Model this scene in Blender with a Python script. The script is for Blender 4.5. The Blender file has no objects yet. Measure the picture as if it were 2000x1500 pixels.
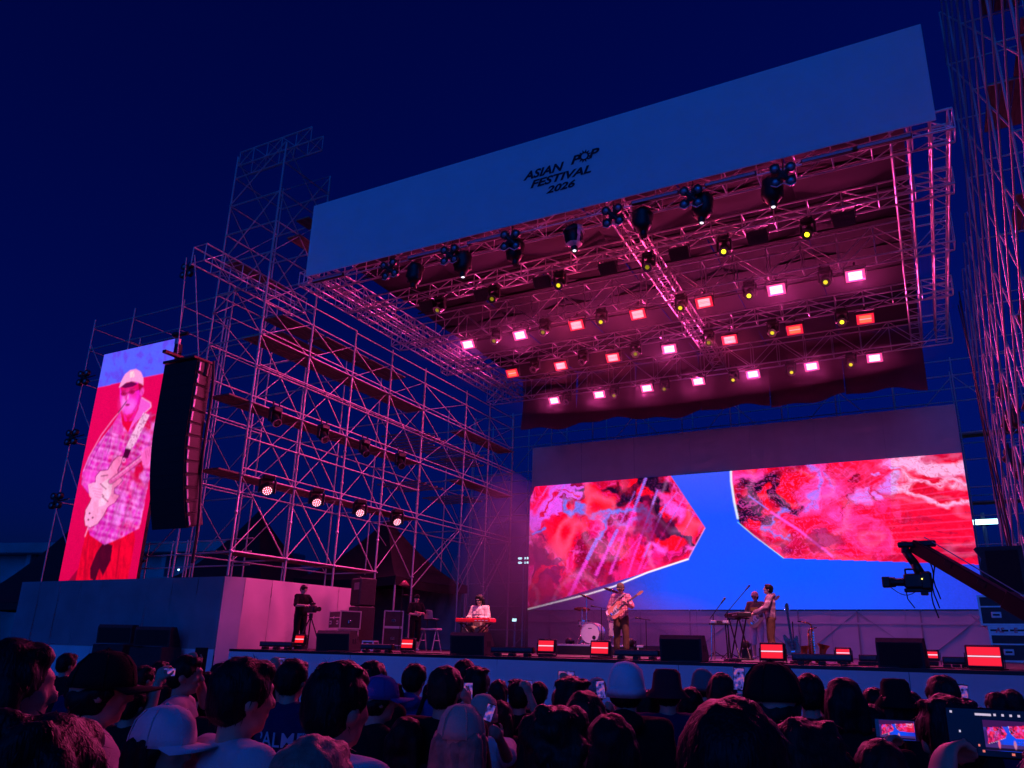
import bpy, bmesh, math, random
import numpy as np
from mathutils import Vector, Matrix, Euler, Quaternion

# ------------------------------------------------------------------ camera
SC = bpy.context.scene
F_PX, PITCH, ROLL, YAW = 1499.69, 17.4764, -1.19035, 27.146
PPX, PPY = 1046.58, 787.26          # optical centre in the 2000 x 1500 photograph
CAM_Z = 1.80
HAZE = 0.0012
DECK = CAM_Z - 0.24
def rot_cam():
    rz, rx, ry = math.radians(YAW), math.radians(PITCH), math.radians(ROLL)
    return Matrix.Rotation(rz, 3, 'Z') @ Matrix.Rotation(rx, 3, 'X') @ Matrix.Rotation(ry, 3, 'Y')
RC = rot_cam()                      # columns: right, forward, up
cam_d = bpy.data.cameras.new('camera')
cam = bpy.data.objects.new('camera', cam_d)
SC.collection.objects.link(cam)
m3 = Matrix((RC.col[0], RC.col[2], -RC.col[1])).transposed()
cam.matrix_world = Matrix.Translation((0, 0, CAM_Z)) @ m3.to_4x4()
cam_d.sensor_width = 36.0
cam_d.lens = 36.0 * F_PX / 2000.0
cam_d.shift_x = (1000.0 - PPX) / 2000.0
cam_d.shift_y = (PPY - 750.0) / 2000.0
cam_d.clip_start, cam_d.clip_end = 0.05, 3000.0
SC.camera = cam

# ------------------------------------------------------------------ sky, twilight, exposure
SUN_EL, SUN_ROT = 1.0, 200.0        # the afterglow lies behind the audience
w = bpy.data.worlds.new('World'); SC.world = w; w.use_nodes = True
nt = w.node_tree; nt.nodes.clear()
wo = nt.nodes.new('ShaderNodeOutputWorld'); bg = nt.nodes.new('ShaderNodeBackground')
sky = nt.nodes.new('ShaderNodeTexSky'); sky.sky_type = 'NISHITA'; sky.sun_disc = False
sky.sun_elevation = math.radians(SUN_EL); sky.sun_rotation = math.radians(SUN_ROT)
sky.altitude = 100; sky.air_density = 1.0; sky.dust_density = 0.3; sky.ozone_density = 6.0
tint = nt.nodes.new('ShaderNodeMix'); tint.data_type = 'RGBA'; tint.blend_type = 'MULTIPLY'
tint.inputs['Factor'].default_value = 1.0
tint.inputs['B'].default_value = (0.035, 0.16, 1.0, 1)   # a camera white balance of deep dusk
nt.links.new(sky.outputs[0], tint.inputs['A']); nt.links.new(tint.outputs['Result'], bg.inputs['Color'])
bg.inputs['Strength'].default_value = 0.12
nt.links.new(bg.outputs[0], wo.inputs['Surface'])
sun_d = bpy.data.lights.new('twilight_sun', 'SUN'); sun = bpy.data.objects.new('twilight_sun', sun_d)
SC.collection.objects.link(sun)
sun_d.energy = 0.8; sun_d.angle = math.radians(60); sun_d.color = (0.0, 0.14, 1.0)
sun.rotation_euler = Vector((-0.10, 0.93, -0.35)).to_track_quat('-Z', 'Y').to_euler()
SC.view_settings.view_transform = 'Standard'; SC.view_settings.look = 'None'
SC.view_settings.exposure = 0.0; SC.view_settings.gamma = 1.0
SC.cycles.use_denoising = True
SC.cycles.max_bounces = 5; SC.cycles.diffuse_bounces = 2; SC.cycles.glossy_bounces = 2
SC.cycles.volume_bounces = 0; SC.cycles.transparent_max_bounces = 6
SC.cycles.sample_clamp_indirect = 4.0

# ------------------------------------------------------------------ pixel helpers (2000 x 1500 photograph)
def ray(x, y):
    return RC @ Vector(((x - PPX) / F_PX, 1.0, -(y - PPY) / F_PX))
CAM = Vector((0, 0, CAM_Z))
def at_y(x, y, Y): v = ray(x, y); return CAM + v * (Y / v.y)
def at_x(x, y, X): v = ray(x, y); return CAM + v * (X / v.x)
def at_z(x, y, Z): v = ray(x, y); return CAM + v * ((Z - CAM_Z) / v.z)
def at_d(x, y, D): return CAM + ray(x, y) * D
RCN = np.array([[RC[i][j] for j in range(3)] for i in range(3)])
def to_px(P):
    q = (np.asarray(P, float) - np.array([0, 0, CAM_Z])) @ RCN
    return PPX + F_PX * q[..., 0] / q[..., 1], PPY - F_PX * q[..., 2] / q[..., 1]

# ------------------------------------------------------------------ materials
def lin(c):
    return tuple(((v / 255.0) / 12.92 if v / 255.0 <= 0.04045 else (((v / 255.0) + 0.055) / 1.055) ** 2.4) for v in c)
MATS = {}
def mat(name, col, rough=0.6, metal=0.0, var=0.15, scale=6.0, bump=0.0, bscale=40.0, spec=0.4, coat=0.0):
    if name in MATS: return MATS[name]
    m = bpy.data.materials.new(name); m.use_nodes = True; t = m.node_tree; p = t.nodes['Principled BSDF']
    p.inputs['Roughness'].default_value = rough; p.inputs['Metallic'].default_value = metal
    p.inputs['Specular IOR Level'].default_value = spec; p.inputs['Coat Weight'].default_value = coat
    tc = t.nodes.new('ShaderNodeTexCoord')
    n = t.nodes.new('ShaderNodeTexNoise'); n.inputs['Scale'].default_value = scale; n.inputs['Detail'].default_value = 5
    t.links.new(tc.outputs['Object'], n.inputs['Vector'])
    r = t.nodes.new('ShaderNodeValToRGB')
    a = [max(0, c * (1 - var)) for c in col]; b = [min(1, c * (1 + var)) for c in col]
    r.color_ramp.elements[0].color = (*a, 1); r.color_ramp.elements[1].color = (*b, 1)
    r.color_ramp.elements[0].position = .3; r.color_ramp.elements[1].position = .7
    t.links.new(n.outputs['Fac'], r.inputs['Fac']); t.links.new(r.outputs['Color'], p.inputs['Base Color'])
    if bump:
        n2 = t.nodes.new('ShaderNodeTexNoise'); n2.inputs['Scale'].default_value = bscale; n2.inputs['Detail'].default_value = 4
        t.links.new(tc.outputs['Object'], n2.inputs['Vector'])
        bp = t.nodes.new('ShaderNodeBump'); bp.inputs['Strength'].default_value = bump; bp.inputs['Distance'].default_value = 0.02
        t.links.new(n2.outputs['Fac'], bp.inputs['Height']); t.links.new(bp.outputs['Normal'], p.inputs['Normal'])
    MATS[name] = m
    return m
def emat(name, col, strength):
    if name in MATS: return MATS[name]
    m = bpy.data.materials.new(name); m.use_nodes = True; t = m.node_tree
    p = t.nodes['Principled BSDF']; p.inputs['Base Color'].default_value = (0.02, 0.02, 0.02, 1); p.inputs['Roughness'].default_value = .3
    p.inputs['Emission Color'].default_value = (*col, 1); p.inputs['Emission Strength'].default_value = strength
    MATS[name] = m
    return m
def attr_mat(name, strength):
    if name in MATS: return MATS[name]
    m = bpy.data.materials.new(name); m.use_nodes = True; t = m.node_tree; p = t.nodes['Principled BSDF']
    p.inputs['Base Color'].default_value = (0.01, 0.01, 0.01, 1); p.inputs['Roughness'].default_value = .4
    a = t.nodes.new('ShaderNodeAttribute'); a.attribute_name = 'picture'
    t.links.new(a.outputs['Color'], p.inputs['Emission Color']); p.inputs['Emission Strength'].default_value = strength
    m.cycles.emission_sampling = 'NONE'
    MATS[name] = m
    return m
def plaid(name, base, line, scale=26.0, dark=(0.02, 0.015, 0.03)):
    if name in MATS: return MATS[name]
    m = bpy.data.materials.new(name); m.use_nodes = True; t = m.node_tree; p = t.nodes['Principled BSDF']
    p.inputs['Roughness'].default_value = .9; p.inputs['Specular IOR Level'].default_value = .1
    tc = t.nodes.new('ShaderNodeTexCoord'); prev = None
    col = t.nodes.new('ShaderNodeRGB'); col.outputs[0].default_value = (*base, 1); cur = col.outputs[0]
    for k, (ax, sc, c, th) in enumerate((('X', scale, line, .62), ('Z', scale, line, .62), ('X', scale * .5, dark, .8), ('Z', scale * .5, dark, .8))):
        wv = t.nodes.new('ShaderNodeTexWave'); wv.wave_type = 'BANDS'; wv.bands_direction = ax
        wv.inputs['Scale'].default_value = sc / 6.2832; wv.inputs['Distortion'].default_value = .4
        t.links.new(tc.outputs['Object'], wv.inputs['Vector'])
        gt = t.nodes.new('ShaderNodeMath'); gt.operation = 'GREATER_THAN'; gt.inputs[1].default_value = th
        t.links.new(wv.outputs['Fac'], gt.inputs[0])
        ml = t.nodes.new('ShaderNodeMath'); ml.operation = 'MULTIPLY'; ml.inputs[1].default_value = .55
        t.links.new(gt.outputs[0], ml.inputs[0])
        mx = t.nodes.new('ShaderNodeMix'); mx.data_type = 'RGBA'; mx.inputs['B'].default_value = (*c, 1)
        t.links.new(ml.outputs[0], mx.inputs['Factor']); t.links.new(cur, mx.inputs['A']); cur = mx.outputs['Result']
    t.links.new(cur, p.inputs['Base Color'])
    MATS[name] = m
    return m

STEEL = mat('galvanised_steel', (0.50, 0.50, 0.53), .45, .35, .2, 9, .1, 60)
ALU = mat('aluminium_truss', (0.62, 0.61, 0.64), .32, .8, .12, 8)
PLANK = mat('weathered_plank', (0.24, 0.19, 0.16), .85, 0, .35, 5, .3, 30)
BLACK = mat('black_plastic', (0.012, 0.012, 0.014), .45, 0, .2, 8)
BLACKM = mat('black_metal', (0.018, 0.018, 0.02), .4, .3, .3, 8)
GRILLE = mat('speaker_grille', (0.010, 0.010, 0.012), .75, 0, .3, 60, .5, 300)
CABINET = mat('speaker_paint', (0.03, 0.028, 0.03), .6, 0, .25, 20, .2, 200)
CASE = mat('flight_case_laminate', (0.035, 0.035, 0.042), .45, 0, .2, 12)
EDGE = mat('case_edge_aluminium', (0.7, 0.7, 0.72), .35, .7, .1, 20)
WHITECLOTH = mat('white_banner_cloth', (0.78, 0.78, 0.79), .85, 0, .03, 1.2)
SKIRT = mat('white_mesh_skirt', (0.62, 0.61, 0.62), .9, 0, .06, 1.5, .15, 6)
FASCIA = mat('fascia_cloth', (0.70, 0.70, 0.72), .8, 0, .06, 1.3, .12, 3)
DECKM = mat('stage_deck_plywood', (0.075, 0.065, 0.06), .55, 0, .35, 3, .15, 20)
CABLE = mat('black_rubber', (0.014, 0.013, 0.014), .6, 0, .2, 8)
MESHCLOTH = mat('dark_mesh_cloth', (0.28, 0.23, 0.27), .9, 0, .15, 1.5, .2, 8)
ROOFM = mat('roof_membrane', (0.022, 0.012, 0.03), .8, 0, .2, .8, .25, 1.6)
VALANCE = mat('rear_drape_cloth', (0.16, 0.05, 0.09), .85, 0, .2, .8, .25, 1.6)
CANOPY = mat('black_tent_fabric', (0.012, 0.011, 0.014), .75, 0, .25, 1.5, .3, 4)
LENS = mat('lamp_glass', (0.05, 0.05, 0.07), .08, 0, .2, 10, 0, 0, .8)
CHROME = mat('chrome', (0.8, 0.8, 0.82), .15, 1.0, .05, 8)

TMP = bpy.data.scenes.new('workbench')          # modelling scratch scene, removed at the end
def evaluated(o):
    vl = TMP.view_layers[0]; vl.update(); return bpy.data.meshes.new_from_object(o.evaluated_get(vl.depsgraph))
# ------------------------------------------------------------------ objects
COL = SC.collection
def tag(o, label=None, cat=None, group=None, kind=None):
    if label: o['label'] = label
    if cat: o['category'] = cat
    if group: o['group'] = group
    if kind: o['kind'] = kind
    return o
def empty(name, label, cat, loc=(0, 0, 0), rz=0.0, group=None):
    o = bpy.data.objects.new(name, None); COL.objects.link(o); o.empty_display_size = .2
    o.location = loc; o.rotation_euler = (0, 0, rz)
    return tag(o, label, cat, group)
def link(name, me, parent=None, loc=(0, 0, 0), rot=None, scale=None):
    o = bpy.data.objects.new(name, me); COL.objects.link(o)
    if parent: o.parent = parent
    o.location = loc
    if rot is not None:
        if isinstance(rot, Quaternion): o.rotation_mode = 'QUATERNION'; o.rotation_quaternion = rot
        else: o.rotation_euler = rot
    if scale is not None: o.scale = scale
    return o
def clone(root, loc, rz=None, label=None, rot=None):
    r = root.copy(); COL.objects.link(r); r.location = loc
    if rz is not None: r.rotation_euler = (0, 0, rz)
    if rot is not None: r.rotation_euler = rot
    if label: r['label'] = label
    for ch in root.children:
        c = ch.copy(); COL.objects.link(c); c.parent = r
        for g in ch.children:
            k = g.copy(); COL.objects.link(k); k.parent = c
    return r

class MB:
    def __init__(s): s.bm = bmesh.new()
    def box(s, c, size, bev=0.0, rot=None):
        M = Matrix.Translation(c)
        if rot is not None: M = M @ (rot.to_matrix().to_4x4() if not isinstance(rot, Matrix) else rot.to_4x4())
        M = M @ Matrix.Diagonal((*size, 1))
        g = bmesh.ops.create_cube(s.bm, size=1.0, matrix=M)
        if bev:
            es = list({e for v in g['verts'] for e in v.link_edges})
            bmesh.ops.bevel(s.bm, geom=es, offset=bev, segments=1, affect='EDGES', profile=.5)
        return s
    def cyl(s, a, b, r0, r1=None, n=12, caps=True):
        a, b = Vector(a), Vector(b); d = b - a; L = d.length
        if L < 1e-6: return s
        M = Matrix.Translation((a + b) / 2) @ d.to_track_quat('Z', 'Y').to_matrix().to_4x4()
        bmesh.ops.create_cone(s.bm, cap_ends=caps, segments=n, radius1=max(r0, 1e-4), radius2=max(r0 if r1 is None else r1, 1e-4), depth=L, matrix=M)
        return s
    def sph(s, c, r, sub=2, rot=None):
        if not hasattr(r, '__len__'): r = (r, r, r)
        M = Matrix.Translation(c)
        if rot is not None: M = M @ rot.to_matrix().to_4x4()
        bmesh.ops.create_icosphere(s.bm, subdivisions=sub, radius=1.0, matrix=M @ Matrix.Diagonal((*r, 1)))
        return s
    def cap(s, a, b, r0, r1=None, n=10, sub=2):
        r1 = r0 if r1 is None else r1
        s.cyl(a, b, r0, r1, n); s.sph(a, r0, sub); s.sph(b, r1, sub)
        return s
    def lathe(s, prof, n=20, M=None):
        M = M or Matrix.Identity(4); rings = []
        for r, z in prof:
            rings.append([s.bm.verts.new(M @ Vector((r * math.cos(2 * math.pi * k / n), r * math.sin(2 * math.pi * k / n), z))) for k in range(n)])
        for i in range(len(rings) - 1):
            for k in range(n):
                s.bm.faces.new((rings[i][k], rings[i][(k + 1) % n], rings[i + 1][(k + 1) % n], rings[i + 1][k]))
        if prof[0][0] > 1e-5: s.bm.faces.new(rings[0][::-1])
        if prof[-1][0] > 1e-5: s.bm.faces.new(rings[-1])
        return s
    def prism(s, out, h, M=None):
        M = M or Matrix.Identity(4)
        a = [s.bm.verts.new(M @ Vector((x, y, 0))) for x, y in out]; b = [s.bm.verts.new(M @ Vector((x, y, h))) for x, y in out]
        n = len(out); s.bm.faces.new(a[::-1]); s.bm.faces.new(b)
        for i in range(n): s.bm.faces.new((a[i], a[(i + 1) % n], b[(i + 1) % n], b[i]))
        return s
    def tube(s, pts, r, n=6):
        pts = [Vector(p) for p in pts]
        for i in range(len(pts) - 1): s.cyl(pts[i], pts[i + 1], r, r, n)
        return s
    def quad(s, *pts):
        s.bm.faces.new([s.bm.verts.new(p) for p in pts]); return s
    def mesh(s, name, m=None, smooth=False):
        bmesh.ops.recalc_face_normals(s.bm, faces=s.bm.faces[:])
        me = bpy.data.meshes.new(name); s.bm.to_mesh(me); s.bm.free()
        if m: me.materials.append(m)
        if smooth:
            for p in me.polygons: p.use_smooth = True
        return me
    def build(s, name, m, parent=None, smooth=False, loc=(0, 0, 0), rot=None):
        return link(name, s.mesh(name, m, smooth), parent, loc, rot)

_PIPE = {}
def pipe(parent, name, a, b, r, m, org=(0, 0, 0)):
    if m.name not in _PIPE: _PIPE[m.name] = MB().cyl((0, 0, -.5), (0, 0, .5), 1, 1, 8).mesh('pipe', m, True)
    a, b, org = Vector(a), Vector(b), Vector(org); d = b - a
    return link(name, _PIPE[m.name], parent, (a + b) / 2 - org, d.to_track_quat('Z', 'Y'), (r, r, d.length))
_UBOX = {}
def ubox(parent, name, c, size, m, org=(0, 0, 0), rot=None):
    if m.name not in _UBOX: _UBOX[m.name] = MB().box((0, 0, 0), (1, 1, 1)).mesh('block', m)
    return link(name, _UBOX[m.name], parent, Vector(c) - Vector(org), rot, size)

ORD = ['first', 'second', 'third', 'fourth', 'fifth', 'sixth', 'seventh', 'eighth', 'ninth', 'tenth', 'eleventh', 'twelfth', 'thirteenth', 'fourteenth', 'fifteenth', 'sixteenth', 'seventeenth', 'eighteenth', 'nineteenth', 'twentieth']
RND = random.Random(7)

# ================================================================== LARGE STRUCTURE
def asphalt():
    m = mat('asphalt', (0.045, 0.045, 0.05), .9, 0, .4, .8, .4, 60)
    return m
g = MB(); g.quad((-300, -200, 0), (300, -200, 0), (300, 400, 0), (-300, 400, 0))
tag(g.build('ground', asphalt()), kind='structure')

SX0, SX1, SY0, SY1 = -15.75, 7.0, 14.4, 30.2
# ---- stage
stage = empty('stage', 'wide dark stage with a plain fabric front, band gear standing on it', 'stage', (-4.4, 14.4, 0))
so = stage.location
k = 0
x = SX0
while x < SX1 - .1:                      # deck boards, one object each, front rows small enough to pick apart
    x2 = min(x + 2.44, SX1)
    y = SY0 + .02
    while y < SY1 - .1:
        y2 = min(y + 2.64, SY1)
        ubox(stage, 'deck_board', ((x + x2) / 2, (y + y2) / 2, DECK - .02), (x2 - x - .006, y2 - y - .006, .04), DECKM, so)
        y = y2
    x = x2
ubox(stage, 'deck_frame', ((SX0 + SX1) / 2, (SY0 + SY1) / 2 + .05, DECK - .12), (SX1 - SX0 - .02, SY1 - SY0 - .1, .15), BLACKM, so)
ubox(stage, 'edge_trim', ((SX0 + SX1) / 2, SY0 - .005, DECK - .03), (SX1 - SX0, .03, .055), BLACKM, so)
def drape(name, p0, p1, z0, z1, m, parent, org, seed=0, amp=.012, n=40, nz=8):
    """hanging cloth sheet with shallow folds between two ground points"""
    p0, p1 = Vector(p0), Vector(p1); d = p1 - p0; nrm = Vector((-d.y, d.x, 0)).normalized(); rr = random.Random(seed)
    ph = [rr.uniform(0, 6.28) for _ in range(5)]; fr = [rr.uniform(2, 16) for _ in range(5)]
    vs, fs = [], []
    for j in range(nz + 1):
        for i in range(n + 1):
            t = i / n; zz = z0 + (z1 - z0) * j / nz
            o = sum(math.sin(fr[q] * t * d.length * .6 + ph[q] + j * .25 * q) for q in range(5)) * amp * (.35 + .65 * (1 - j / nz))
            q = p0 + d * t + nrm * o; vs.append((q.x - org[0], q.y - org[1], zz - org[2]))
    for j in range(nz):
        for i in range(n):
            a = j * (n + 1) + i; fs.append((a, a + 1, a + n + 2, a + n + 1))
    me = bpy.data.meshes.new(name); me.from_pydata(vs, [], fs); me.materials.append(m)
    for p in me.polygons: p.use_smooth = True
    return link(name, me, parent)
x = SX0 + .02
i = 0
while x < SX1 - .1:
    x2 = min(x + 3.8, SX1)
    drape('fascia_panel', (x, SY0 - .03, 0), (x2 - .008, SY0 - .03, 0), 0.01, DECK - .06, FASCIA, stage, so, i, .006)
    x = x2; i += 1
# ---- rear back wall below and above the main screen
WY = 30.0
hdrL, hdrR = at_y(1039, 870, WY), at_y(1866, 793, WY)
LX0, LX1 = -15.54, 1.40
LZ0, LZ1, HZ1 = 3.21, 8.50, 10.33
rear = empty('rear_wall', 'pale grey cloth wall behind the stage, above and below the big screen', 'wall', (-7, 30.4, DECK))
ro = rear.location
nP = 7
for i in range(nP):
    a = LX0 - .02 + (LX1 - LX0 + .04) * i / nP; b = LX0 - .02 + (LX1 - LX0 + .04) * (i + 1) / nP - .01
    drape('lower_panel', (a, WY + .05, 0), (b, WY + .05, 0), DECK + .01, LZ0 - .04, SKIRT, rear, ro, 40 + i, .01, 16, 6)
    drape('upper_panel', (a, WY + .12, 0), (b, WY + .12, 0), LZ1 + .05, HZ1, SKIRT, rear, ro, 60 + i, .004, 10, 6)
for i in range(nP + 1):
    a = LX0 + (LX1 - LX0) * i / nP
    pipe(rear, 'batten', (a, WY + .17, DECK + .1), (a, WY + .17, HZ1 - .02), .03, STEEL, ro)
BRACE_SHADOW = mat('brace_shadow_grey', (.34, .33, .35), .9, 0, .1, 3)  # grey strips standing in for the brace shadows on the cloth
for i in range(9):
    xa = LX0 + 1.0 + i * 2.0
    if xa < LX1 - .2: ubox(rear, 'brace_shadow', (xa, WY + .015, (DECK + LZ0) / 2), (.05, .012, LZ0 - DECK - .08), BRACE_SHADOW, ro)
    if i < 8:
        d_ = Vector((2.0 if i % 2 else -2.0, 0, 1.55)); c_ = Vector((xa + 1.0, WY + .03, (DECK + LZ0) / 2 - .03)); ubox(rear, 'brace_shadow', c_, (.07 if i > 5 else .035, .012, d_.length * .97), BRACE_SHADOW, ro, d_.to_track_quat('Z', 'Y'))
ubox(rear, 'cross_rail', ((LX0 + LX1) / 2, WY + .02, DECK + 1.18), (LX1 - LX0, .025, .06), SKIRT, ro)

# ================================================================== SCREENS: pictures worked out per LED row and column
def vnoise(x, y, seed):
    r = np.random.RandomState(seed); T = r.rand(64, 64)
    xi = np.floor(x).astype(int); yi = np.floor(y).astype(int); fx = x - xi; fy = y - yi
    fx = fx * fx * (3 - 2 * fx); fy = fy * fy * (3 - 2 * fy)
    a = T[xi % 64, yi % 64]; b = T[(xi + 1) % 64, yi % 64]; c = T[xi % 64, (yi + 1) % 64]; d = T[(xi + 1) % 64, (yi + 1) % 64]
    return (a * (1 - fx) + b * fx) * (1 - fy) + (c * (1 - fx) + d * fx) * fy
def fbm(x, y, seed, o=4):
    s = 0; a = .5; t = 0
    for k in range(o): s = s + a * vnoise(x * 2 ** k, y * 2 ** k, seed + k); t += a; a *= .5
    return s / t
class Canvas:
    def __init__(s, X, Y): s.X, s.Y = X, Y; s.c = np.zeros(X.shape + (3,))
    def mix(s, a, col):
        a = np.clip(a, 0, 1)[..., None]; s.c = s.c * (1 - a) + np.array(lin(col)) * a
    def poly_mask(s, pts, X=None, Y=None):
        X = s.X if X is None else X; Y = s.Y if Y is None else Y
        ins = np.zeros(X.shape, bool); n = len(pts)
        for i in range(n):
            x0, y0 = pts[i]; x1, y1 = pts[(i + 1) % n]
            if y0 == y1: continue
            cnd = ((y0 > Y) != (y1 > Y)) & (X < (x1 - x0) * (Y - y0) / (y1 - y0) + x0); ins ^= cnd
        return ins.astype(float)
    def poly(s, pts, col, a=1.0, X=None, Y=None): s.mix(s.poly_mask(pts, X, Y) * a, col)
    def ell(s, cx, cy, rx, ry, col, a=1.0, rot=0.0, soft=.25, X=None, Y=None):
        X = s.X if X is None else X; Y = s.Y if Y is None else Y
        dx, dy = X - cx, Y - cy; c_, s_ = math.cos(rot), math.sin(rot)
        r = np.sqrt(((dx * c_ + dy * s_) / rx) ** 2 + ((-dx * s_ + dy * c_) / ry) ** 2)
        s.mix(np.clip((1 + soft - r) / (2 * soft), 0, 1) * a, col)
    def dist(s, pts, X=None, Y=None):
        X = s.X if X is None else X; Y = s.Y if Y is None else Y; D = np.full(X.shape, 1e9)
        for (x0, y0), (x1, y1) in zip(pts[:-1], pts[1:]):
            dx, dy = x1 - x0, y1 - y0; t = np.clip(((X - x0) * dx + (Y - y0) * dy) / (dx * dx + dy * dy + 1e-9), 0, 1)
            D = np.minimum(D, np.hypot(X - x0 - t * dx, Y - y0 - t * dy))
        return D
    def line(s, pts, w, col, a=1.0, soft=1.0, X=None, Y=None):
        s.mix(np.clip((w / 2 + soft / 2 - s.dist(pts, X, Y)) / soft, 0, 1) * a, col)
def screen_mesh(name, TL, TR, BL, BR, nx, ny, paint, m):
    TL, TR, BL, BR = [np.array(v, float) for v in (TL, TR, BL, BR)]
    u = np.linspace(0, 1, nx + 1)[None, :, None]; v = np.linspace(0, 1, ny + 1)[:, None, None]
    P = (TL * (1 - u) + TR * u) * (1 - v) + (BL * (1 - u) + BR * u) * v
    cv = Canvas(*to_px(P)); paint(cv)
    idx = np.arange((nx + 1) * (ny + 1)).reshape(ny + 1, nx + 1)
    fs = np.stack([idx[:-1, :-1], idx[1:, :-1], idx[1:, 1:], idx[:-1, 1:]], -1).reshape(-1, 4)
    me = bpy.data.meshes.new(name); me.from_pydata(P.reshape(-1, 3).tolist(), [], fs.tolist())
    at = me.attributes.new('picture', 'FLOAT_COLOR', 'POINT')
    rgba = np.ones((len(me.vertices), 4), np.float32); rgba[:, :3] = np.clip(cv.c.reshape(-1, 3), 0, 1); at.data.foreach_set('color', rgba.ravel())
    me.materials.append(m)
    return me

def paint_main(c):
    X, Y = c.X, c.Y
    t = np.clip((X - 1150) / 160, 0, 1)
    c.mix(np.ones_like(X), (58, 28, 98)); c.mix(t, (22, 72, 232))
    c.mix(np.clip(1 - np.hypot((X - 1560) / 260, (Y - 1120) / 75), 0, 1) * .9, (0, 76, 255))
    c.mix(np.clip((1010 - Y) / 110, 0, 1) * .55, (78, 84, 214)); c.mix(np.clip((X - 1690) / 230, 0, 1) * .6 * (Y > 1080), (40, 34, 178))
    nz = fbm(X / 2.2, Y / 2.2, 91, 2) - .5
    bgc = c.c * (1 + .25 * nz[..., None])
    # ---------- left block of marbled colour
    L = [(1020, 935), (1308, 927), (1377, 1031), (1344, 1092), (1032, 1189), (1015, 1190)]
    wx = X + 62 * (fbm(X / 42, Y / 42, 3) - .5) + 20 * (fbm(X / 12, Y / 12, 13) - .5); wy = Y + 62 * (fbm(X / 42, Y / 42, 23) - .5) + 20 * (fbm(X / 12, Y / 12, 33) - .5)
    f1 = fbm(wx / 48, wy / 34, 5); f2 = fbm(wx / 20, wy / 26, 55); f3 = fbm(wx / 70, wy / 70, 77)
    c.mix(np.ones_like(X), (240, 0, 62)); c.mix(np.clip((f1 - .5) * 7, 0, 1), (150, 4, 62)); c.mix(np.clip((f2 - .52) * 8, 0, 1) * .8, (255, 66, 158))
    c.mix(np.clip(1 - np.abs(f3 - .5) * 26, 0, 1) * .7, (255, 150, 225))
    c.mix(np.clip(np.sin(f1 * 62) * 2 - .9, 0, 1) * .5, (176, 0, 66)); c.mix(np.clip(np.sin(f2 * 44 + f1 * 20) * 2.4 - 1.5, 0, 1) * .45, (255, 100, 200))
    k = dict(X=wx, Y=wy)
    c.poly([(1078, 940), (1135, 936), (1100, 985), (1062, 1010), (1034, 1050), (1030, 1000)], (222, 150, 240), .85, **k)
    c.line([(1046, 975), (1075, 940)], 22, (255, 0, 84), .9, 10, **k); c.line([(1058, 1000), (1085, 972), (1105, 962)], 5, (220, 0, 70), 1, 3, **k)
    c.ell(1095, 1038, 34, 46, (238, 0, 62), 1, .2, .15, **k); c.ell(1098, 1040, 22, 34, (255, 0, 50), 1, .2, .3, **k)
    c.line([(1030, 1052), (1052, 1040), (1068, 1030)], 13, (120, 170, 235), 1, 5, **k)
    c.line([(1108, 985), (1118, 1000), (1150, 1004), (1190, 1010), (1225, 1007), (1248, 1008), (1272, 1024)], 11, (128, 186, 236), .95, 7, **k)
    c.line([(1184, 1010), (1182, 1036), (1170, 1054)], 9, (128, 186, 236), .95, 7, **k)
    for a in ((1275, 942, 46, 22, .1), (1218, 962, 15, 34, .5), (1192, 946, 16, 12, .3), (1124, 951, 11, 6, 0), (1296, 1012, 46, 15, .75), (1330, 1040, 40, 7, .5), (1372, 1038, 14, 7, -.7), (1248, 985, 18, 8, .6), (1290, 975, 14, 20, .2)):
        c.ell(*a[:4], (26, 8, 46), 1, a[4], .22, **k)
    for a in ((1150, 968, 22, 36, .15), (1178, 985, 16, 18, 0), (1256, 968, 14, 15, 0), (1232, 942, 12, 9, 0), (1312, 1046, 22, 11, .4), (1340, 1015, 16, 12, .6), (1303, 1000, 8, 14, -.6), (1350, 1030, 14, 12, .5)):
        c.ell(*a[:4], (250, 12, 22), 1, a[4], .2, **k)
    c.ell(1258, 967, 5, 6, (150, 0, 30), 1, 0, .5, **k)
    for a in ((1322, 990, 12, 18, -.6), (1300, 970, 10, 14, -.4), (1290, 1058, 16, 10, .2), (1345, 1062, 10, 6, -.5)): c.ell(*a[:4], (255, 150, 225), .9, a[4], .5, **k)
    c.poly([(1030, 1078), (1080, 1082), (1108, 1100), (1098, 1130), (1075, 1188), (1030, 1190)], (128, 14, 88), .8, **k)
    c.poly([(1030, 1140), (1062, 1105), (1085, 1090), (1055, 1130), (1034, 1170)], (245, 0, 60), .9, **k)
    c.line([(1095, 1100), (1110, 1120), (1100, 1160), (1085, 1180)], 7, (235, 0, 60), .9, 4, **k)
    c.ell(1181, 1110, 15, 20, (190, 0, 70), .9, .3, .2, **k); c.ell(1225, 1105, 30, 12, (235, 60, 130), .8, -.5, .3, **k); c.ell(1285, 1095, 28, 10, (235, 70, 140), .8, -.45, .3, **k)
    c.ell(1240, 1035, 44, 14, (225, 70, 140), .7, -.25, .4, **k); c.ell(1232, 1030, 34, 5, (190, 160, 225), .8, -.1, .5, **k)
    for x0, y0, x1, y1, wd, al in ((1111, 1166, 1166, 1054, 7, .75), (1164, 1122, 1205, 1036, 6, .7), (1192, 1120, 1262, 932, 4.5, .7), (1218, 1145, 1284, 958, 3.2, .7), (1150, 1160, 1240, 960, 2, .4),
                                   (1212, 1095, 1322, 962, 1.6, .6), (1246, 1128, 1340, 965, 1.4, .7), (1255, 1090, 1300, 985, 2.6, .6), (1236, 1142, 1270, 1060, 2.4, .6), (1300, 1110, 1362, 990, 1.3, .5), (1066, 1010, 1104, 944, 3, .5), (1040, 1000, 1070, 950, 2, .5)):
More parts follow.
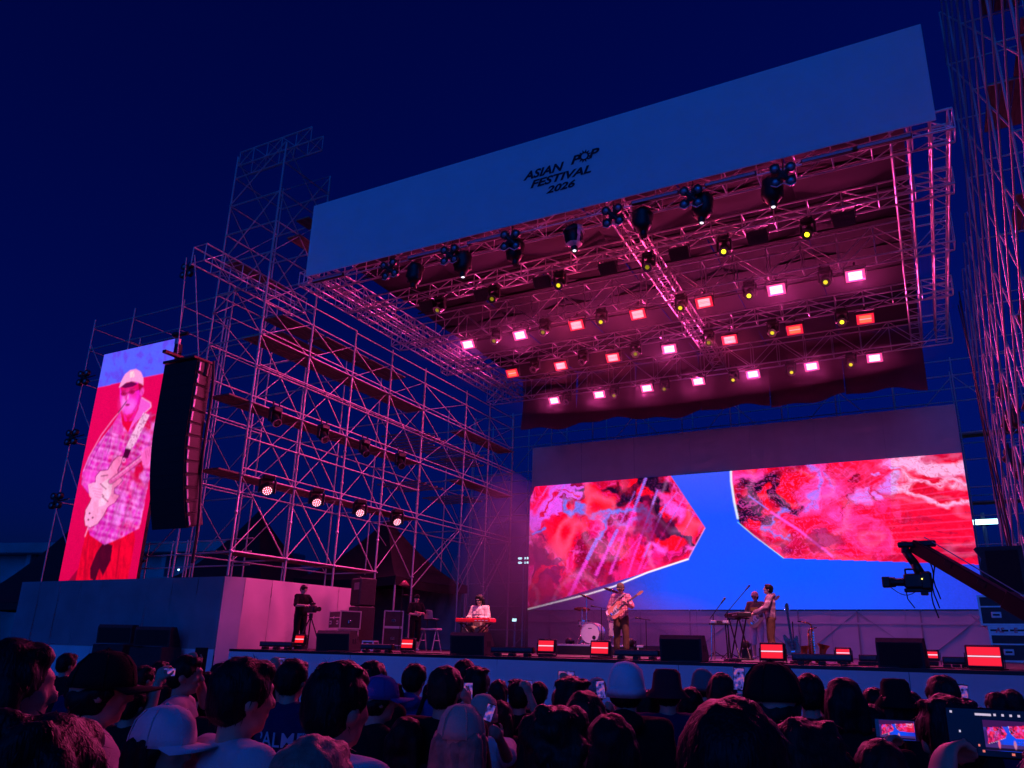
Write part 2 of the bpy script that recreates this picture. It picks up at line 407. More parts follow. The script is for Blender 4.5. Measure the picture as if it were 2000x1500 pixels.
        jag = 1.2 * np.sign(np.sin(Y * 1.9))
        c.line([(x0, y0), (x1, y1)], wd, (255, 130, 236), al, 1.6, X=X + jag)
        c.line([((x0 + 2 * x1) / 3, (y0 + 2 * y1) / 3), (x1, y1)], wd, (126, 186, 236), al, 1.6)
    for q in range(7): c.line([(1090 + 8 * q, 1090 + 9 * q), (1093 + 8 * q, 1093 + 9 * q)], 1.4, (255, 200, 230), .6, 1.4)
    c.mix(np.clip(np.sin(fbm(wx / 16, wy / 22, 207) * 50) * 2 - 1.2, 0, 1) * .16, (255, 150, 226)); c.mix(np.clip(np.sin(fbm(wx / 22, wy / 14, 217) * 46) * 2 - 1.25, 0, 1) * .35, (140, 0, 54))
    c.line([(1200, 1140), (1330, 1090)], 7, (255, 20, 90), .5, 6)
    c.c[..., 1] *= .5; c.c = np.clip(c.c, 0, 1) ** 1.32
    g3 = fbm(X / 60 + .3 * f1, Y / 90, 301, 2); g4 = fbm(wx / 70, wy / 44, 311, 2)
    c.mix(np.clip(1 - np.abs(g3 - .5) * 14, 0, 1) * .16, (255, 150, 236)); c.mix(np.clip((g4 - .60) * 9, 0, 1) * .7, (90, 0, 44)); c.mix(np.clip((.34 - g4) * 9, 0, 1) * .35, (255, 0, 36))
    sh = 1 + .22 * (fbm(X / 2.5, Y / 2.5, 17, 2) - .5)
    left = c.c * sh[..., None]; mL = c.poly_mask(L)[..., None]
    # ---------- right block
    R_ = [(1427, 900), (1428, 940), (1434, 980), (1441, 1010), (1446, 1026), (1472, 1048), (1530, 1090), (1960, 1104), (1960, 850), (1427, 850)]
    wx = X + 66 * (fbm(X / 55, Y / 40, 103) - .5) + 18 * (fbm(X / 12, Y / 10, 113) - .5); wy = Y + 46 * (fbm(X / 50, Y / 40, 123) - .5) + 14 * (fbm(X / 12, Y / 10, 133) - .5)
    k = dict(X=wx, Y=wy); f1 = fbm(wx / 60, wy / 30, 105); f2 = fbm(wx / 26, wy / 22, 155)
    c.mix(np.ones_like(X), (246, 0, 58)); c.mix(np.clip((f1 - .52) * 6, 0, 1) * .8, (190, 10, 62)); c.mix(np.clip((f2 - .56) * 7, 0, 1) * .7 * (X < 1760), (255, 80, 150))
    c.mix(np.clip((1000 - Y) / 60, 0, 1) * np.clip((X - 1560) / 120, 0, 1) * np.clip((f2 - .4) * 4, 0, 1) * .7, (226, 120, 150))
    for a in ((1460, 930, 26, 14, 0), (1560, 985, 34, 14, .2), (1615, 965, 44, 18, -.3), (1590, 930, 20, 34, .4), (1640, 1000, 30, 12, 0)): c.ell(*a[:4], (255, 130, 200), .8, a[4], .5, **k)
    for a in ((1456, 985, 15, 52, .15), (1496, 950, 26, 34, .2), (1482, 1012, 22, 16, -.3), (1528, 978, 30, 16, .3), (1668, 930, 7, 13, .2), (1475, 960, 16, 20, 0)): c.ell(*a[:4], (28, 8, 44), 1, a[4], .22, **k)
    for a in ((1530, 955, 13, 32, -.55), (1560, 940, 22, 22, .6), (1486, 972, 11, 22, .2), (1478, 1022, 14, 7, .4), (1545, 918, 20, 9, .2)): c.ell(*a[:4], (246, 14, 22), 1, a[4], .2, **k)
    c.line([(1524, 986), (1502, 998), (1497, 1022), (1520, 1040), (1535, 1042)], 5, (128, 186, 236), 1, 5, **k)
    c.line([(1562, 990), (1600, 965), (1602, 935), (1575, 908)], 12, (176, 176, 238), .9, 6, **k); c.line([(1630, 960), (1612, 920)], 7, (186, 176, 238), .7, 5, **k)
    for pts, wd in (([(1735, 905), (1790, 902), (1850, 918), (1900, 908)], 24), ([(1745, 950), (1770, 945), (1800, 968), (1850, 985), (1905, 980)], 13), ([(1750, 925), (1800, 942), (1860, 935), (1900, 950)], 11)): c.line(pts, wd, (240, 205, 226), .9, 9, **k)
    for a in ((1815, 928, 30, 8, .25), (1826, 960, 44, 12, .35)): c.ell(*a[:4], (222, 6, 44), 1, a[4], .15, **k)
    for a in ((1687, 970, 18, 20, .1), (1736, 946, 20, 15, .3), (1709, 924, 6, 5, 0), (1738, 919, 8, 6, 0), (1695, 952, 9, 9, 0), (1718, 968, 8, 9, 0)): c.ell(*a[:4], (214, 192, 238), .95, a[4], .25, **k)
    c.line([(1700, 950), (1710, 972), (1716, 985)], 2, (120, 0, 40), .9, 1.6, **k); c.line([(1668, 950), (1664, 990), (1658, 1010)], 2, (130, 0, 40), .8, 1.6, **k)
    c.ell(1690, 1044, 58, 27, (255, 120, 178), .75, .35, .18, **k); c.ell(1692, 1046, 46, 19, (250, 30, 96), .8, .35, .4, **k); c.ell(1606, 1050, 24, 16, (255, 120, 178), .7, .6, .3, **k)
    c.line([(1590, 1040), (1592, 1056), (1616, 1074), (1650, 1084)], 2.4, (120, 0, 50), .7, 2, **k)
    c.ell(1540, 1070, 24, 9, (150, 14, 80), .9, .6, .25, **k)
    c.mix(np.clip(np.sin(f1 * 66) * 2 - 1.0, 0, 1) * .45, (186, 0, 52)); c.mix(np.clip(np.sin(f2 * 50 + f1 * 16) * 2.4 - 1.4, 0, 1) * .5 * np.clip((1820 - X) / 200, .15, 1), (255, 140, 206))
    for i in range(11):                       # glassy lines across the lower right
        y0 = 1085 - i * 11.5
        c.line([(1560 + i * 6, y0), (1900, y0 - 6 - i * 4.2)], 1.8, (255, 110, 170), .42, 2.2)
    for i in range(7): c.line([(1520 + i * 9, 1020 - i * 2), (1640 + i * 26, 905)], 1.3, (255, 140, 200), .4, 1.6)
    for i in range(5): c.line([(1590 + i * 12, 905), (1640 + i * 22, 985)], 1.3, (255, 140, 200), .35, 1.6)
    c.line([(1506, 1000), (1560, 1035), (1625, 1086)], 5, (255, 140, 220), .8, 3); c.line([(1462, 968), (1500, 995)], 3, (150, 180, 236), .8, 2)
    for i in range(22): 
        q = random.Random(i); a, b = q.uniform(1760, 1890), q.uniform(1000, 1092); c.line([(a, b), (a + q.uniform(15, 50), b + q.uniform(1, 6))], q.uniform(2, 5), (176, 0, 60), .5, 3)
    c.c[..., 1] *= np.where(X < 1740, .5, .8); c.c = np.clip(c.c, 0, 1) ** 1.28
    g3 = fbm(X / 95 + .3 * f1, Y / 50, 321, 2); g4 = fbm(wx / 80, wy / 50, 331, 2)
    c.mix(np.clip(1 - np.abs(g3 - .5) * 14, 0, 1) * .14, (255, 150, 226)); c.mix(np.clip((g4 - .62) * 9, 0, 1) * .6 * (X < 1720), (100, 0, 44)); c.mix(np.clip((.36 - g4) * 8, 0, 1) * .35, (255, 0, 34))
    right = c.c * (1 + .22 * (fbm(X / 2.5, Y / 2.5, 19, 2) - .5))[..., None]; mR = c.poly_mask(R_)[..., None]
    c.c = bgc * (1 - mL) * (1 - mR) + left * mL + right * mR * (1 - mL)
    c.line([(1030, 1190), (1150, 1160), (1200, 1145), (1265, 1118), (1344, 1092)], 2.6, (255, 236, 255), 1, 1.8)
    c.line([(1344, 1092), (1377, 1031)], 1.2, (255, 170, 220), .8, 1.4); c.line([(1308, 927), (1377, 1031)], 1.4, (236, 60, 120), .6, 1.4)
    c.line([(1427, 900), (1428, 940), (1434, 980), (1441, 1012)], 3.2, (226, 236, 255), 1, 3.5); c.line([(1441, 1020), (1472, 1046), (1530, 1090)], 1.6, (110, 200, 240), .9, 1.5)
    c.poly([(1000, 900), (1046, 948), (1034, 978), (1020, 990)], (40, 6, 60), 1)

def paint_side(c):
    X = c.X * 2.0; Y = (c.Y - 550) * 2.0
    c.X, c.Y = X, Y
    n1 = fbm(X / 14, Y / 26, 31) - .5
    c.mix(np.ones_like(X), (226, 0, 84)); c.mix(np.clip((Y - 760) / 400, 0, 1) * .5, (206, 0, 60)); c.mix(np.clip(n1 * 2, 0, 1) * .3, (190, 0, 60))
    c.mix((Y < 410 - (X - 398) * .215).astype(float), (86, 92, 252)); c.mix((Y < 410 - (X - 398) * .215) * np.clip(n1 * 5, 0, 1) * .7, (98, 54, 222))
    c.poly([(268, 1168), (305, 1122), (330, 1080), (330, 1168)], (140, 0, 40), .9)
    # trousers
    c.poly([(340, 960), (520, 950), (528, 1010), (497, 1175), (294, 1175), (318, 1060)], (236, 0, 42))
    st = np.clip(fbm(X / 9, Y / 60, 41) * 3 - 1.3, 0, 1); mT = c.poly_mask([(340, 960), (520, 950), (528, 1010), (497, 1175), (294, 1175), (318, 1060)])
    c.mix(mT * st * .55, (150, 0, 26)); c.poly([(352, 1120), (376, 1060), (404, 1018), (440, 1030), (432, 1090), (402, 1150), (388, 1120), (372, 1170), (352, 1160)], (52, 0, 26), .95)
    c.line([(470, 1010), (452, 1160)], 5, (160, 0, 30), .7, 4); c.line([(345, 1000), (325, 1160)], 4, (170, 0, 40), .6, 4)
    # shirt
    S = [(482, 498), (440, 560), (380, 635), (345, 685), (322, 745), (317, 790), (345, 828), (400, 850), (360, 930), (342, 962), (352, 990), (408, 1028), (470, 1002), (545, 962), (566, 860), (582, 775), (612, 762), (640, 690), (640, 560), (612, 522), (580, 505), (535, 545)]
    mS = c.poly_mask(S)
    c.mix(mS, (226, 36, 190)); c.mix(mS * np.clip(fbm(X / 34, Y / 60, 43) * 5 - 2.5, 0, 1) * .8, (226, 0, 96)); c.mix(mS * np.clip(fbm(X / 20, Y / 44, 143) * 5 - 2.6, 0, 1) * .7, (250, 130, 240))
    wv = X + .35 * Y + 16 * fbm(X / 30, Y / 30, 44); wh = Y - .25 * X + 16 * fbm(X / 30, Y / 30, 45)
    pf = np.clip(fbm(X / 26, Y / 26, 48) * 3 - .9, .1, 1); c.mix(mS * np.clip(np.sin(wv / 3.4) * 2, 0, 1) * .42 * pf, (252, 150, 246)); c.mix(mS * np.clip(np.sin(wh / 4.0) * 2, 0, 1) * .34 * pf, (250, 160, 246)); c.mix(mS * np.clip(np.sin(wv / 6.8 + 1) * 4 - 2.6, 0, 1) * .45, (170, 0, 120)); c.mix(mS * np.clip(np.sin(wh / 8 + 2) * 4 - 2.6, 0, 1) * .4, (176, 0, 120))
    for q in range(14):
        r_ = random.Random(q); a, b = r_.uniform(350, 600), r_.uniform(560, 960); c.line([(a, b), (a - r_.uniform(8, 26), b + r_.uniform(40, 90))], r_.uniform(3, 8), (150, 0, 90), .28 * 1, 7)
    c.mix(mS * np.clip((X - 470) / 60, 0, 1) * np.clip((fbm(X / 26, Y / 40, 46) - .42) * 5, 0, 1) * np.clip((860 - Y) / 100, 0, 1), (206, 0, 60))
    for pts in ([(345, 690), (318, 790), (345, 828)], [(420, 590), (378, 660), (350, 720)], [(612, 522), (622, 570), (618, 700)], [(440, 560), (430, 640), (410, 700)]): c.line(pts, 2.5, (120, 0, 70), .6, 2)
    c.poly([(330, 730), (380, 735), (378, 770), (345, 825), (318, 790)], (246, 70, 200), .5)
    # neck, tee, hood
    c.poly([(470, 502), (478, 560), (500, 590), (528, 560), (545, 500), (500, 510)], (224, 0, 54)); c.poly([(480, 495), (486, 545), (520, 545), (548, 470)], (240, 16, 150)); c.poly([(484, 515), (500, 548), (530, 505)], (226, 0, 60), .8)
    c.poly([(552, 452), (586, 470), (592, 486), (570, 508), (528, 552), (500, 592), (512, 560), (540, 500)], (240, 84, 206)); c.line([(552, 452), (588, 474), (590, 490), (568, 510)], 2.5, (255, 180, 236), .9, 2)
    c.poly([(470, 505), (440, 560), (436, 590), (486, 604), (478, 560)], (228, 40, 170), .7)
    # head
    c.poly([(468, 408), (552, 388), (557, 440), (546, 470), (520, 512), (494, 520), (478, 502), (468, 462)], (244, 24, 196)); c.poly([(470, 412), (550, 395), (552, 418), (505, 440), (478, 446)], (226, 0, 62), .85); c.ell(520, 440, 12, 16, (240, 0, 90), .7, 0, .5)
    c.ell(500, 470, 26, 40, (252, 70, 226), .5, .2, .7); c.ell(512, 485, 16, 22, (254, 110, 236), .7, .4, .6); c.ell(484, 470, 8, 26, (254, 150, 236), .55, .1, .7); c.ell(496, 506, 14, 10, (250, 90, 220), .6, 0, .7); c.ell(492, 450, 7, 12, (240, 40, 160), .8, 0, .5); c.ell(498, 482, 9, 4.5, (170, 0, 60), .9, -.1, .4); c.ell(498, 479, 9, 2, (120, 0, 50), .8, -.1, .4)
    for a, b in ((483, 438), (515, 431)): c.ell(a, b, 11, 9, (96, 0, 50), .9, -.15, .15); c.ell(a, b, 8.5, 6.5, (206, 10, 90), 1, -.15, .3); c.ell(a, b, 4, 2.6, (60, 0, 40), .9, 0, .5)
    c.line([(494, 436), (504, 433)], 2.2, (96, 0, 50), .9, 1.4); c.line([(526, 428), (550, 420)], 2.2, (96, 0, 50), .9, 1.4); c.line([(474, 427), (492, 424)], 2.6, (90, 0, 40), .7, 2); c.line([(506, 420), (526, 416)], 2.6, (90, 0, 40), .7, 2)
    c.line([(497, 440), (491, 461), (498, 464)], 2.4, (190, 0, 80), .8, 2); c.ell(500, 452, 3, 9, (255, 150, 230), .6, .1, .6); c.poly([(546, 440), (556, 446), (546, 470), (524, 508), (514, 512), (534, 480)], (206, 0, 110), .55)
    c.poly([(540, 392), (560, 388), (558, 425), (548, 440), (542, 415)], (170, 0, 50)); c.ell(555, 430, 7, 15, (244, 70, 190), 1, .2, .25); c.line([(553, 422), (556, 440)], 2, (150, 0, 60), .8, 1.5)
    c.poly([(464, 416), (474, 388), (488, 362), (510, 345), (530, 341), (550, 352), (560, 376), (560, 405), (551, 398), (535, 392), (512, 389), (494, 394), (478, 406)], (252, 150, 214)); c.poly([(508, 352), (524, 350), (526, 372), (508, 376)], (255, 206, 220), .9)
    c.poly([(472, 412), (488, 398), (514, 390), (538, 398), (520, 410), (488, 416)], (104, 0, 70)); c.line([(512, 389), (520, 360), (530, 341)], 1.6, (226, 100, 180), .7, 1.5)
    # strap
    c.poly([(560, 512), (584, 522), (560, 570), (530, 630), (512, 656), (490, 650), (515, 598), (540, 550)], (250, 178, 226)); mP = c.poly_mask([(560, 512), (584, 522), (560, 570), (530, 630), (512, 656), (490, 650), (515, 598), (540, 550)])
    c.mix(mP * (fbm(X / 4, Y / 4, 47, 2) > .58) * .6, (150, 40, 110)); c.poly([(490, 650), (512, 656), (500, 690), (478, 690)], (70, 0, 40))
    c.ell(484, 698, 7, 9, (255, 130, 210), 1, 0, .2); c.ell(484, 698, 3, 4, (60, 0, 40), 1, 0, .3)
    # guitar
    G = [(330, 925), (336, 890), (352, 862), (370, 812), (376, 760), (392, 740), (422, 736), (444, 700), (462, 682), (478, 684), (474, 706), (458, 736), (462, 758), (478, 776), (462, 794), (446, 806), (444, 828), (466, 836), (448, 862), (420, 880), (402, 916), (380, 946), (352, 960), (334, 952)]
    c.line(G + [G[0]], 5, (90, 0, 50), .8, 3); c.poly(G, (252, 150, 206)); c.mix(c.poly_mask(G) * np.clip((X - 395) / 60, 0, 1) * .5, (240, 60, 150))
    c.poly([(384, 800), (420, 770), (440, 772), (434, 830), (410, 872), (386, 880)], (255, 190, 226), .8)
    for a, b in ((402, 800), (394, 828), (410, 850)): c.line([(a - 10, b - 10), (a + 12, b + 10)], 5, (130, 20, 80), .8, 2)
    for a, b in ((350, 905), (362, 922), (345, 930)): c.ell(a, b, 4, 4, (90, 0, 50), 1, 0, .4)
    c.line([(395, 760), (420, 756)], 5, (120, 10, 70), .8, 3)
    c.line([(432, 782), (520, 715), (590, 660), (640, 625)], 22, (90, 0, 50), .7, 3); c.line([(432, 782), (520, 715), (590, 660), (640, 625)], 16, (240, 90, 176), 1, 3); c.line([(440, 772), (590, 656)], 3, (255, 170, 226), .7, 2)
    for i in range(11):
        t = i / 11; a, b = 436 + 150 * t, 779 - 118 * t; c.line([(a - 4, b - 6), (a + 5, b + 7)], 1.6, (170, 20, 110), .8, 1.4)
    c.poly([(590, 640), (640, 610), (640, 650), (600, 672)], (252, 150, 210))
    # hands
    c.poly([(344, 792), (372, 784), (398, 798), (404, 812), (392, 850), (372, 858), (350, 838)], (254, 160, 216))
    for i in range(4): c.line([(362 + 3 * i, 806 + 11 * i), (396 - i, 812 + 11 * i)], 1.8, (206, 20, 120), .8, 1.6)
    c.poly([(552, 676), (566, 652), (584, 642), (600, 660), (592, 700), (572, 722), (556, 716)], (250, 96, 190))
    for i in range(3): c.line([(566 + 9 * i, 664 - 4 * i), (574 + 8 * i, 690 - 4 * i)], 1.8, (200, 10, 110), .8, 1.6)
    # microphone cable lines
    c.line([(494, 470), (470, 505), (440, 540), (395, 600), (350, 680), (326, 740)], 2.4, (255, 140, 230), .8, 1.8); c.line([(494, 468), (462, 512)], 4, (70, 0, 50), .9, 2)
    c.line([(345, 958), (332, 995)], 3, (255, 150, 220), .9, 2)
    lum = .72 + .56 * fbm(X / 15, Y / 38, 61) + .30 * (fbm(X / 5, Y / 9, 63) - .5)
    fig = np.clip(mS + mT + c.poly_mask(G), 0, 1); c.c = c.c * (1 + fig * (lum - 1))[..., None]
    for _ in range(2): c.c[1:-1, 1:-1] = (c.c[1:-1, 1:-1] * 2 + c.c[:-2, 1:-1] + c.c[2:, 1:-1] + c.c[1:-1, :-2] + c.c[1:-1, 2:]) / 6
    c.c = c.c * (1 + .24 * (fbm(X / 3, Y / 3, 49, 2) - .5))[..., None]

led = empty('led_screen', 'huge landscape screen at the back with red marbled shapes on blue', 'screen', ((LX0 + LX1) / 2, WY, LZ0))
lm = screen_mesh('picture', (LX0, WY - .06, LZ1), (LX1, WY - .06, LZ1), (LX0, WY - .06, LZ0), (LX1, WY - .06, LZ0), 620, 200, paint_main, attr_mat('main_screen_light', 1.3))
o = link('screen_picture', lm, led, -led.location)
ubox(led, 'screen_back', ((LX0 + LX1) / 2, WY - .015, (LZ0 + LZ1) / 2), (LX1 - LX0 - .02, .06, LZ1 - LZ0 - .02), BLACK, led.location)

SLY = 14.5
sTL, sTR, sBL, sBR = at_y(210, 691.5, SLY), at_y(345, 665, SLY), at_y(115.7, 1135, SLY), at_y(275.2, 1130.2, SLY)
sx0, sx1 = (sTL.x + sBL.x) / 2, (sTR.x + sBR.x) / 2; sz0, sz1 = (sBL.z + sBR.z) / 2, (sTL.z + sTR.z) / 2
sled = empty('side_screen', 'tall portrait screen showing a guitarist in a cap, on the left', 'screen', ((sx0 + sx1) / 2, SLY, sz0))
lm = screen_mesh('picture', (sx0, SLY - .06, sz1), (sx1, SLY - .06, sz1), (sx0, SLY - .06, sz0), (sx1, SLY - .06, sz0), 180, 380, paint_side, attr_mat('side_screen_light', 1.1))
link('screen_picture', lm, sled, -sled.location)
ubox(sled, 'screen_back', ((sx0 + sx1) / 2, SLY, (sz0 + sz1) / 2), (sx1 - sx0 - .02, .11, sz1 - sz0 - .02), BLACK, sled.location)
for i in range(5):
    ubox(sled, 'bracket', ((sx0 + sx1) / 2, SLY + .09, sz0 + .5 + i * (sz1 - sz0 - 1) / 4), (sx1 - sx0 + .1, .07, .07), BLACKM, sled.location)

# ================================================================== LEFT PLATFORM WITH FABRIC SKIRT
PTOP = DECK + 1.76
plat = empty('side_platform', 'boxy platform skirted in pale mesh cloth, left of the stage', 'platform', (-20, 14.6, 0))
po = plat.location
PX0, PX1, PY0 = -24.85, -16.2, 14.35
for i in range(9):
    a = PX0 + (PX1 - PX0) * i / 9; b = PX0 + (PX1 - PX0) * (i + 1) / 9 - .006
    drape('front_skirt', (a, PY0, 0), (b, PY0, 0), DECK - .02, PTOP, MESHCLOTH, plat, po, 100 + i, .006, 14, 6)
    drape('front_valance', (a, PY0 - .03, 0), (b, PY0 - .03, 0), .01, DECK - .03, FASCIA, plat, po, 130 + i, .006, 14, 4)
drape('corner_skirt', (PX1, PY0, 0), (-15.95, PY0 + .45, 0), .02, PTOP, SKIRT, plat, po, 150, .004, 10, 6)
ys = [PY0 + .45, 15.7, 17.0, 18.3, 19.3]
for i in range(4):
    drape('side_skirt', (-15.95 + .04 * i, ys[i], 0), (-15.95 + .04 * (i + 1), ys[i + 1] - .006, 0), DECK + .01 if i else .02, PTOP, SKIRT, plat, po, 160 + i, .008, 20, 8)
ubox(plat, 'platform_top', ((PX0 + PX1) / 2 + .1, 17.0, PTOP - .03), (PX1 - PX0 - .1, 5.1, .05), PLANK, po)
drape('end_skirt', (PX0, 19.4, 0), (PX0, PY0 + .01, 0), .01, PTOP, SKIRT, plat, po, 171, .006, 20, 6)

# ================================================================== BANNER
BY = 15.0
bTL, bTR, bBL, bBR = at_y(616, 402, BY), at_y(1796.5, 44, BY), at_y(592, 543, BY), at_y(1830, 231, BY)
bx0, bx1 = (bTL.x + bBL.x) / 2, (bTR.x + bBR.x) / 2; bz0, bz1 = (bBL.z + bBR.z) / 2, (bTL.z + bTR.z) / 2
banner = empty('roof_banner', 'long plain white banner along the roof edge with festival lettering', 'banner', ((bx0 + bx1) / 2, BY, bz0))
bo = banner.location
bm_ = MB(); bm_.box(((bx0 + bx1) / 2 - bo.x, 0.02, (bz1 - bz0) / 2), (bx1 - bx0, .03, bz1 - bz0), .01)
bm_.build('banner_sheet', WHITECLOTH, banner)
INK = mat('banner_ink', (0.012, 0.012, 0.03), .8, 0, .05)
def text_mesh(name, body, size, m, shear=0.0, off=0.0, ext=0.002, spacing=1.0):
    c = bpy.data.curves.new(name, 'FONT'); c.body = body; c.size = size; c.shear = shear; c.offset = off; c.extrude = ext; c.resolution_u = 3; c.space_character = spacing
    o = bpy.data.objects.new(name, c); TMP.collection.objects.link(o)
    me = evaluated(o); bpy.data.objects.remove(o)
    me.materials.clear(); me.materials.append(m)
    return me
def banner_text(body, left, right, base, h, name):
    me = text_mesh(name, body, 1.0, INK, .30, .034)
    co = np.array([v.co[:] for v in me.vertices]); w0, w1 = co[:, 0].min(), co[:, 0].max(); hh = co[:, 1].max()
    for v in me.vertices: v.co = ((v.co.x - w0) / (w1 - w0) * (right - left), v.co.y / hh * h, v.co.z)
    return link(name, me, banner, (left - bo.x, -.006, base - bo.z), (math.pi / 2, 0, 0))
q = lambda x, y: at_y(x, y, BY)
th = (q(1033, 330).z - q(1022, 356).z)
banner_text('ASIAN', q(1022, 356).x, q(1102, 311).x, q(1060, 342.6).z, .235, 'lettering')
banner_text('P', q(1115, 322).x, q(1135, 300).x, q(1116, 321.5).z, .235, 'lettering')
banner_text('P', q(1150, 308).x, q(1171, 290).x, q(1154, 308.5).z, .24, 'lettering')
banner_text('FESTIVAL', q(1036, 373).x, q(1155, 328).x, q(1096, 351.8).z, .215, 'lettering')
banner_text('2026', q(1067, 380).x, q(1124, 352).x, q(1095, 371).z, .195, 'lettering')
cb = q(1141.5, 305); out = []
mbb = MB(); n = 24
for i in range(n):
    a0, a1 = 2 * math.pi * i / n, 2 * math.pi * (i + 1) / n; r0, r1 = (.19, .115) if i % 2 else (.115, .19)
    mbb.prism([(math.cos(a0) * .082, math.sin(a0) * .082), (math.cos(a0) * r0, math.sin(a0) * r0), (math.cos(a1) * r1, math.sin(a1) * r1), (math.cos(a1) * .082, math.sin(a1) * .082)], .004)
mbb.build('burst_emblem', INK, banner, False, (cb.x - bo.x, -.004, cb.z - bo.z), (math.pi / 2, 0, 0))

# ================================================================== ROOF TRUSSES AND CANOPY
def truss(name, label, a, b, w, h, bay=.8, m=ALU, r=.025, rb=.014, cat='truss', group=None, tall=False):
    """box truss; a and b are the ends of the bottom centre line"""
    a, b = Vector(a), Vector(b); d = b - a; L = d.length; u = d / L
    vert = abs(u.z) > .9
    up = Vector((0, 1, 0)) if vert else Vector((0, 0, 1)); s = u.cross(up).normalized() * (w / 2)
    t = empty(name, label, cat, a, 0, group)
    C = lambda f, si, top: a + u * f + s * si + up * (h if top else 0)
    for si in (-1, 1):
        for top in (0, 1): pipe(t, 'chord', C(0, si, top), C(L, si, top), r, m, a)
    n = max(2, round(L / bay)); k = L / n
    for i in range(n + 1):
        f = i * k
        for si in (-1, 1): pipe(t, 'upright', C(f, si, 0), C(f, si, 1), rb, m, a) if (i % 2 == 0 or not tall) else None
        pipe(t, 'cross_strut', C(f, -1, 0), C(f, 1, 0), rb, m, a)
        if i % 2 == 0: pipe(t, 'cross_strut', C(f, -1, 1), C(f, 1, 1), rb, m, a)
        if i < n:
            for si in (-1, 1): pipe(t, 'diagonal_brace', C(f, si, i % 2), C(f + k, si, 1 - i % 2), rb, m, a)
            if i % 2: pipe(t, 'diagonal_brace', C(f, -1, 0), C(f + k, 1, 0), rb * .8, m, a)
    return t
RX0, RX1, RZ = -15.1, 0.75, 11.72
TR = [('front', 15.45, 11.78, .5, .46), ('r1', 17.45, 11.72, .42, .42), ('r2', 19.75, 11.45, .5, .85), ('r3', 22.75, 11.5, .42, .42), ('r4', 26.25, 11.35, .5, .85)]
TLAB = ['aluminium front truss just behind the banner with dark moving heads', 'second roof truss from the banner, carrying unlit strobes', 'third roof truss from the banner, tall, with white-hot pink strobes', 'fourth roof truss from the banner, strobes partly red', 'rearmost roof truss, tall, with bright pink strobes']
for (nm, y, z, w_, h), lb in zip(TR, TLAB):
    truss('roof_truss', lb, (RX0 - .5, y, z), (RX1 + .7, y, z), w_, h, .78 if h < .6 else .9, group='trusses across the stage roof')
for xx, lb in ((-14.85, 'inner side truss running back under the roof on the left'), (-15.62, 'outer side truss beside the left scaffold, running front to back'), (.45, 'inner side truss running back under the roof on the right'), (1.2, 'outer ladder-like side truss at the right roof edge')):
    truss('side_truss', lb, (xx, 15.2, RZ + .12), (xx, 27.6, RZ + .12), .34, .42, .55, group='trusses along the roof sides')
truss('centre_truss', 'double truss running front to back under the middle of the roof', (-5.95, 15.6, RZ + .25), (-6.3, 27.4, RZ + .25), .42, .4, .6)
# gusset plates at right corner
# roof membrane and hanging rear valance
canopy = empty('roof_canopy', 'dark roof membrane stretched above the lighting trusses', 'roof', (-7, 21, 12.7))
co_ = canopy.location
def sheet(name, f, nu, nv, m, parent, org):
    vs = [(Vector(f(i / nu, j / nv)) - Vector(org))[:] for j in range(nv + 1) for i in range(nu + 1)]
    fs = [(j * (nu + 1) + i, j * (nu + 1) + i + 1, (j + 1) * (nu + 1) + i + 1, (j + 1) * (nu + 1) + i) for j in range(nv) for i in range(nu)]
    me = bpy.data.meshes.new(name); me.from_pydata(vs, [], fs); me.materials.append(m)
    for p in me.polygons: p.use_smooth = True
    return link(name, me, parent)
nS = 6
for s_ in range(nS):
    xa = -15.0 + 15.6 * s_ / nS; xb = -15.0 + 15.6 * (s_ + 1) / nS - .01
    sheet('membrane_strip', lambda u, v: (xa + (xb - xa) * u, 15.3 + 12.6 * v, 12.95 - .15 * v - .10 * math.sin(math.pi * u) + .03 * math.sin(v * 21 + u * 3)), 8, 30, ROOFM, canopy, co_)
    sheet('rear_valance', lambda u, v: (xa + (xb - xa) * u, 27.95 + .10 * math.sin(u * 3 + v * 4 + s_), 12.8 - v * (2.35 + .10 * math.sin((xa + (xb - xa) * u) * 1.3) + .06 * math.sin((xa + (xb - xa) * u) * 3.7) + .012 * (xa + 7))), 12, 8, VALANCE, canopy, co_)
for i in range(9):
    y = 15.6 + i * 1.5
    pipe(canopy, 'roof_rib', (-15.0, y, 12.78), (.6, y, 12.78), .03, BLACKM, co_)

# ================================================================== STAGE LIGHTS
def disc(mb, c, nrm, r, n=12, t=.01):
    c, nrm = Vector(c), Vector(nrm).normalized(); mb.cyl(c, c + nrm * t, r, r, n); return mb
HOT = {'pink': emat('strobe_hot_pink', (1.0, .66, .85), 1.7), 'red': emat('strobe_red', (1.0, .36, .40), 1.5), 'dim': emat('strobe_dim_red', (1.0, .02, .035), 1.6), 'white': emat('strobe_tube_white', (1, .75, .85), 2.2), 'rim': emat('bezel_spill_pink', (1.0, .06, .30), 1.15), 'rimred': emat('bezel_spill_red', (1.0, .012, .05), 1.1), 'amber': emat('strobe_amber', (1.0, .13, .06), 1.5), 'off': mat('strobe_unlit', (.06, .05, .06), .2, 0, .2, 30)}
YEL = {k: emat('lens_yellow_%s' % k, (1.0, .86, .02), s) for k, s in (('a', 2.4), ('b', .9), ('c', .25))}
_cache = {}
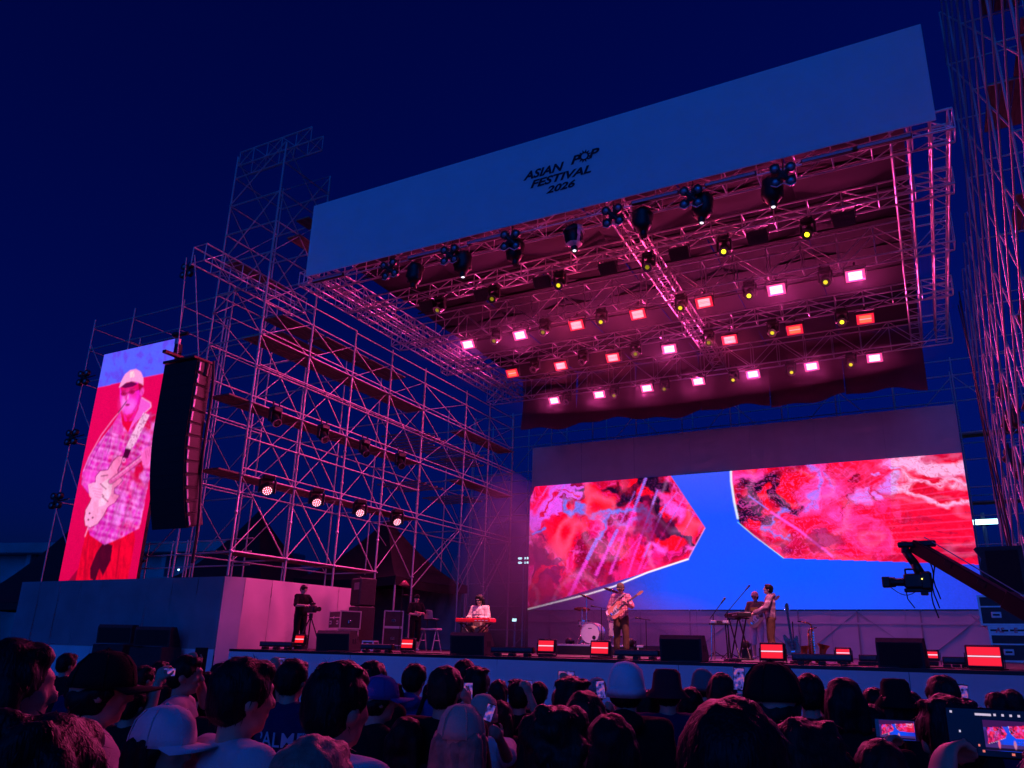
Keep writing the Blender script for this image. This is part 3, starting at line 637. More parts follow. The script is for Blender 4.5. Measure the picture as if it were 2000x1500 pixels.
def strobe_meshes(style):
    if style in _cache: return _cache[style]
    r = Euler((math.radians(38), 0, 0))
    M = r.to_matrix()
    hb = MB(); hb.box((0, 0, 0), (.50, .13, .32), .015, r)
    yk = MB()
    for s in (-1, 1): yk.box((s * .27, 0, .12), (.015, .04, .28), 0)
    yk.box((0, 0, .26), (.555, .04, .02)); yk.box((0, 0, .31), (.06, .06, .1), .01)
    fn = MB()
    for i in range(7): fn.box(M @ Vector((-.18 + .06 * i, .085, 0)), (.012, .05, .26), 0, r)
    pl = {}
    for nm, zc, hh in (('upper', .078, .115), ('lower', -.078, .115)):
        b = MB(); b.box(M @ Vector((0, -.070, zc * .84)), (.33, .012, hh * .72), .004, r); pl[nm] = b
    rim = MB(); rim.box(M @ Vector((0, -.062, 0)), (.47, .012, .30), .004, r)  # on lit styles the rim's emission stands in for spill and bloom round the plates
    ln = MB(); ln.box(M @ Vector((0, -.070, 0)), (.33, .012, .026), .003, r)
    top = {'pink': 'pink', 'red': 'red', 'amber': 'amber', 'off': 'off'}[style]
    res = [('housing', hb.mesh('housing', BLACKM)), ('yoke', yk.mesh('yoke', BLACKM)), ('heat_sink', fn.mesh('heat_sink', BLACKM)), ('bezel_rim', rim.mesh('bezel_rim', HOT['off' if style == 'off' else 'rim' if style == 'pink' else 'rimred'])), ('lamp_plate', pl['upper'].mesh('lamp_plate', HOT[top])), ('lamp_plate', pl['lower'].mesh('lamp_plate', HOT[top])), ('strobe_tube', ln.mesh('strobe_tube', HOT['off' if style == 'off' else ('red' if style != 'pink' else 'pink')]))]
    _cache[style] = res
    return res
def strobe(x, y, z, style, label, group):
    t = empty('strobe_light', label, 'stage light', (x, y, z), RND.uniform(-.05, .05), group)
    for n, me in strobe_meshes(style): link(n, me, t)
    if style in POWER:
        ld = bpy.data.lights.new('strobe_glow', 'AREA'); ld.shape = 'RECTANGLE'; ld.size, ld.size_y = .33, .17; ld.energy, ld.color = POWER[style]
        lo = bpy.data.objects.new('strobe_glow', ld); COL.objects.link(lo); lo.parent = t; dn = Vector((0, -math.cos(.663), -math.sin(.663))); lo.location = dn * .09; lo.rotation_euler = dn.to_track_quat('-Z', 'Y').to_euler()
    return t
POWER = {'pink': (180, (1.0, .06, .34)), 'red': (110, (1.0, .05, .17)), 'amber': (4, (1.0, .08, .04))}
XS = [-12.6, -10.68, -8.75, -6.79, -4.83, -2.86, -.88]
for row, (y, z, nm) in enumerate(((17.30, 11.45, 'second'), (19.70, 11.10, 'third'), (22.72, 11.10, 'fourth'), (26.22, 11.10, 'rearmost'))):
    for i, xx in enumerate(XS):
        st = 'off' if row == 0 else 'pink'
        if row == 1 and i in (2, 3, 4): st = 'red'
        if row == 2: st = ['amber', 'red', 'red', 'pink', 'red', 'amber', 'amber'][i]
        word = {'off': 'unlit black strobe', 'pink': 'white-hot pink strobe', 'red': 'glowing red strobe', 'amber': 'dimmer red-orange strobe'}[st]
        strobe(xx, y, z, st, '%s, %s from left on the %s roof truss' % (word, ORD[i], nm), 'strobes in rows under the roof')
def head_meshes(key, lens):
    if key in _cache: return _cache[key]
    tilt = Euler((math.radians(-52), 0, 0)); M = tilt.to_matrix()
    b = MB().box((0, 0, .03), (.30, .26, .14), .025)
    for s in (-1, 1): b.cyl((s * .1, 0, .1), (s * .1, 0, .26), .018, .018, 8)
    yk = MB()
    for s in (-1, 1): yk.box((s * .165, 0, -.15), (.045, .12, .34), .018)
    yk.box((0, 0, -.03), (.34, .13, .05), .015)
    hd = MB()
    D = M @ Vector((0, 0, -1)); hc = Vector((0, 0, -.24))
    D = Vector((0, -.72, -.69)).normalized()
    T = Matrix.Translation(hc) @ D.to_track_quat('Z', 'Y').to_matrix().to_4x4()
    hd.lathe([(0.03, -.2), (.10, -.19), (.125, -.12), (.13, .02), (.118, .14), (.12, .17), (.105, .18), (.105, .165)], 18, T)
    ln = MB(); disc(ln, hc + D * .158, D, .058, 16, .016); gl = MB(); disc(gl, hc + D * .150, D, .098, 16, .012)
    rg = MB(); rg.lathe([(.107, .168), (.128, .168), (.128, .19), (.107, .19), (.107, .168)], 18, T)
    res = [('base', b.mesh('base', BLACK)), ('yoke', yk.mesh('yoke', BLACK)), ('head', hd.mesh('head', BLACK, True)), ('lens', ln.mesh('lens', lens)), ('front_glass', gl.mesh('front_glass', LENS)), ('lens_ring', rg.mesh('lens_ring', CHROME))]
    _cache[key] = res
    return res
def moving_head(x, y, z, key, lens, label, group, rz=0.0):
    t = empty('moving_head_light', label, 'stage light', (x, y, z), rz, group)
    for n, me in head_meshes(key, lens): link(n, me, t)
    return t
MX = [[-12.2, -10.35, -8.25, -5.68, -3.7, -1.69], [-11.5, -9.78, -7.9, -5.47, -3.55, -1.6], [-11.65, -9.8, -7.9, -5.46, -3.48, -1.51], [-12.1, -10.1, -8.1, -5.53, -3.56, -1.6]]
LEV = [['c', 'c', 'b', 'c', 'a', 'a'], ['c', 'c', 'b', 'b', 'a', 'b'], ['off', 'off', 'c', 'c', 'b', 'a'], ['off', 'c', 'c', 'b', 'b', 'b']]
for row, (y, z, nm) in enumerate(((17.4, 11.58, 'second'), (19.6, 11.30, 'third'), (22.6, 11.35, 'fourth'), (26.3, 11.3, 'rearmost'))):
    for i, xx in enumerate(MX[row]):
        lv = LEV[row][i]
        moving_head(xx, y, z, 'mh_' + lv, LENS if lv == 'off' else YEL[lv], '%s moving head, %s from left on the %s roof truss' % ({'a': 'bright yellow', 'b': 'yellow', 'c': 'faintly yellow', 'off': 'dark'}[lv], ORD[i], nm), 'moving heads between the strobes', RND.uniform(-.25, .25))
# front truss: four-lamp blinders and bulky profile heads hanging straight down
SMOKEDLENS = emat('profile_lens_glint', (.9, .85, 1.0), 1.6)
PLASTIC = mat('clear_rain_cover', (.75, .7, .74), .25, 0, .3, 12, .8, 18)
bl = MB(); bl.box((0, 0, 0), (.2, .10, .2), .03)
for sx in (-1, 1):
    for sz in (-1, 1): bl.lathe([(.05, .08), (.105, .05), (.112, -.05), (.10, -.06), (.095, -.045)], 14, Matrix.Translation((sx * .16, 0, sz * .15)) @ Matrix.Rotation(math.radians(90), 4, 'X') @ Matrix.Rotation(math.pi, 4, 'X')); bl.cyl((0, 0, 0), (sx * .15, 0, sz * .14), .06, .06, 8)
_bl = bl.mesh('body', BLACK, False)
_bq = []
for sx in (-1, 1):
    for sz in (-1, 1):
        b = MB(); b.sph((sx * .16, -.04, sz * .15), (.07, .03, .07), 2); _bq.append(b.mesh('bulb_lens', mat('blinder_lens', (.35, .36, .42), .15, .5, .2, 20), True))
_bb = MB().cyl((0, .05, .1), (0, .12, .42), .02, .02, 8).mesh('hanger', BLACKM)
for i, xx in enumerate((-12.36, -10.4, -8.57, -5.79, -3.89, -1.87)):
    t = empty('blinder_light', 'unlit four-lamp blinder, %s from left under the banner' % ORD[i], 'stage light', (xx, 15.12, 11.58), RND.uniform(-.15, .15), 'blinders on the front truss')
    t.rotation_euler = (RND.uniform(.15, .3), RND.uniform(-.12, .12), t.rotation_euler[2])
    link('body', _bl, t); link('hanger', _bb, t)
    for me in _bq: link('bulb_lens', me, t)
    cpg = MB().tube([(-.26, -.06, -.22), (-.14, -.07, -.27), (0, -.07, -.2), (.14, -.07, -.27), (.26, -.06, -.22)], .012, 6).build('guard_wire', STEEL, t)
def profile_meshes(bag):
    k = 'profile%d' % bag
    if k in _cache: return _cache[k]
    b = MB().box((0, 0, .12), (.38, .34, .2), .04)
    yk = MB()
    for s in (-1, 1): yk.box((s * .23, 0, -.16), (.07, .18, .46), .03)
    yk.box((0, 0, .02), (.5, .2, .08), .03)
    hd = MB().lathe([(.10, .10), (.17, .04), (.19, -.10), (.18, -.26), (.13, -.34), (.105, -.42), (.10, -.60), (.085, -.62), (.08, -.60)], 18)
    ln = MB().cyl((0, 0, -.60), (0, 0, -.612), .05, .05, 16)
    res = [('base', b.mesh('base', BLACK)), ('yoke', yk.mesh('yoke', BLACK)), ('head', hd.mesh('head', BLACK, True)), ('lens', ln.mesh('lens', SMOKEDLENS if bag != 2 else LENS))]
    cv = MB(); rr = random.Random(5 + bag)
    prof = [(.12, .25), (.26, .18), (.31, .02), (.27, -.14), (.29, -.24), (.22, -.38), (.12, -.48)]
    cv.lathe(prof, 16)
    for v in cv.bm.verts:
        f = 1 + rr.uniform(-.14, .14); v.co.x *= f; v.co.y *= f * .9; v.co.z += rr.uniform(-.02, .02)
    cv.bm.faces.ensure_lookup_table()
    if bag == 1:
        for f in [f for f in cv.bm.faces if f.calc_center_median().y < -.16 and abs(f.calc_center_median().x) < .17]: cv.bm.faces.remove(f)
    res.append(('rain_cover', cv.mesh('rain_cover', PLASTIC if bag == 1 else BLACK, True)))
    _cache[k] = res
    return res
AIM = {1: ((-7.6, 20.5, DECK + .8), 5000, 26), 3: ((-9.85, 16.8, DECK + 1), 12000, 24), 5: ((-6.6, 17.2, DECK + 1.1), 11000, 22), 6: ((-3.7, 18.0, DECK + 1.1), 10000, 22)}
for i, (xx, bag) in enumerate(((-11.72, 2), (-10.18, 0), (-8.62, 2), (-6.95, 1), (-5.18, 2), (-3.7, 0), (-2.15, 0))):
    t = empty('profile_light', ('bulky moving head in a clear pink-lit rain cover under the banner' if bag == 1 else 'bulky dark moving head, %s from left under the banner' % ORD[i]), 'stage light', (xx, 15.42, 11.55), RND.uniform(-.3, .3), 'large moving heads on the front truss')
    t.rotation_euler = (RND.uniform(-.12, .05), RND.uniform(-.12, .12), t.rotation_euler[2])
    t.scale = (.86, .86, .86)
    for n, me in profile_meshes(bag): link(n, me, t)
    if i in AIM:                                   # the lit ones throw a soft warm-pink beam on the players
        ld = bpy.data.lights.new('profile_beam', 'SPOT'); ld.energy = AIM[i][1]; ld.color = (1.0, .24, .36); ld.spot_size = math.radians(AIM[i][2]); ld.spot_blend = 1.0; ld.shadow_soft_size = .08
        lo = bpy.data.objects.new('profile_beam', ld); COL.objects.link(lo); lo.location = (xx, 15.36, 10.72); lo.rotation_euler = (Vector(AIM[i][0]) - Vector((xx, 15.36, 10.72))).to_track_quat('-Z', 'Y').to_euler()
# blue-grey battens lying along the front truss
BAT = mat('led_batten_face', (.30, .34, .42), .3, 0, .1, 20)
for i, xx in enumerate((-14.6, -11.2, -9.3, -4.75, -3.0, -.9, .1)):
    t = empty('led_batten', 'slim unlit batten strip, %s from left along the banner\'s lower edge' % ORD[i], 'stage light', (xx, 15.14, 11.80), 0, 'batten strips on the front truss')
    MB().box((0, 0, 0), (1.15, .09, .09), .012).build('housing', BLACKM, t); MB().box((0, -.05, -.01), (1.1, .012, .06), .003).build('light_strip', BAT, t)
    for s in (-.4, .4): MB().box((s, .1, .02), (.04, .16, .04), .005).build('clamp', BLACKM, t)
for i in range(9):     # cable loops on trusses
    y, z = [(15.5, 11.75), (17.4, 11.7), (19.75, 11.42), (22.7, 11.48), (26.2, 11.32)][i % 5]; x0 = -13.5 + i * 1.5
    pts = [(x0 + .12 * k, y - .25, z + .05 - .22 * math.sin(math.pi * k / 12) * (1 + .3 * math.sin(k))) for k in range(13)]
    o = MB().tube(pts, .012, 5).build('truss_cable', CABLE); tag(o, 'black cable drooping from a roof truss, %s from left' % ORD[i], 'cable', 'cables looped under the roof')

# ================================================================== SCAFFOLDS
RP = .025
def collar(parent, p, org):
    if 'collar' not in _cache: _cache['collar'] = MB().cyl((0, 0, -.035), (0, 0, .035), .045, .045, 8).mesh('coupler', STEEL, True)
    return link('coupler', _cache['collar'], parent, Vector(p) - Vector(org))
YS = [14.19, 16.14, 18.10, 20.06, 22.08, 24.98, 26.85, 28.95]
ZA = 8.137 + CAM_Z
LVL = [ZA - k for k in range(7)]           # A .. G
XI, XO = -15.95, -18.0
scafL = empty('scaffold', 'tall pink-lit scaffold wall along the left side of the stage', 'scaffold', (XI, 14.2, DECK)); o1 = scafL.location
for i, y in enumerate(YS):
    for X in (XI, XO):
        top = 11.55 if i > 1 else 16.2
        if X == XO and i == 1: top = 14.5
        z0 = PTOP if (y < 19.2) else DECK
        if X == XO: z0 = 0.0 if y > 19.4 else PTOP
        pipe(scafL, 'standard', (X, y, z0), (X, y, top), RP * (1.18 if X == XI else .95), STEEL, o1)
        if X == XI:
            for z in LVL + [10.95, 10.44, 9.44, 7.44, 6.44, 5.44]: collar(scafL, (X, y, z), o1) if z > z0 else None
for k, z in enumerate(LVL):
    if k == 5: continue
    for i in range(len(YS) - 1):
        if k == 6 and i > 2: continue
        if k == 3 and i > 3: continue
        pipe(scafL, 'ledger', (XI, YS[i], z), (XI, YS[i + 1], z), RP * .92, STEEL, o1)
        if k in (1, 0, 2, 4) or i < 3: pipe(scafL, 'ledger', (XI + (.12 if k == 1 else 0), YS[i], z + (.07 if k == 1 else .18 if k in (2, 4) else .14)), (XI + (.12 if k == 1 else 0), YS[i + 1], z + (.07 if k == 1 else .18 if k in (2, 4) else .14)), RP * .8, STEEL, o1) if k in (0, 1, 2, 4) else None
        if k != 3: pipe(scafL, 'ledger', (XO, YS[i], z), (XO, YS[i + 1], z), RP * .9, STEEL, o1)
for z in (10.95, 11.45):
    for i in range(2 if z > 11.2 else 0, len(YS) - 1): pipe(scafL, 'ledger', (XI, YS[i], z), (XI, YS[i + 1], z), RP * .9, STEEL, o1)
for i, y in enumerate(YS):
    for k, z in enumerate(LVL):
        if k in (0, 2, 4, 6) and not (k == 6 and i > 3): pipe(scafL, 'transom', (XO, y, z - .03), (XI + .1, y, z - .03), RP * .85, STEEL, o1)
        elif k == 1 and i % 2: pipe(scafL, 'transom', (XO, y, z - .03), (XI, y, z - .03), RP * .8, STEEL, o1)
for i in range(len(YS) - 1):
    for zt, zb in ((10.95, LVL[0]), (LVL[0], LVL[2]), (LVL[2], LVL[4]), (LVL[4], LVL[6])):
        if zb == LVL[6] and i > 3 : zb = LVL[6] 
        pipe(scafL, 'diagonal_brace', (XI - .05, YS[i] + .04, zt), (XI - .05, YS[i + 1] - .04, zb), RP * .72, STEEL, o1)
        pipe(scafL, 'diagonal_brace', (XI - .09, YS[i + 1] - .05, zt), (XI - .09, YS[i] + .05, zb), RP * .55, STEEL, o1)
        if i % 2 == 0: pipe(scafL, 'diagonal_brace', (XO, YS[i] + .04, zt), (XO, YS[i + 1] - .04, zb), RP * .6, STEEL, o1)
        if i == 1: pipe(scafL, 'diagonal_brace', (XO - .03, YS[i + 1], zt), (XO - .03, YS[i], zb), RP * .5, STEEL, o1)
for i in (4, 5, 6): pipe(scafL, 'diagonal_brace', (XI - .02, YS[i + 1], LVL[4]), (XI - .02, YS[i], LVL[4] - 2.4), RP * .8, STEEL, o1)
def planks(parent, org, x0, y0, y1, z, n=2, wd=.24):
    for k in range(n): ubox(parent, 'plank', (x0 - .14 - k * (wd + .02), (y0 + y1) / 2, z), (wd, abs(y1 - y0) - .03, .045), PLANK, org)
for a, b, k in ((-1, 0, 2), (0, 1, 2), (1, 2, 2), (2, 3, 2), (3, 4, 2), (5, 6, 2), (6, 7, 2), (-1, 0, 4), (0, 1, 4), (1, 2, 4), (2, 3, 4), (3, 4, 4), (0, 1, 0), (1, 2, 0), (2, 3, 0), (3, 4, 0), (5, 6, 0), (6, 7, 0), (0, 1, 6), (1, 2, 6), (2, 3, 6)):
    ya = YS[a] if a >= 0 else YS[0] - .75
    planks(scafL, o1, XI, ya, YS[b], LVL[k] + .01, 3)
for i, (y0, y1) in enumerate(((15.2, 17.0), (17.1, 19.2), (19.3, 21.3), (16.2, 18.2))):
    for q_ in range(3): ubox(scafL, 'plank', (-16.4 - .28 * q_ - (1.0 if i == 3 else 0), (y0 + y1) / 2, 10.98), (.25, y1 - y0, .045), PLANK, o1)
for i in (4, 5):       # slatted landings
    for k, z in ((0, LVL[0] - .75), (1, LVL[1] - .1), (2, LVL[2] - .6)):
        for q_ in range(5): ubox(scafL, 'landing_slat', (-17.0, YS[i] + .25 + q_ * .36, z), (1.9, .09, .04), PLANK, o1)
# ---- tower rising above the scaffold at the front corner
tow = empty('scaffold_tower', 'dark scaffold tower rising above the banner\'s left end', 'scaffold', (-17.0, 14.4, 11.5)); o2 = tow.location
ZT = 16.3
for X in (-18.0, -19.9):
    for y in ((14.19, 16.14) if X == -18.0 else (16.14,)): pipe(tow, 'standard', (X, y, PTOP), (X, y, ZT if X == -18.0 else 13.2), RP, STEEL, o2)
for z in (11.5, 12.5, 13.5, 14.5, 15.5):
    for y in (14.19, 16.14): pipe(tow, 'ledger', (-18.0, y, z), (-15.95, y, z), RP * .9, STEEL, o2)
    for X in (-15.95, -18.0): pipe(tow, 'ledger', (X, 14.19, z + .02), (X, 16.14 + (2 if z < 13 else 0), z + .02), RP * .9, STEEL, o2)
for zt, zb in ((16.2, 14.5), (14.5, 12.5), (12.5, 10.9)):
    for X in (-15.97, -18.02):
        pipe(tow, 'diagonal_brace', (X, 14.19, zt), (X, 16.14, zb), RP * .7, STEEL, o2); pipe(tow, 'diagonal_brace', (X - .03, 16.14, zt), (X - .03, 14.19, zb), RP * .6, STEEL, o2)
    for y in (14.15, 16.17): pipe(tow, 'diagonal_brace', (-18.0, y, zb), (-15.95, y, zt), RP * .7, STEEL, o2)
for q_ in range(2):
    ubox(tow, 'plank', (-17.75 + .27 * q_, 15.2, 12.53), (.25, 2.1, .045), PLANK, o2); ubox(tow, 'plank', (-16.3 + .27 * q_, 16.2, 13.52), (.25, 2.2, .045), PLANK, o2); ubox(tow, 'plank', (-16.6 + .27 * q_, 16.6, 14.5), (.25, 1.9, .045), PLANK, o2)
truss('hoist_truss', 'dark hoist truss across the top of the scaffold tower', (-18.25, 14.7, 16.2), (-15.25, 14.7, 16.2), .5, .5, .55, STEEL)
truss('cantilever_truss', 'cantilever truss poking forward from the tower above the line array', (-16.75, 12.45, 11.5), (-16.75, 16.3, 11.5), .5, .5, .6, ALU)
# ---- wing scaffold behind the side screen
wing = empty('wing_scaffold', 'thin dark scaffold frame behind and left of the tall side screen', 'scaffold', (-22, 15.2, PTOP)); o3 = wing.location
WX = [-24.75, -22.7, -20.3, -18.05]
for i, X in enumerate(WX):
    for y in (14.85, 16.6): pipe(wing, 'standard', (X, y, PTOP), (X, y, [12.2, 12.25, 12.1, 12.1][i]), RP * .9, STEEL, o3)
for z in (5.9, 7.9, 9.9, 11.1, 11.9):
    for y in (14.85, 16.6):
        for i in range(3): pipe(wing, 'ledger', (WX[i], y, z), (WX[i + 1], y, z), RP * .8, STEEL, o3)
    for X in WX: pipe(wing, 'transom', (X, 14.85, z - .04), (X, 16.6, z - .04), RP * .75, STEEL, o3)
for i in range(3):
    for z in (3.9, 5.9, 7.9, 9.9):
        pipe(wing, 'diagonal_brace', (WX[i], 16.6, z), (WX[i + 1], 16.6, z + 2), RP * .6, STEEL, o3)
for z in (4.2, 5.9, 7.9, 9.9): pipe(wing, 'diagonal_brace', (-24.75, 14.85, z + 1.4), (-23.6, 14.85, z), RP * .7, STEEL, o3)
for X in (-20.9, -20.2, -19.2, -18.6): pipe(wing, 'handrail', (X, 15.0, PTOP + .02), (X, 15.0, PTOP + 1.1), RP * .7, STEEL, o3)
for z in (PTOP + .35, PTOP + .7, PTOP + 1.05): pipe(wing, 'handrail', (-20.9, 15.0, z), (-16.1, 15.0, z), RP * .75, STEEL, o3)
# ---- scaffold behind the back wall
rs = empty('rear_scaffold', 'thin scaffold grid standing behind the back wall and screen', 'scaffold', (-7, 31.2, 0)); o4 = rs.location
RXS = [-19.0 + 2.05 * i for i in range(14)]
for X in RXS:
    pipe(rs, 'standard', (X, 30.7, 0), (X, 30.7, 12.3), RP * 1.1, STEEL, o4); pipe(rs, 'standard', (X, 32.4, 0), (X, 32.4, 12.3), RP, STEEL, o4)
for z in (10.6, 11.6, 12.2, 9.4, 8.4, 7.4, 6.4, 5.4, 4.4, 3.4, 2.4):
    for i in range(13):
        if z > 10.3 or RXS[i] < -15.4 or RXS[i + 1] > 1.2:
            pipe(rs, 'ledger', (RXS[i], 30.7, z), (RXS[i + 1], 30.7, z), RP * .95, STEEL, o4)
            if z in (11.6, 9.4, 7.4, 5.4): pipe(rs, 'ledger', (RXS[i], 32.4, z), (RXS[i + 1], 32.4, z), RP * .95, STEEL, o4)
for i in range(13):
    a, b = (9.4, 11.6) if i % 2 else (11.6, 9.4)
    pipe(rs, 'diagonal_brace', (RXS[i], 30.75, a), (RXS[i + 1], 30.75, b), RP * .8, STEEL, o4)
    if RXS[i] < -15.4:
        for z in (1.4, 3.4, 5.4, 7.4): pipe(rs, 'diagonal_brace', (RXS[i], 30.75, z), (RXS[i + 1], 30.75, z + 2), RP * .7, STEEL, o4)
for X in (1.5, 2.6):
    ubox(rs, 'walkway', (X + .6, 31.4, 9.45), (1.6, .5, .06), PLANK, o4); ubox(rs, 'walkway', (X + .6, 31.4, 6.95), (1.6, .5, .06), PLANK, o4)
# ---- scaffold on the right
scafR = empty('right_scaffold', 'tall pink-lit scaffold with crossed braces at the right picture edge', 'scaffold', (2.6, 20, 0)); o5 = scafR.location
RYS = [9.9, 11.85, 13.8, 15.75, 17.7, 19.65, 21.6, 23.55, 25.5, 27.45, 29.4]; XR0, XR1 = 2.15, 4.2
for y in RYS:
    for X in (XR0, XR1): pipe(scafR, 'standard', (X, y, 0), (X, y, 20.0 if y < 22 else 13.5), RP, STEEL, o5)
for z in [1.9 * k + 1.0 for k in range(1, 10)]:
    for i in range(len(RYS) - 1):
        if z > 13.4 and RYS[i] > 20: continue
        pipe(scafR, 'ledger', (XR1, RYS[i], z), (XR1, RYS[i + 1], z), RP * .8, STEEL, o5)
        pipe(scafR, 'diagonal_brace', (XR0 + .03, RYS[i], z), (XR0 + .03, RYS[i + 1], z + 1.9), RP * .8, STEEL, o5)
        pipe(scafR, 'diagonal_brace', (XR0 - .03, RYS[i + 1], z), (XR0 - .03, RYS[i], z + 1.9), RP * .8, STEEL, o5)
    for iy, y in enumerate(RYS):
        if (z > 13.4 and y > 22) or (iy + int(z)) % 2: continue
        pipe(scafR, 'transom', (XR0, y, z), (XR1, y, z), RP * .8, STEEL, o5)
for y0, z, X in ((13.8, 16.2, 3.0), (15.75, 14.3, 3.4), (17.7, 14.3, 2.9), (15.75, 16.2, 3.0), (19.65, 12.4, 3.3), (17.7, 10.5, 3.3), (21.6, 10.5, 3.3), (23.55, 8.6, 3.3), (19.65, 8.6, 3.3), (11.85, 18.1, 3.0), (9.9, 18.1, 3.1), (13.8, 18.1, 3.6)):
    for q_ in range(3): ubox(scafR, 'plank', (X + .27 * q_ - .3, y0 + .97, z + .05), (.25, 1.9, .045), PLANK, o5)
for i, (y, z) in enumerate(((23.2, 8.7), (23.6, 7.9), (24.6, 7.2), (22.4, 6.3), (21.9, 7.6))):
    moving_head(XR0 + .15, y, z, 'mh_off', LENS, 'dark moving head clamped to the right scaffold, %s from top' % ORD[[0, 1, 3, 4, 2][i]], 'moving heads on the right scaffold', 1.6)
for i in range(4):
    pts = [(1.75 + .02 * i, 24.2 - .35 * i, 12 - .6 * k + .0) for k in range(18)]
    pts = [(1.7 + .12 * math.sin(k * .5 + i) * .3 + .02 * k, 25.5 - .35 * i - .02 * k, 12.2 - .6 * k) for k in range(17)]
    tag(MB().tube(pts, .018, 5).build('hanging_cable', CABLE), 'dark cable hanging beside the big screen\'s right edge, %s from back' % ORD[i], 'cable', 'cables hanging on the right')
# ---- lights on the left scaffold decks
for i, y in enumerate((14.78, 16.7, 18.6, 20.5)):
    moving_head(-15.62, y, LVL[2] - .14, 'mh_off', LENS, 'unlit moving head, %s from left on the upper scaffold deck' % ORD[i], 'moving heads on the left scaffold', 1.3 + RND.uniform(-.2, .2))
WHOT = emat('wash_led_pink', (1.0, .62, .80), 2.2)
def wash_meshes():
    if 'wash' in _cache: return _cache['wash']
    b = MB().box((0, 0, .1), (.34, .30, .13), .03)
    yk = MB()
    for s in (-1, 1): yk.box((s * .20, 0, -.12), (.05, .13, .36), .02)
    D = Vector((0, -.78, -.62)).normalized(); T = Matrix.Translation((0, 0, -.2)) @ D.to_track_quat('Z', 'Y').to_matrix().to_4x4()
    hd = MB().lathe([(.05, -.17), (.14, -.15), (.165, -.05), (.165, .06), (.15, .09), (.145, .07)], 18, T)
    pts = [(0, 0)] + [(.055 * math.cos(a * 1.0472), .055 * math.sin(a * 1.0472)) for a in range(6)] + [(.108 * math.cos(a * .5236), .108 * math.sin(a * .5236)) for a in range(12)]
    ld = MB()
    for x, y in pts: ld.cyl(T @ Vector((x, y, .075)), T @ Vector((x, y, .088)), .014, .014, 8)
    fc = MB().cyl(T @ Vector((0, 0, .06)), T @ Vector((0, 0, .074)), .125, .125, 18)
    _cache['wash'] = [('base', b.mesh('base', BLACK)), ('yoke', yk.mesh('yoke', BLACK)), ('head', hd.mesh('head', BLACK, True)), ('face_plate', fc.mesh('face_plate', emat('wash_face_glow', (1.0, .02, .10), .9))), ('led_cluster', ld.mesh('led_cluster', WHOT))]
    return _cache['wash']
for i, y in enumerate((14.8, 16.7, 18.63, 20.53)):
    t = empty('wash_light', 'lit pink wash light, %s from left on the lower scaffold deck' % ORD[i], 'stage light', (-15.6, y, LVL[4] - .12), 1.05, 'wash lights on the left scaffold')
    for n, me in wash_meshes(): link(n, me, t)
    ld = bpy.data.lights.new('wash_glow', 'AREA'); ld.shape = 'DISK'; ld.size = .22; ld.energy = 70; ld.color = (1.0, .06, .34)
    lo = bpy.data.objects.new('wash_glow', ld); COL.objects.link(lo); lo.parent = t; dn = Vector((0, -.78, -.62)).normalized(); lo.location = Vector((0, 0, -.2)) + dn * .11; lo.rotation_euler = dn.to_track_quat('-Z', 'Y').to_euler()
# small four-lamp fixtures at the far left
for i, (px, py) in enumerate(((163, 738), (140, 854), (110, 978), (366, 528))):
    P = at_y(px, py, 14.75)
    t = empty('blinder_light', 'small dark four-lamp blinder on the wing scaffold, %s' % ['topmost beside the tall screen', 'middle one beside the tall screen', 'lowest beside the tall screen', 'high under the cantilever truss'][i], 'stage light', P, 0, 'blinders on the left wing')
    link('body', _bl, t)
    for me in _bq: link('bulb_lens', me, t)
    MB().cyl((0, .06, 0), (.5, .08, .05), .02, .02, 6).build('hanger', BLACKM, t)
# ---- line array
AY = 12.15
aTL, aTR, aB = at_y(320, 715, AY), at_y(398, 694, AY), at_y(305, 1030, AY)
aFR = at_y(384, 700, AY); AW = (aFR.x - aTL.x) * .97
arr = empty('line_array', 'long curved black line array of speakers hanging beside the tall screen', 'speaker', ((aTL.x + aFR.x) / 2, AY, aTL.z)); oa = arr.location
NC = 13; hC = (aTL.z + .02 - aB.z) / NC
cabm = MB(); cabm.box((0, .25, 0), (AW, .46, hC - .002), .008); cabm = cabm.mesh('cabinet', CABINET)
grm = MB().box((0, 0, 0), (AW - .03, .04, hC - .001), .003).mesh('grille', GRILLE); sdm = MB().box((AW / 2 + .005, .22, 0), (.03, .34, hC - .06), .008).mesh('side_plate', mat('array_side_plate', (.028, .02, .024), .5, .2, .3, 10)); hnm = MB().box((AW / 2 + .02, .06, 0), (.02, .05, hC * .7), .005).mesh('rigging_bar', STEEL)
zc, yc, an = 0.0, 0.0, 0.0
for i in range(NC):
    cb_ = link('cabinet', cabm, arr, (.06, yc + hC * .5 * math.sin(an), zc - hC * .5 * math.cos(an)), (an, 0, .05)); link('grille', grm, cb_, (0, 0, 0)); link('side_plate', sdm, cb_); link('rigging_bar', hnm, cb_)
    zc -= hC * math.cos(an); yc += hC * math.sin(an)
    an = 0 if i < 4 else (i - 3) * .038
fr_ = MB(); fr_.box((-.02, .25, .08), (AW, .6, .07), .01); fr_.box((.0, .1, .14), (.12, 1.2, .08), .01); fr_.build('fly_frame', mat('fly_frame_red', (.10, .03, .03), .5, .4, .2, 8), arr)
for s in (-.4, .4): pipe(arr, 'chain', (s, .2, .15), (s * .4 - .3, .0, 11.5 - oa.z), .015, STEEL)
mo = MB().cyl((.6, .3, -.35), (.6, .3, -.02), .09, .09, 12).build('hoist_motor', BLACKM, arr)
pts = [(.68, .4, .1 - .35 * k) for k in range(15)]; pts = [(.68 + .05 * math.sin(k * .7), .45 + .02 * k, .1 - .36 * k) for k in range(15)]
MB().tube(pts, .035, 6).build('cable_bundle', CABLE, arr)
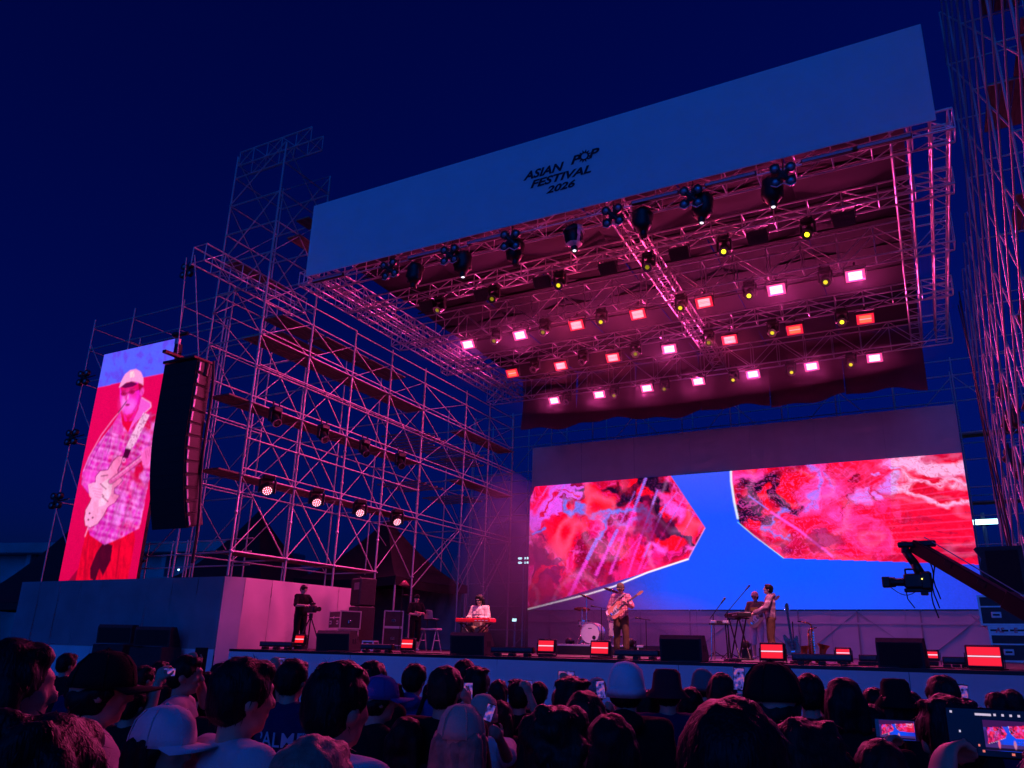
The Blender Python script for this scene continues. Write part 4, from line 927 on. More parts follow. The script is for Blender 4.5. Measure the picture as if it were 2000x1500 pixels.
bu = MB(); bu.sph((0, 0, 0), (.14, .14, .10), 2); bu.cyl((0, 0, .0), (.35, .1, .05), .06, .06, 8)
P = at_y(345, 655, 13.9); t = empty('dome_camera', 'round dark fixture with clamp above the tall screen\'s right corner', 'fixture', P)
bu.build('dome', BLACK, t, True); MB().box((.1, 0, -.22), (.16, .12, .2), .02).build('clamp', EDGE, t); MB().box((.1, .05, -.42), (.14, .2, .3), .02).build('bracket', BLACKM, t)

# ================================================================== BACKSTAGE: wing deck, tents, far lights, buildings
wd = empty('wing_deck', 'low dark side deck between the scaffold and the black tent', 'platform', (-19, 24, 0))
for i in range(3):
    for j in range(4): ubox(wd, 'deck_board', (-20.9 + 2.1 * i, 20.5 + 2.3 * j, DECK - .03), (2.09, 2.29, .05), DECKM, wd.location)
for i in range(4):
    for j in range(3): ubox(wd, 'leg', (-21.9 + 2.03 * i, 19.6 + 4.2 * j, (DECK - .06) / 2), (.08, .08, DECK - .07), STEEL, wd.location)
def tent(label, cx, cy, half, zf, ze, zp, rz=0.0, sag=.25, wall=None):
    t = empty('tent', label, 'tent', (cx, cy, zf), rz, 'black peaked tents')
    n = 10
    for q in range(4):
        vs, fs = [], []
        for j in range(n + 1):
            f = j / n; s = half * f; z = zp - zf + (ze - zp) * (1 - (1 - f) ** 2 * .55 - .45 * (1 - f)) if False else (ze - zf) + (zp - ze) * ((1 - f) ** 1.45)
            for i in range(n + 1):
                u = -1 + 2 * i / n; a = Vector((u * s, -s, z - sag * (1 - u * u) * f * .35))
                vs.append((Matrix.Rotation(q * math.pi / 2, 3, 'Z') @ a)[:])
        for j in range(n):
            for i in range(n): b = j * (n + 1) + i; fs.append((b, b + 1, b + n + 2, b + n + 1))
        me = bpy.data.meshes.new('roof_panel'); me.from_pydata(vs, [], fs); me.materials.append(CANOPY)
        for p in me.polygons: p.use_smooth = True
        link('roof_panel', me, t)
        vl = MB(); pts = 14
        for i in range(pts):
            u0, u1 = -1 + 2 * i / pts, -1 + 2 * (i + 1) / pts
            R4 = Matrix.Rotation(q * math.pi / 2, 3, 'Z'); zz = lambda u: (ze - zf) - sag * (1 - u * u) * .35; o = .04
            vl.quad(*[R4 @ Vector(v) for v in ((u0 * half, -half - o * math.sin(i * 2), zz(u0)), (u1 * half, -half - o * math.sin(i * 2 + 2), zz(u1)), (u1 * half, -half + o * math.sin(i * 3 + 3), zz(u1) - .3), (u0 * half, -half + o * math.sin(i * 3), zz(u0) - .3))])
        bmesh.ops.remove_doubles(vl.bm, verts=vl.bm.verts[:], dist=1e-4)
        vl.build('valance', CANOPY, t, True)
        a = Matrix.Rotation(q * math.pi / 2, 3, 'Z') @ Vector((half - .05, -half + .05, 0))
        pipe(t, 'leg', (a.x, a.y, 0), (a.x, a.y, ze - zf), .035, STEEL)
        if wall and q in wall:
            vs, fs = [], []; R4 = Matrix.Rotation(q * math.pi / 2, 3, 'Z'); nn, nz = 40, 12
            for j in range(nz + 1):
                for i in range(nn + 1):
                    u = -1 + 2 * i / nn; v = j / nz; z = (ze - zf - .1) * (1 - v)
                    off = .05 * math.sin(u * 12 + v * (5 + 5 * u)) + .04 * math.sin((u + 1) * 26 * (1.2 - v) + 2)
                    vs.append((R4 @ Vector((u * (half - .1), -half + .12 + off, z + .01)))[:])
            for j in range(nz):
                for i in range(nn): b = j * (nn + 1) + i; fs.append((b, b + 1, b + nn + 2, b + nn + 1))
            me = bpy.data.meshes.new('side_wall'); me.from_pydata(vs, [], fs); me.materials.append(mat('tent_wall_sheet', (.34, .35, .40), .4, 0, .2, 2, .2, 8))
            for p in me.polygons: p.use_smooth = True
            link('side_wall', me, t)
    pk = MB().cyl((0, 0, zp - zf - .05), (0, 0, zp - zf + .12), .03, .01, 8).build('finial', STEEL, t)
    return t
TZ = at_x(757, 1122, -16.4).z
tent('large black peaked tent beside the stage with a technician inside', -18.65, 24.0, 2.3, DECK - .02, TZ, at_d(747, 1016, 30.3).z, 0, .3, (3, 2))
tent('black peaked tent further left behind the scaffold', -26.2, 24.6, 2.5, 0, 4.0, at_d(557, 1008, 35.5).z, .15)
tent('low black tent behind the tall screen\'s foot', -34.0, 21.5, 2.6, 0, 3.1, at_d(150, 1050, 40).z, .1)
bld = empty('grandstand_building', 'dim concrete grandstand roof far behind at the left edge', 'building', (-95, 60, 0), .25)
BCON = mat('dim_concrete', (.30, .31, .33), .9, 0, .25, .25, .1, 2)
bz = at_y(40, 1078, 60).z
MB().box((0, 0, bz - .7), (56, 14, 1.2), .1).build('roof_slab', BCON, bld); MB().box((0, 1, bz - 2.6), (54, 12, 2.6), .05).build('wall', BCON, bld); MB().box((0, -1, bz - 4.4), (56, 14, .8), .05).build('balcony', BCON, bld); MB().box((0, 2, (bz - 4.8) / 2), (52, 10, bz - 4.8), .05).build('lower_wall', BCON, bld)
for i in range(9): MB().box((-24 + 6 * i, -5.8, (bz - 1) / 2), (.6, .6, bz - 1.2), .03).build('column', BCON, bld)
FL = emat('floodlight_cool', (.45, .85, 1.0), 4)
def flood(px, py, Y, label, n=1, s=.3, pole=True, pair=False):
    P = at_y(px, py, Y); t = empty('floodlight', label, 'floodlight', (P.x, P.y, 0), 0, 'floodlights in the distance')
    if pole: pipe(t, 'pole', (0, 0, 0), (0, 0, P.z + s), .07, STEEL)
    for k in range(n):
        ox = (k % 2 - .5) * s * 1.5 if n > 1 else 0; oz = (k // 2) * s * .9
        MB().box((ox, 0, P.z + oz), (s * 1.1, s * .5, s * .8), s * .1).build('housing', BLACKM, t); MB().box((ox, -s * .27, P.z + oz), (s * (2.6 if pair else .9), .03, s * .55), .01).build('lamp', FL, t)
    return t
flood(1023, 1100, 60, 'floodlight mast with four cool lamps left of the big screen', 4, .42)
flood(1006, 1211, 45, 'bright bluish floodlight low behind the stage, left of the screen', 1, .34)
flood(350, 1113, 40, 'small bluish floodlight seen above the left platform', 1, .2)
flood(318, 1195, 30, 'tiny white floodlight behind the left platform cloth', 1, .1)
flood(1921, 1020, 36, 'cool white strip floodlight right of the big screen', 1, .38, True, True)
flood(1992, 1110, 34, 'white floodlight at the right edge above the flight cases', 1, .26)
flood(126, 1069, 40, 'small white lamp beside the tall screen\'s foot', 1, .13)

# ================================================================== GEAR ON STAGE
def deckx(px, Y, py=1270): return at_y(px, py, Y).x
def flight_case(label, c, size, rz=0.0, casters=False, group='flight cases around the stage', latches=True):
    w_, d_, h_ = size
    t = empty('flight_case', label, 'flight case', c, rz, group); z0 = .12 if casters else 0
    MB().box((0, 0, z0 + h_ / 2), (w_ - .02, d_ - .02, h_ - .02), .005).build('shell', CASE, t)
    e = MB(); q = .032
    for sx in (-1, 1):
        for sy in (-1, 1): e.box((sx * (w_ / 2 - q / 2), sy * (d_ / 2 - q / 2), z0 + h_ / 2), (q, q, h_))
        for z in (z0 + q / 2, z0 + h_ - q / 2): e.box((sx * (w_ / 2 - q / 2 + .002), 0, z), (q, d_ - 2 * q, q))
    for sy in (-1, 1):
        for z in (z0 + q / 2, z0 + h_ - q / 2, z0 + h_ * .62): e.box((0, sy * (d_ / 2 - q / 2 + .002), z), (w_ - 2 * q, q, q * (.7 if z == z0 + h_ * .62 else 1)))
    e.build('edge_trim', EDGE, t)
    for sx in (-.3, .3):
        MB().box((sx * w_, -d_ / 2 - .004, z0 + h_ * .35), (.15, .014, .10), .008).build('handle_dish', EDGE, t); MB().box((sx * w_, -d_ / 2 - .014, z0 + h_ * .35), (.10, .02, .03), .004).build('handle', BLACK, t)
    if latches: MB().box((0, -d_ / 2 - .006, z0 + h_ * .62), (.08, .016, .08), .006).build('latch', CHROME, t); MB().box((w_ / 2 + .006, 0, z0 + h_ * .4), (.016, .12, .08), .006).build('latch', CHROME, t)
    if casters:
        for sx in (-1, 1):
            for sy in (-1, 1): k = MB(); k.cyl((sx * (w_ / 2 - .1) - .02, sy * (d_ / 2 - .1), .05), (sx * (w_ / 2 - .1) + .02, sy * (d_ / 2 - .1), .05), .05, .05, 12); k.build('caster', mat('caster_grey', (.4, .4, .42), .5), t)
    return t
X0 = deckx(668, 17.2)
flight_case('lower flight case of the stack beside the camera operator', (X0 - .05, 17.2, DECK), (.86, .6, .42), -.5, True)
flight_case('upper flight case with bright edges beside the camera operator', (X0, 17.2, DECK + .545), (.86, .6, .48), -.5)
sp = empty('side_speaker', 'tall dark speaker standing behind the bright-edged flight cases', 'speaker', (X0 - .25, 18.2, DECK + .0), -.4)
MB().box((0, 0, .6), (.6, .55, 1.18), .03).build('lower_cabinet', CABINET, sp); MB().box((0, 0, 1.6), (.56, .52, .78), .03).build('upper_cabinet', CABINET, sp); MB().box((0, -.265, 1.6), (.5, .02, .7), .01).build('grille', GRILLE, sp); MB().box((.1, -.28, 1.75), (.3, .02, .2), .01).build('badge_plate', mat('dim_plate', (.12, .1, .12), .5), sp)
P = at_y(698, 1137, 18.3); fan = empty('round_fan', 'round dark pedestal fan beside the tall speaker', 'fan', (P.x, P.y, DECK)); hz = P.z - DECK
MB().cyl((0, 0, 0), (0, 0, .03), .2, .18, 16).build('foot', BLACK, fan); pipe(fan, 'pole', (0, 0, .03), (0, .05, hz), .02, BLACKM); MB().sph((0, 0, hz), (.19, .10, .19), 3).build('fan_head', mat('fan_cage', (.05, .03, .04), .25, .3), fan, True)
rg = MB()
for k in range(5): rg.lathe([(.06 + .035 * k, -.11 + .012 * k), (.064 + .035 * k, -.11 + .012 * k), (.064 + .035 * k, -.104 + .012 * k)], 20, Matrix.Translation((0, 0, hz)) @ Matrix.Rotation(math.radians(90), 4, 'X') @ Matrix.Rotation(math.pi, 4, 'X'))
rg.build('cage_ring', BLACKM, fan)
bp_ = empty('upright_board', 'narrow white upright panel behind the flight cases', 'panel', (deckx(697, 18.9), 18.9, DECK)); MB().box((0, 0, .72), (.42, .06, 1.42), .01).build('board', SKIRT, bp_); MB().box((0, .12, .03), (.4, .3, .05), .01).build('foot', BLACKM, bp_)
# cases and rack inside the tent mouth
flight_case('rack case at the tent mouth, lower of two', (deckx(764, 20.4), 20.4, DECK), (.62, .6, .55), -.9, True)
flight_case('rack case at the tent mouth, upper of two', (deckx(764, 20.4), 20.4, DECK + .675), (.62, .6, .5), -.9)
flight_case('small open case on the floor beside a scaffold leg', (deckx(722, 17.4), 17.4, DECK), (.34, .3, .26), .2, False)
tl = empty('shaded_lamp', 'conical shaded work lamp on a stand at the tent mouth', 'lamp', (deckx(778, 20.2), 20.2, DECK)); lz = at_y(778, 1140, 20.2).z - DECK
pipe(tl, 'stand', (0, 0, .02), (0, 0, lz), .014, BLACKM); MB().lathe([(.03, .10), (.17, -.06), (.165, -.065)], 18, Matrix.Translation((.06, 0, lz))).build('lamp_shade', mat('red_shade', (.25, .05, .06), .4), tl, True); MB().cyl((0, 0, 0), (0, 0, .02), .16, .16, 14).build('foot', BLACKM, tl); MB().lathe([(.02, .03), (.17, 0), (.165, -.01)], 18, Matrix.Translation((.12, 0, lz - .36))).build('tray', BLACKM, tl, True)
# laptop on keyboard stand
kx, ky = deckx(838, 20.0), 20.0; kz = at_y(838, 1229, ky).z - DECK
ks = empty('laptop_stand', 'folding stand with a pale keyboard inside the tent', 'stand', (kx, ky, DECK), -.15)
MB().box((0, 0, kz), (.74, .24, .05), .01).build('tabletop', mat('pale_board', (.55, .5, .52), .5), ks)
for s in (-1, 1):
    for k in (-1, 1): pipe(ks, 'leg', (s * .25, k * .02 + .0, kz - .03), (s * .3, k * .2, 0), .015, STEEL)
    pipe(ks, 'cross_bar', (s * .28, -.12, .3), (s * .28, .12, .3), .012, STEEL)
MB().box((0, .02, kz + .28), (.5, .2, .025), .005).build('shelf', BLACKM, ks); pipe(ks, 'shelf_post', (-.18, .05, kz), (-.18, .05, kz + .28), .012, BLACKM); pipe(ks, 'shelf_post', (.18, .05, kz), (.18, .05, kz + .28), .012, BLACKM)
lp = empty('laptop', 'open silver laptop with its lid towards the audience', 'laptop', (kx - .02, ky, DECK + kz + .295), -.15)
SIL = mat('laptop_aluminium', (.62, .6, .62), .35, .6, .05)
MB().box((0, .05, .008), (.34, .24, .015), .004).build('base', SIL, lp); MB().box((0, -.10, .13), (.34, .012, .24), .004, Euler((.22, 0, 0))).build('lid', SIL, lp); MB().cyl((0, -.109, .135), (0, -.1, .137), .016, .016, 12).build('lid_mark', mat('lid_mark', (.15, .13, .14), .4), lp)

# ---- wedge monitors
def wedge(label, pxl, pxr, Y, z0=None, group='wedge monitors along the stage front', rz=0.0, flip=False):
    xl, xr = deckx(pxl, Y), deckx(pxr, Y); w_ = min(.95, abs(xr - xl)); z0 = DECK if z0 is None else z0
    t = empty('wedge_monitor', label, 'monitor', ((xl + xr) / 2, Y, z0), rz, group)
    prof = [(-.22, 0), (.26, 0), (.24, .16), (.02, .47), (-.20, .47), (-.25, .40)]
    M = Matrix.Translation((-w_ / 2, 0, 0)) @ Matrix(((0, 0, 1, 0), (1, 0, 0, 0), (0, 1, 0, 0), (0, 0, 0, 1)))
    b = MB(); b.prism(prof, w_, M); b.build('cabinet', CABINET, t)
    MB().box((0, -.232, .21), (w_ - .07, .02, .36), .006, Euler((.07, 0, 0))).build('grille', GRILLE, t)
    for k in (-.04, .05): MB().box((w_ / 2 + .002, k - .02, .24), (.012, .05, .12), .004).build('handle_slot', BLACK, t)
    for sx in (-1, 1): MB().box((sx * (w_ / 2 - .05), 0, .004), (.05, .3, .01)).build('rubber_foot', CABLE, t)
    return t
wedge('wedge monitor beside the flight cases, leftmost on the stage front', 630, 690, 14.95, rz=.08)
wedge('wedge monitor in front of the seated keyboard player', 890, 956, 14.95)
wedge('wedge monitor at centre stage between guitarist and keyboards', 1296, 1377, 14.9)
wedge('large wedge monitor near the right end of the stage front', 1716, 1808, 14.85, rz=-.12)
for i, (a, b, lb) in enumerate(((204, 254, 'small tilted speaker in front of the skirted platform, left of a pair'), (272, 336, 'dark speaker in front of the skirted platform, right of a pair'))):
    r_ = empty('speaker_riser', 'black riser under the %s front fill speaker by the platform' % ('left', 'right')[i], 'riser', ((deckx(a, 13.9) + deckx(b, 13.9)) / 2, 13.9, 0), 0, 'risers by the platform')
    zt = at_y(a, 1256, 13.9).z if i == 0 else at_y(b, 1263, 13.9).z
    MB().box((0, 0, zt / 2 - .01), (1.2, .6, zt - .02), .02).build('body', CABINET, r_)
    for s in (-1, 1): MB().box((s * .45, 0, .012), (.1, .5, .024)).build('skid', BLACKM, r_)
    wedge(lb, a, b, 13.85, zt, 'front fill speakers by the platform', .35)
# ---- strobes on the stage floor
RED = emat('floor_strobe_red', (1.0, .012, .016), 1.0); LINE = emat('floor_strobe_line', (.9, .55, .7), 1.3)
def floor_strobe(label, px, py, Y, s=1.0, rz=0.0):
    x = at_y(px, py, Y).x; t = empty('floor_strobe', label, 'stage light', (x, Y, DECK), rz, 'strobes standing on the stage floor'); w_, h_ = .42 * s, .125 * s; zc = max(.2, at_y(px, py, Y).z - DECK); R1 = Euler((-.12, 0, 0))
    MB().box((0, .04, zc), (w_ + .06, .11, 2 * h_ + .08), .012, R1).build('housing', BLACKM, t); MB().box((0, .05, (zc - h_ - .05) / 2), (w_, .2, zc - h_ - .05), .015).build('base', BLACK, t)
    M1 = R1.to_matrix(); o_ = Vector((0, .04, zc))
    for s_ in (-1, 1): MB().box(o_ + M1 @ Vector((0, -.06, s_ * (h_ / 2 + .010 * s))), (w_, .012, h_ - .012), .003, R1).build('lamp_plate', RED, t)
    MB().box(o_ + M1 @ Vector((0, -.062, 0)), (w_, .012, .018), .002, R1).build('strobe_tube', LINE, t)
    for s_ in (-1, 1): MB().box((s_ * (w_ / 2 + .045), .04, zc - .06), (.012, .05, .24), .003).build('yoke', BLACKM, t)
    return t
for i, (px, py, Y, s) in enumerate(((586, 1249, 14.9, .64), (796, 1258, 14.9, .70), (1067, 1262, 14.9, .80), (1172, 1266, 14.9, .84), (1508, 1273, 14.9, .92), (1647, 1280, 17.5, .6), (1821, 1288, 18.0, .5), (1922, 1283, 14.75, 1.1))):
    floor_strobe('glowing red strobe on the stage floor, %s from left' % ORD[i], px, py, Y, s, [0, 0, .05, 0, -.1, 0, 0, -.1][i])
for i, (px, py, Y) in enumerate(((1113, 1253, 22), (1233, 1254, 20.5), (1457, 1259, 20))):
    P = at_y(px, py, Y); t = empty('uplight', 'small round pink-red lamp on the floor behind the band, %s from left' % ORD[i], 'stage light', (P.x, Y, DECK), 0, 'round lamps behind the band')
    z = P.z - DECK; MB().lathe([(.06, .16), (.10, .12), (.105, -.02), (.10, -.03)], 16, Matrix.Translation((0, 0, z)) @ Matrix.Rotation(math.radians(90), 4, 'X')).build('head', BLACK, t, True)
    MB().cyl((0, -.01, z), (0, .0, z), .096, .096, 18).build('lens', emat('uplight_lens', (1.0, .02, .07), 1.3), t); MB().box((0, .05, (z - .1) / 2), (.24, .2, max(.05, z - .1)), .02).build('base', BLACK, t)
    for s in (-1, 1): MB().box((s * .115, .04, z - .06), (.015, .06, .2), .004).build('yoke', BLACK, t)
for i, (a, b, py, Y) in enumerate(((508, 572, 1259, 14.7), (706, 768, 1267, 14.7), (960, 1043, 1274, 14.7), (1200, 1288, 1279, 14.75), (1546, 1664, 1290, 14.75), (1676, 1712, 1294, 16), (1838, 1890, 1298, 15.2))):
    xl, xr = deckx(a, Y), deckx(b, Y); t = empty('floor_batten', 'long dark batten bar along the stage front, %s from left' % ORD[i], 'stage light', ((xl + xr) / 2, Y, DECK), 0, 'batten bars along the stage front'); L = abs(xr - xl)
    MB().box((0, 0, .13), (L, .1, .12), .012).build('housing', BLACKM, t); MB().box((0, -.052, .14), (L - .04, .012, .07), .003).build('light_strip', mat('batten_glass', (.08, .08, .10), .15, 0, .2, 30), t)
    for s in (-.35, 0, .35): MB().box((s * L, 0, .035), (.12, .16, .065), .01).build('foot', BLACK, t)
rr = random.Random(3)
for i in range(12):
    x = -14.5 + 1.28 * i; pts = [(x + .13 * k, 14.62 + .10 * math.sin(k * .8 + i) + .12 * rr.random(), DECK + .016) for k in range(11)]
    tag(MB().tube(pts, .012, 5).build('stage_cable', CABLE), 'black cable snaking along the stage lip, %s from left' % ORD[i], 'cable', 'cables along the stage lip')
# ---- right end: flight cases, black cabinet, white tubes
cx, cy = at_y(1931, 1300, 15.6).x + .62, 15.9
zA_, zB_, zC_ = at_y(1942, 1292, 15.6).z, at_y(1942, 1237, 15.6).z, at_y(1940, 1218, 15.6).z
flight_case('lower of the big flight cases stacked at the right stage end', (cx + .1, cy, DECK), (1.25, .75, .46), -.06, True)
c2 = flight_case('upper of the big flight cases stacked at the right stage end', (cx, cy, DECK + .705), (1.25, .75, .50), -.06)
c3 = flight_case('flat case sandwiched between the two big flight cases', (cx + .08, cy, DECK + .582), (1.22, .74, .12), -.06, latches=False)
PINKT = mat('pink_marking', (.8, .18, .22), .6)
for body, ox in (('AS', -.5), ('E', -.24)):
    me = text_mesh('stencil_lettering', body, .11, PINKT, .1, .004); link('stencil_lettering', me, c3, (ox, -.39, .012), (math.pi / 2, 0, 0))
bc = empty('black_cabinet', 'black speaker cabinet with wavy edge on top of the right flight cases', 'speaker', (cx - .12, cy + .1, DECK + 1.208), -.1)
MB().prism([(-.40, 0), (.30, 0), (.30, .84), (-.40, .84), (-.44, .80), (-.34, .64), (-.38, .48), (-.35, .30)], .5, Matrix.Translation((0, .25, 0)) @ Matrix.Rotation(math.radians(90), 4, 'X')).build('body', CABINET, bc)
MB().box((-.02, -.26, .42), (.5, .02, .7), .01).build('grille', GRILLE, bc)
for k in range(2):
    a, b = at_y(1893 + 14 * k, 1199 + 3 * k, 17), at_y(1935 + 6 * k, 1234 - 4 * k, 17); o = MB().cyl(a, b, .018 - .008 * k, .018 - .008 * k, 8).build('white_tube', mat('white_tube', (.75, .75, .8), .4)); tag(o, ['thick', 'thin'][k] + ' white tube slanting behind the right flight cases', 'tube', 'white tubes by the right cases')
# ---- camera crane
jib = empty('camera_crane', 'dark camera crane arm reaching over the right of the stage with camera', 'crane', (6.2, 10.6, 0)); oj = jib.location
JT = at_y(1785, 1066, 12.6); JQ = at_y(2005, 1193, 11.6); Jd = (JQ - JT); JE = JT + Jd * 3.4
JRED = mat('crane_arm_black', (.035, .012, .014), .4, .3, .2, 6)
ar = MB()
for i in range(4):
    a, b = JT + Jd * (3.4 * i / 4), JT + Jd * (3.4 * (i + 1) / 4); s0, s1 = .075 + .05 * min(1, i / 1.5), .075 + .05 * min(1, (i + 1) / 1.5); mid = (a + b) / 2
    ar.box(mid - oj, (.14 + .02 * i, s0 + s1, (b - a).length + .01), .012, Jd.to_track_quat('Z', 'Y'))
ar.build('arm', JRED, jib)
pipe(jib, 'steel_cable', JT + Vector((.15, 0, .12)) - oj, JT + Jd * 1.6 + Vector((0, 0, .14)) - oj, .008, STEEL)
for k in range(5): p_ = JT + Jd * (.35 + .3 * k); MB().box(p_ - oj + Vector((0, -.06, .02)), (.06, .08, .14), .008, Jd.to_track_quat('Z', 'Y')).build('clamp', BLACKM, jib)
hd = MB(); hd.box(at_y(1775, 1064, 12.6) - oj, (.3, .16, .07), .015); hd.cyl(at_y(1768, 1058, 12.6) - oj, at_y(1768, 1080, 12.6) - oj, .055, .055, 12); hd.box(at_y(1810, 1062, 12.6) - oj, (.24, .18, .08), .015); hd.build('tilt_plate', BLACK, jib)
MB().cap(at_y(1768, 1076, 12.6) - oj, at_y(1786, 1100, 12.6) - oj, .055, .06).cap(at_y(1786, 1100, 12.6) - oj, at_y(1798, 1122, 12.6) - oj, .06, .07).build('drop_arm', BLACK, jib, True)
cb = MB(); cc = at_y(1785, 1135, 12.6) - oj; cb.box(cc, (.26, .2, .20), .02); cb.box(cc + Vector((.16, 0, .0)), (.16, .22, .26), .03); cb.box(cc + Vector((.04, 0, -.13)), (.36, .14, .05), .01); cb.box(cc + Vector((.12, 0, -.17)), (.1, .12, .06), .01); cam_o = cb.build('broadcast_camera', BLACK, jib)
L0 = at_y(1774, 1137, 12.6) - oj; lx = MB(); lx.cyl(L0, L0 + Vector((-.17, -.02, 0)), .06, .055, 14); lx.cyl(L0 + Vector((-.17, -.02, 0)), L0 + Vector((-.24, -.03, 0)), .07, .075, 14); lx.box(L0 + Vector((-.29, -.035, 0)), (.11, .17, .15), .012); lx.build('camera_lens', BLACK, cam_o, False)
MB().tube([cc + Vector((-.1, 0, .10)), cc + Vector((-.1, 0, .17)), cc + Vector((.05, 0, .17)), cc + Vector((.08, 0, .1))], .014, 6).build('carry_handle', BLACK, cam_o); MB().sph(cc + Vector((.11, -.12, .02)), .012, 1).build('tally_lamp', emat('tally', (1, .8, .1), 2.5), cam_o)
for k in range(3):
    a = at_y(1815 + 4 * k, 1095, 12.6) - oj; pts = [a + Vector((.03 * math.sin(j * .9 + k), 0, -.10 * j * (1 - .05 * k))) for j in range(9 - k)]; MB().tube(pts, .01, 5).build('cable', CABLE, jib)
pts = [cc + Vector((-.34 + .05 * j, -.05, -.06 - .14 * math.sin(j * .35))) for j in range(8)]; MB().tube(pts, .006, 5).build('cable', CABLE, jib); MB().tube([cc + Vector((-.12, 0, -.1)), cc + Vector((-.11, 0, -.25)), cc + Vector((-.03, 0, -.38))], .008, 5).build('cable', CABLE, jib)
pz = JE.z
pb = JT + Jd * 2.6; MB().cyl((pb.x - oj.x, pb.y - oj.y, .25), (pb.x - oj.x, pb.y - oj.y, pb.z - .05), .09, .07, 12).build('column', BLACKM, jib); bs = MB(); bs.box((pb.x - oj.x, pb.y - oj.y, .18), (1.1, .9, .12), .02); [bs.cyl((pb.x - oj.x + sx * .5, pb.y - oj.y + sy * .42, .1), (pb.x - oj.x + sx * .56, pb.y - oj.y + sy * .42, .1), .1, .1, 14) for sx in (-1, 1) for sy in (-1, 1)]; bs.build('dolly', BLACKM, jib); MB().box(JE - oj, (.4, .4, .35), .03).build('counterweight', BLACKM, jib)

# ================================================================== PEOPLE
from mathutils import noise as mnoise
def remesh(mb, vox, m, it=5, name='body', smooth_f=.5):
    me = mb.mesh(name); o = bpy.data.objects.new('tmp', me); TMP.collection.objects.link(o)
    r = o.modifiers.new('r', 'REMESH'); r.mode = 'VOXEL'; r.voxel_size = vox; r.use_smooth_shade = True
    s = o.modifiers.new('s', 'SMOOTH'); s.factor = smooth_f; s.iterations = it
    e = evaluated(o)
    bpy.data.objects.remove(o); bpy.data.meshes.remove(me); e.name = name; e.materials.clear()
    if m: e.materials.append(m)
    for p in e.polygons: p.use_smooth = True
    return e
V = Vector
def ruffle(me, fn):
    """push every vertex along its normal by fn(position)"""
    n = len(me.vertices); co = np.empty(n * 3, np.float32); no = np.empty(n * 3, np.float32); me.vertices.foreach_get('co', co); me.vertex_normals.foreach_get('vector', no)
    co = co.reshape(-1, 3); no = no.reshape(-1, 3); a = np.array([fn(Vector(c)) for c in co.tolist()], np.float32); co += no * a[:, None]; me.vertices.foreach_set('co', co.ravel()); me.update()
REST = dict(pelvis=V((0, 0, .96)), waist=V((0, .005, 1.10)), chest=V((0, .0, 1.29)), neck=V((0, -.01, 1.455)), head=V((0, .012, 1.60)),
            shL=V((-.175, -.005, 1.415)), shR=V((.175, -.005, 1.415)), elL=V((-.225, -.02, 1.13)), elR=V((.225, -.02, 1.13)), wrL=V((-.215, .07, .90)), wrR=V((.215, .07, .90)),
            hipL=V((-.09, 0, .92)), hipR=V((.09, 0, .92)), knL=V((-.10, .02, .50)), knR=V((.10, .02, .50)), anL=V((-.105, -.02, .09)), anR=V((.105, -.02, .09)))
def pose(**k):
    d = {a: b.copy() for a, b in REST.items()}; d['yaw'] = d['pitch'] = 0.0; d['palmL'] = V((1, 0, 0)); d['palmR'] = V((-1, 0, 0)); d['curl'] = .5
    for a, b in k.items(): d[a] = V(b) if isinstance(b, tuple) else b
    return d
def hand(mb, el, wr, palm, curl, side):
    d = (wr - el).normalized(); n = (palm - d * palm.dot(d)).normalized(); s = d.cross(n) * side
    Q = Matrix((s, d, n)).transposed().to_quaternion()
    mb.sph(wr + d * .045, (.040, .052, .019), 2, Q)
    for k in range(4):
        b = wr + d * (.082 - .004 * abs(k - 1.3)) + s * (-.030 + .020 * k); L = (.070, .078, .074, .058)[k]
        p1 = b + (d * math.cos(curl) + n * math.sin(curl)) * L * .5; p2 = p1 + (d * math.cos(curl * 2.3) + n * math.sin(curl * 2.3)) * L * .45
        mb.cap(b, p1, .0095, .009, 6, 1); mb.cap(p1, p2, .009, .008, 6, 1)
    b = wr + d * .022 - s * .034; p1 = b + (d * .6 - s * .6 + n * .4).normalized() * .042; p2 = p1 + (d * .9 + n * .5 * curl).normalized() * .030
    mb.cap(b, p1, .012, .011, 6, 1); mb.cap(p1, p2, .0105, .009, 6, 1)
def headrot(J): return Euler((J['pitch'], 0, J['yaw']))
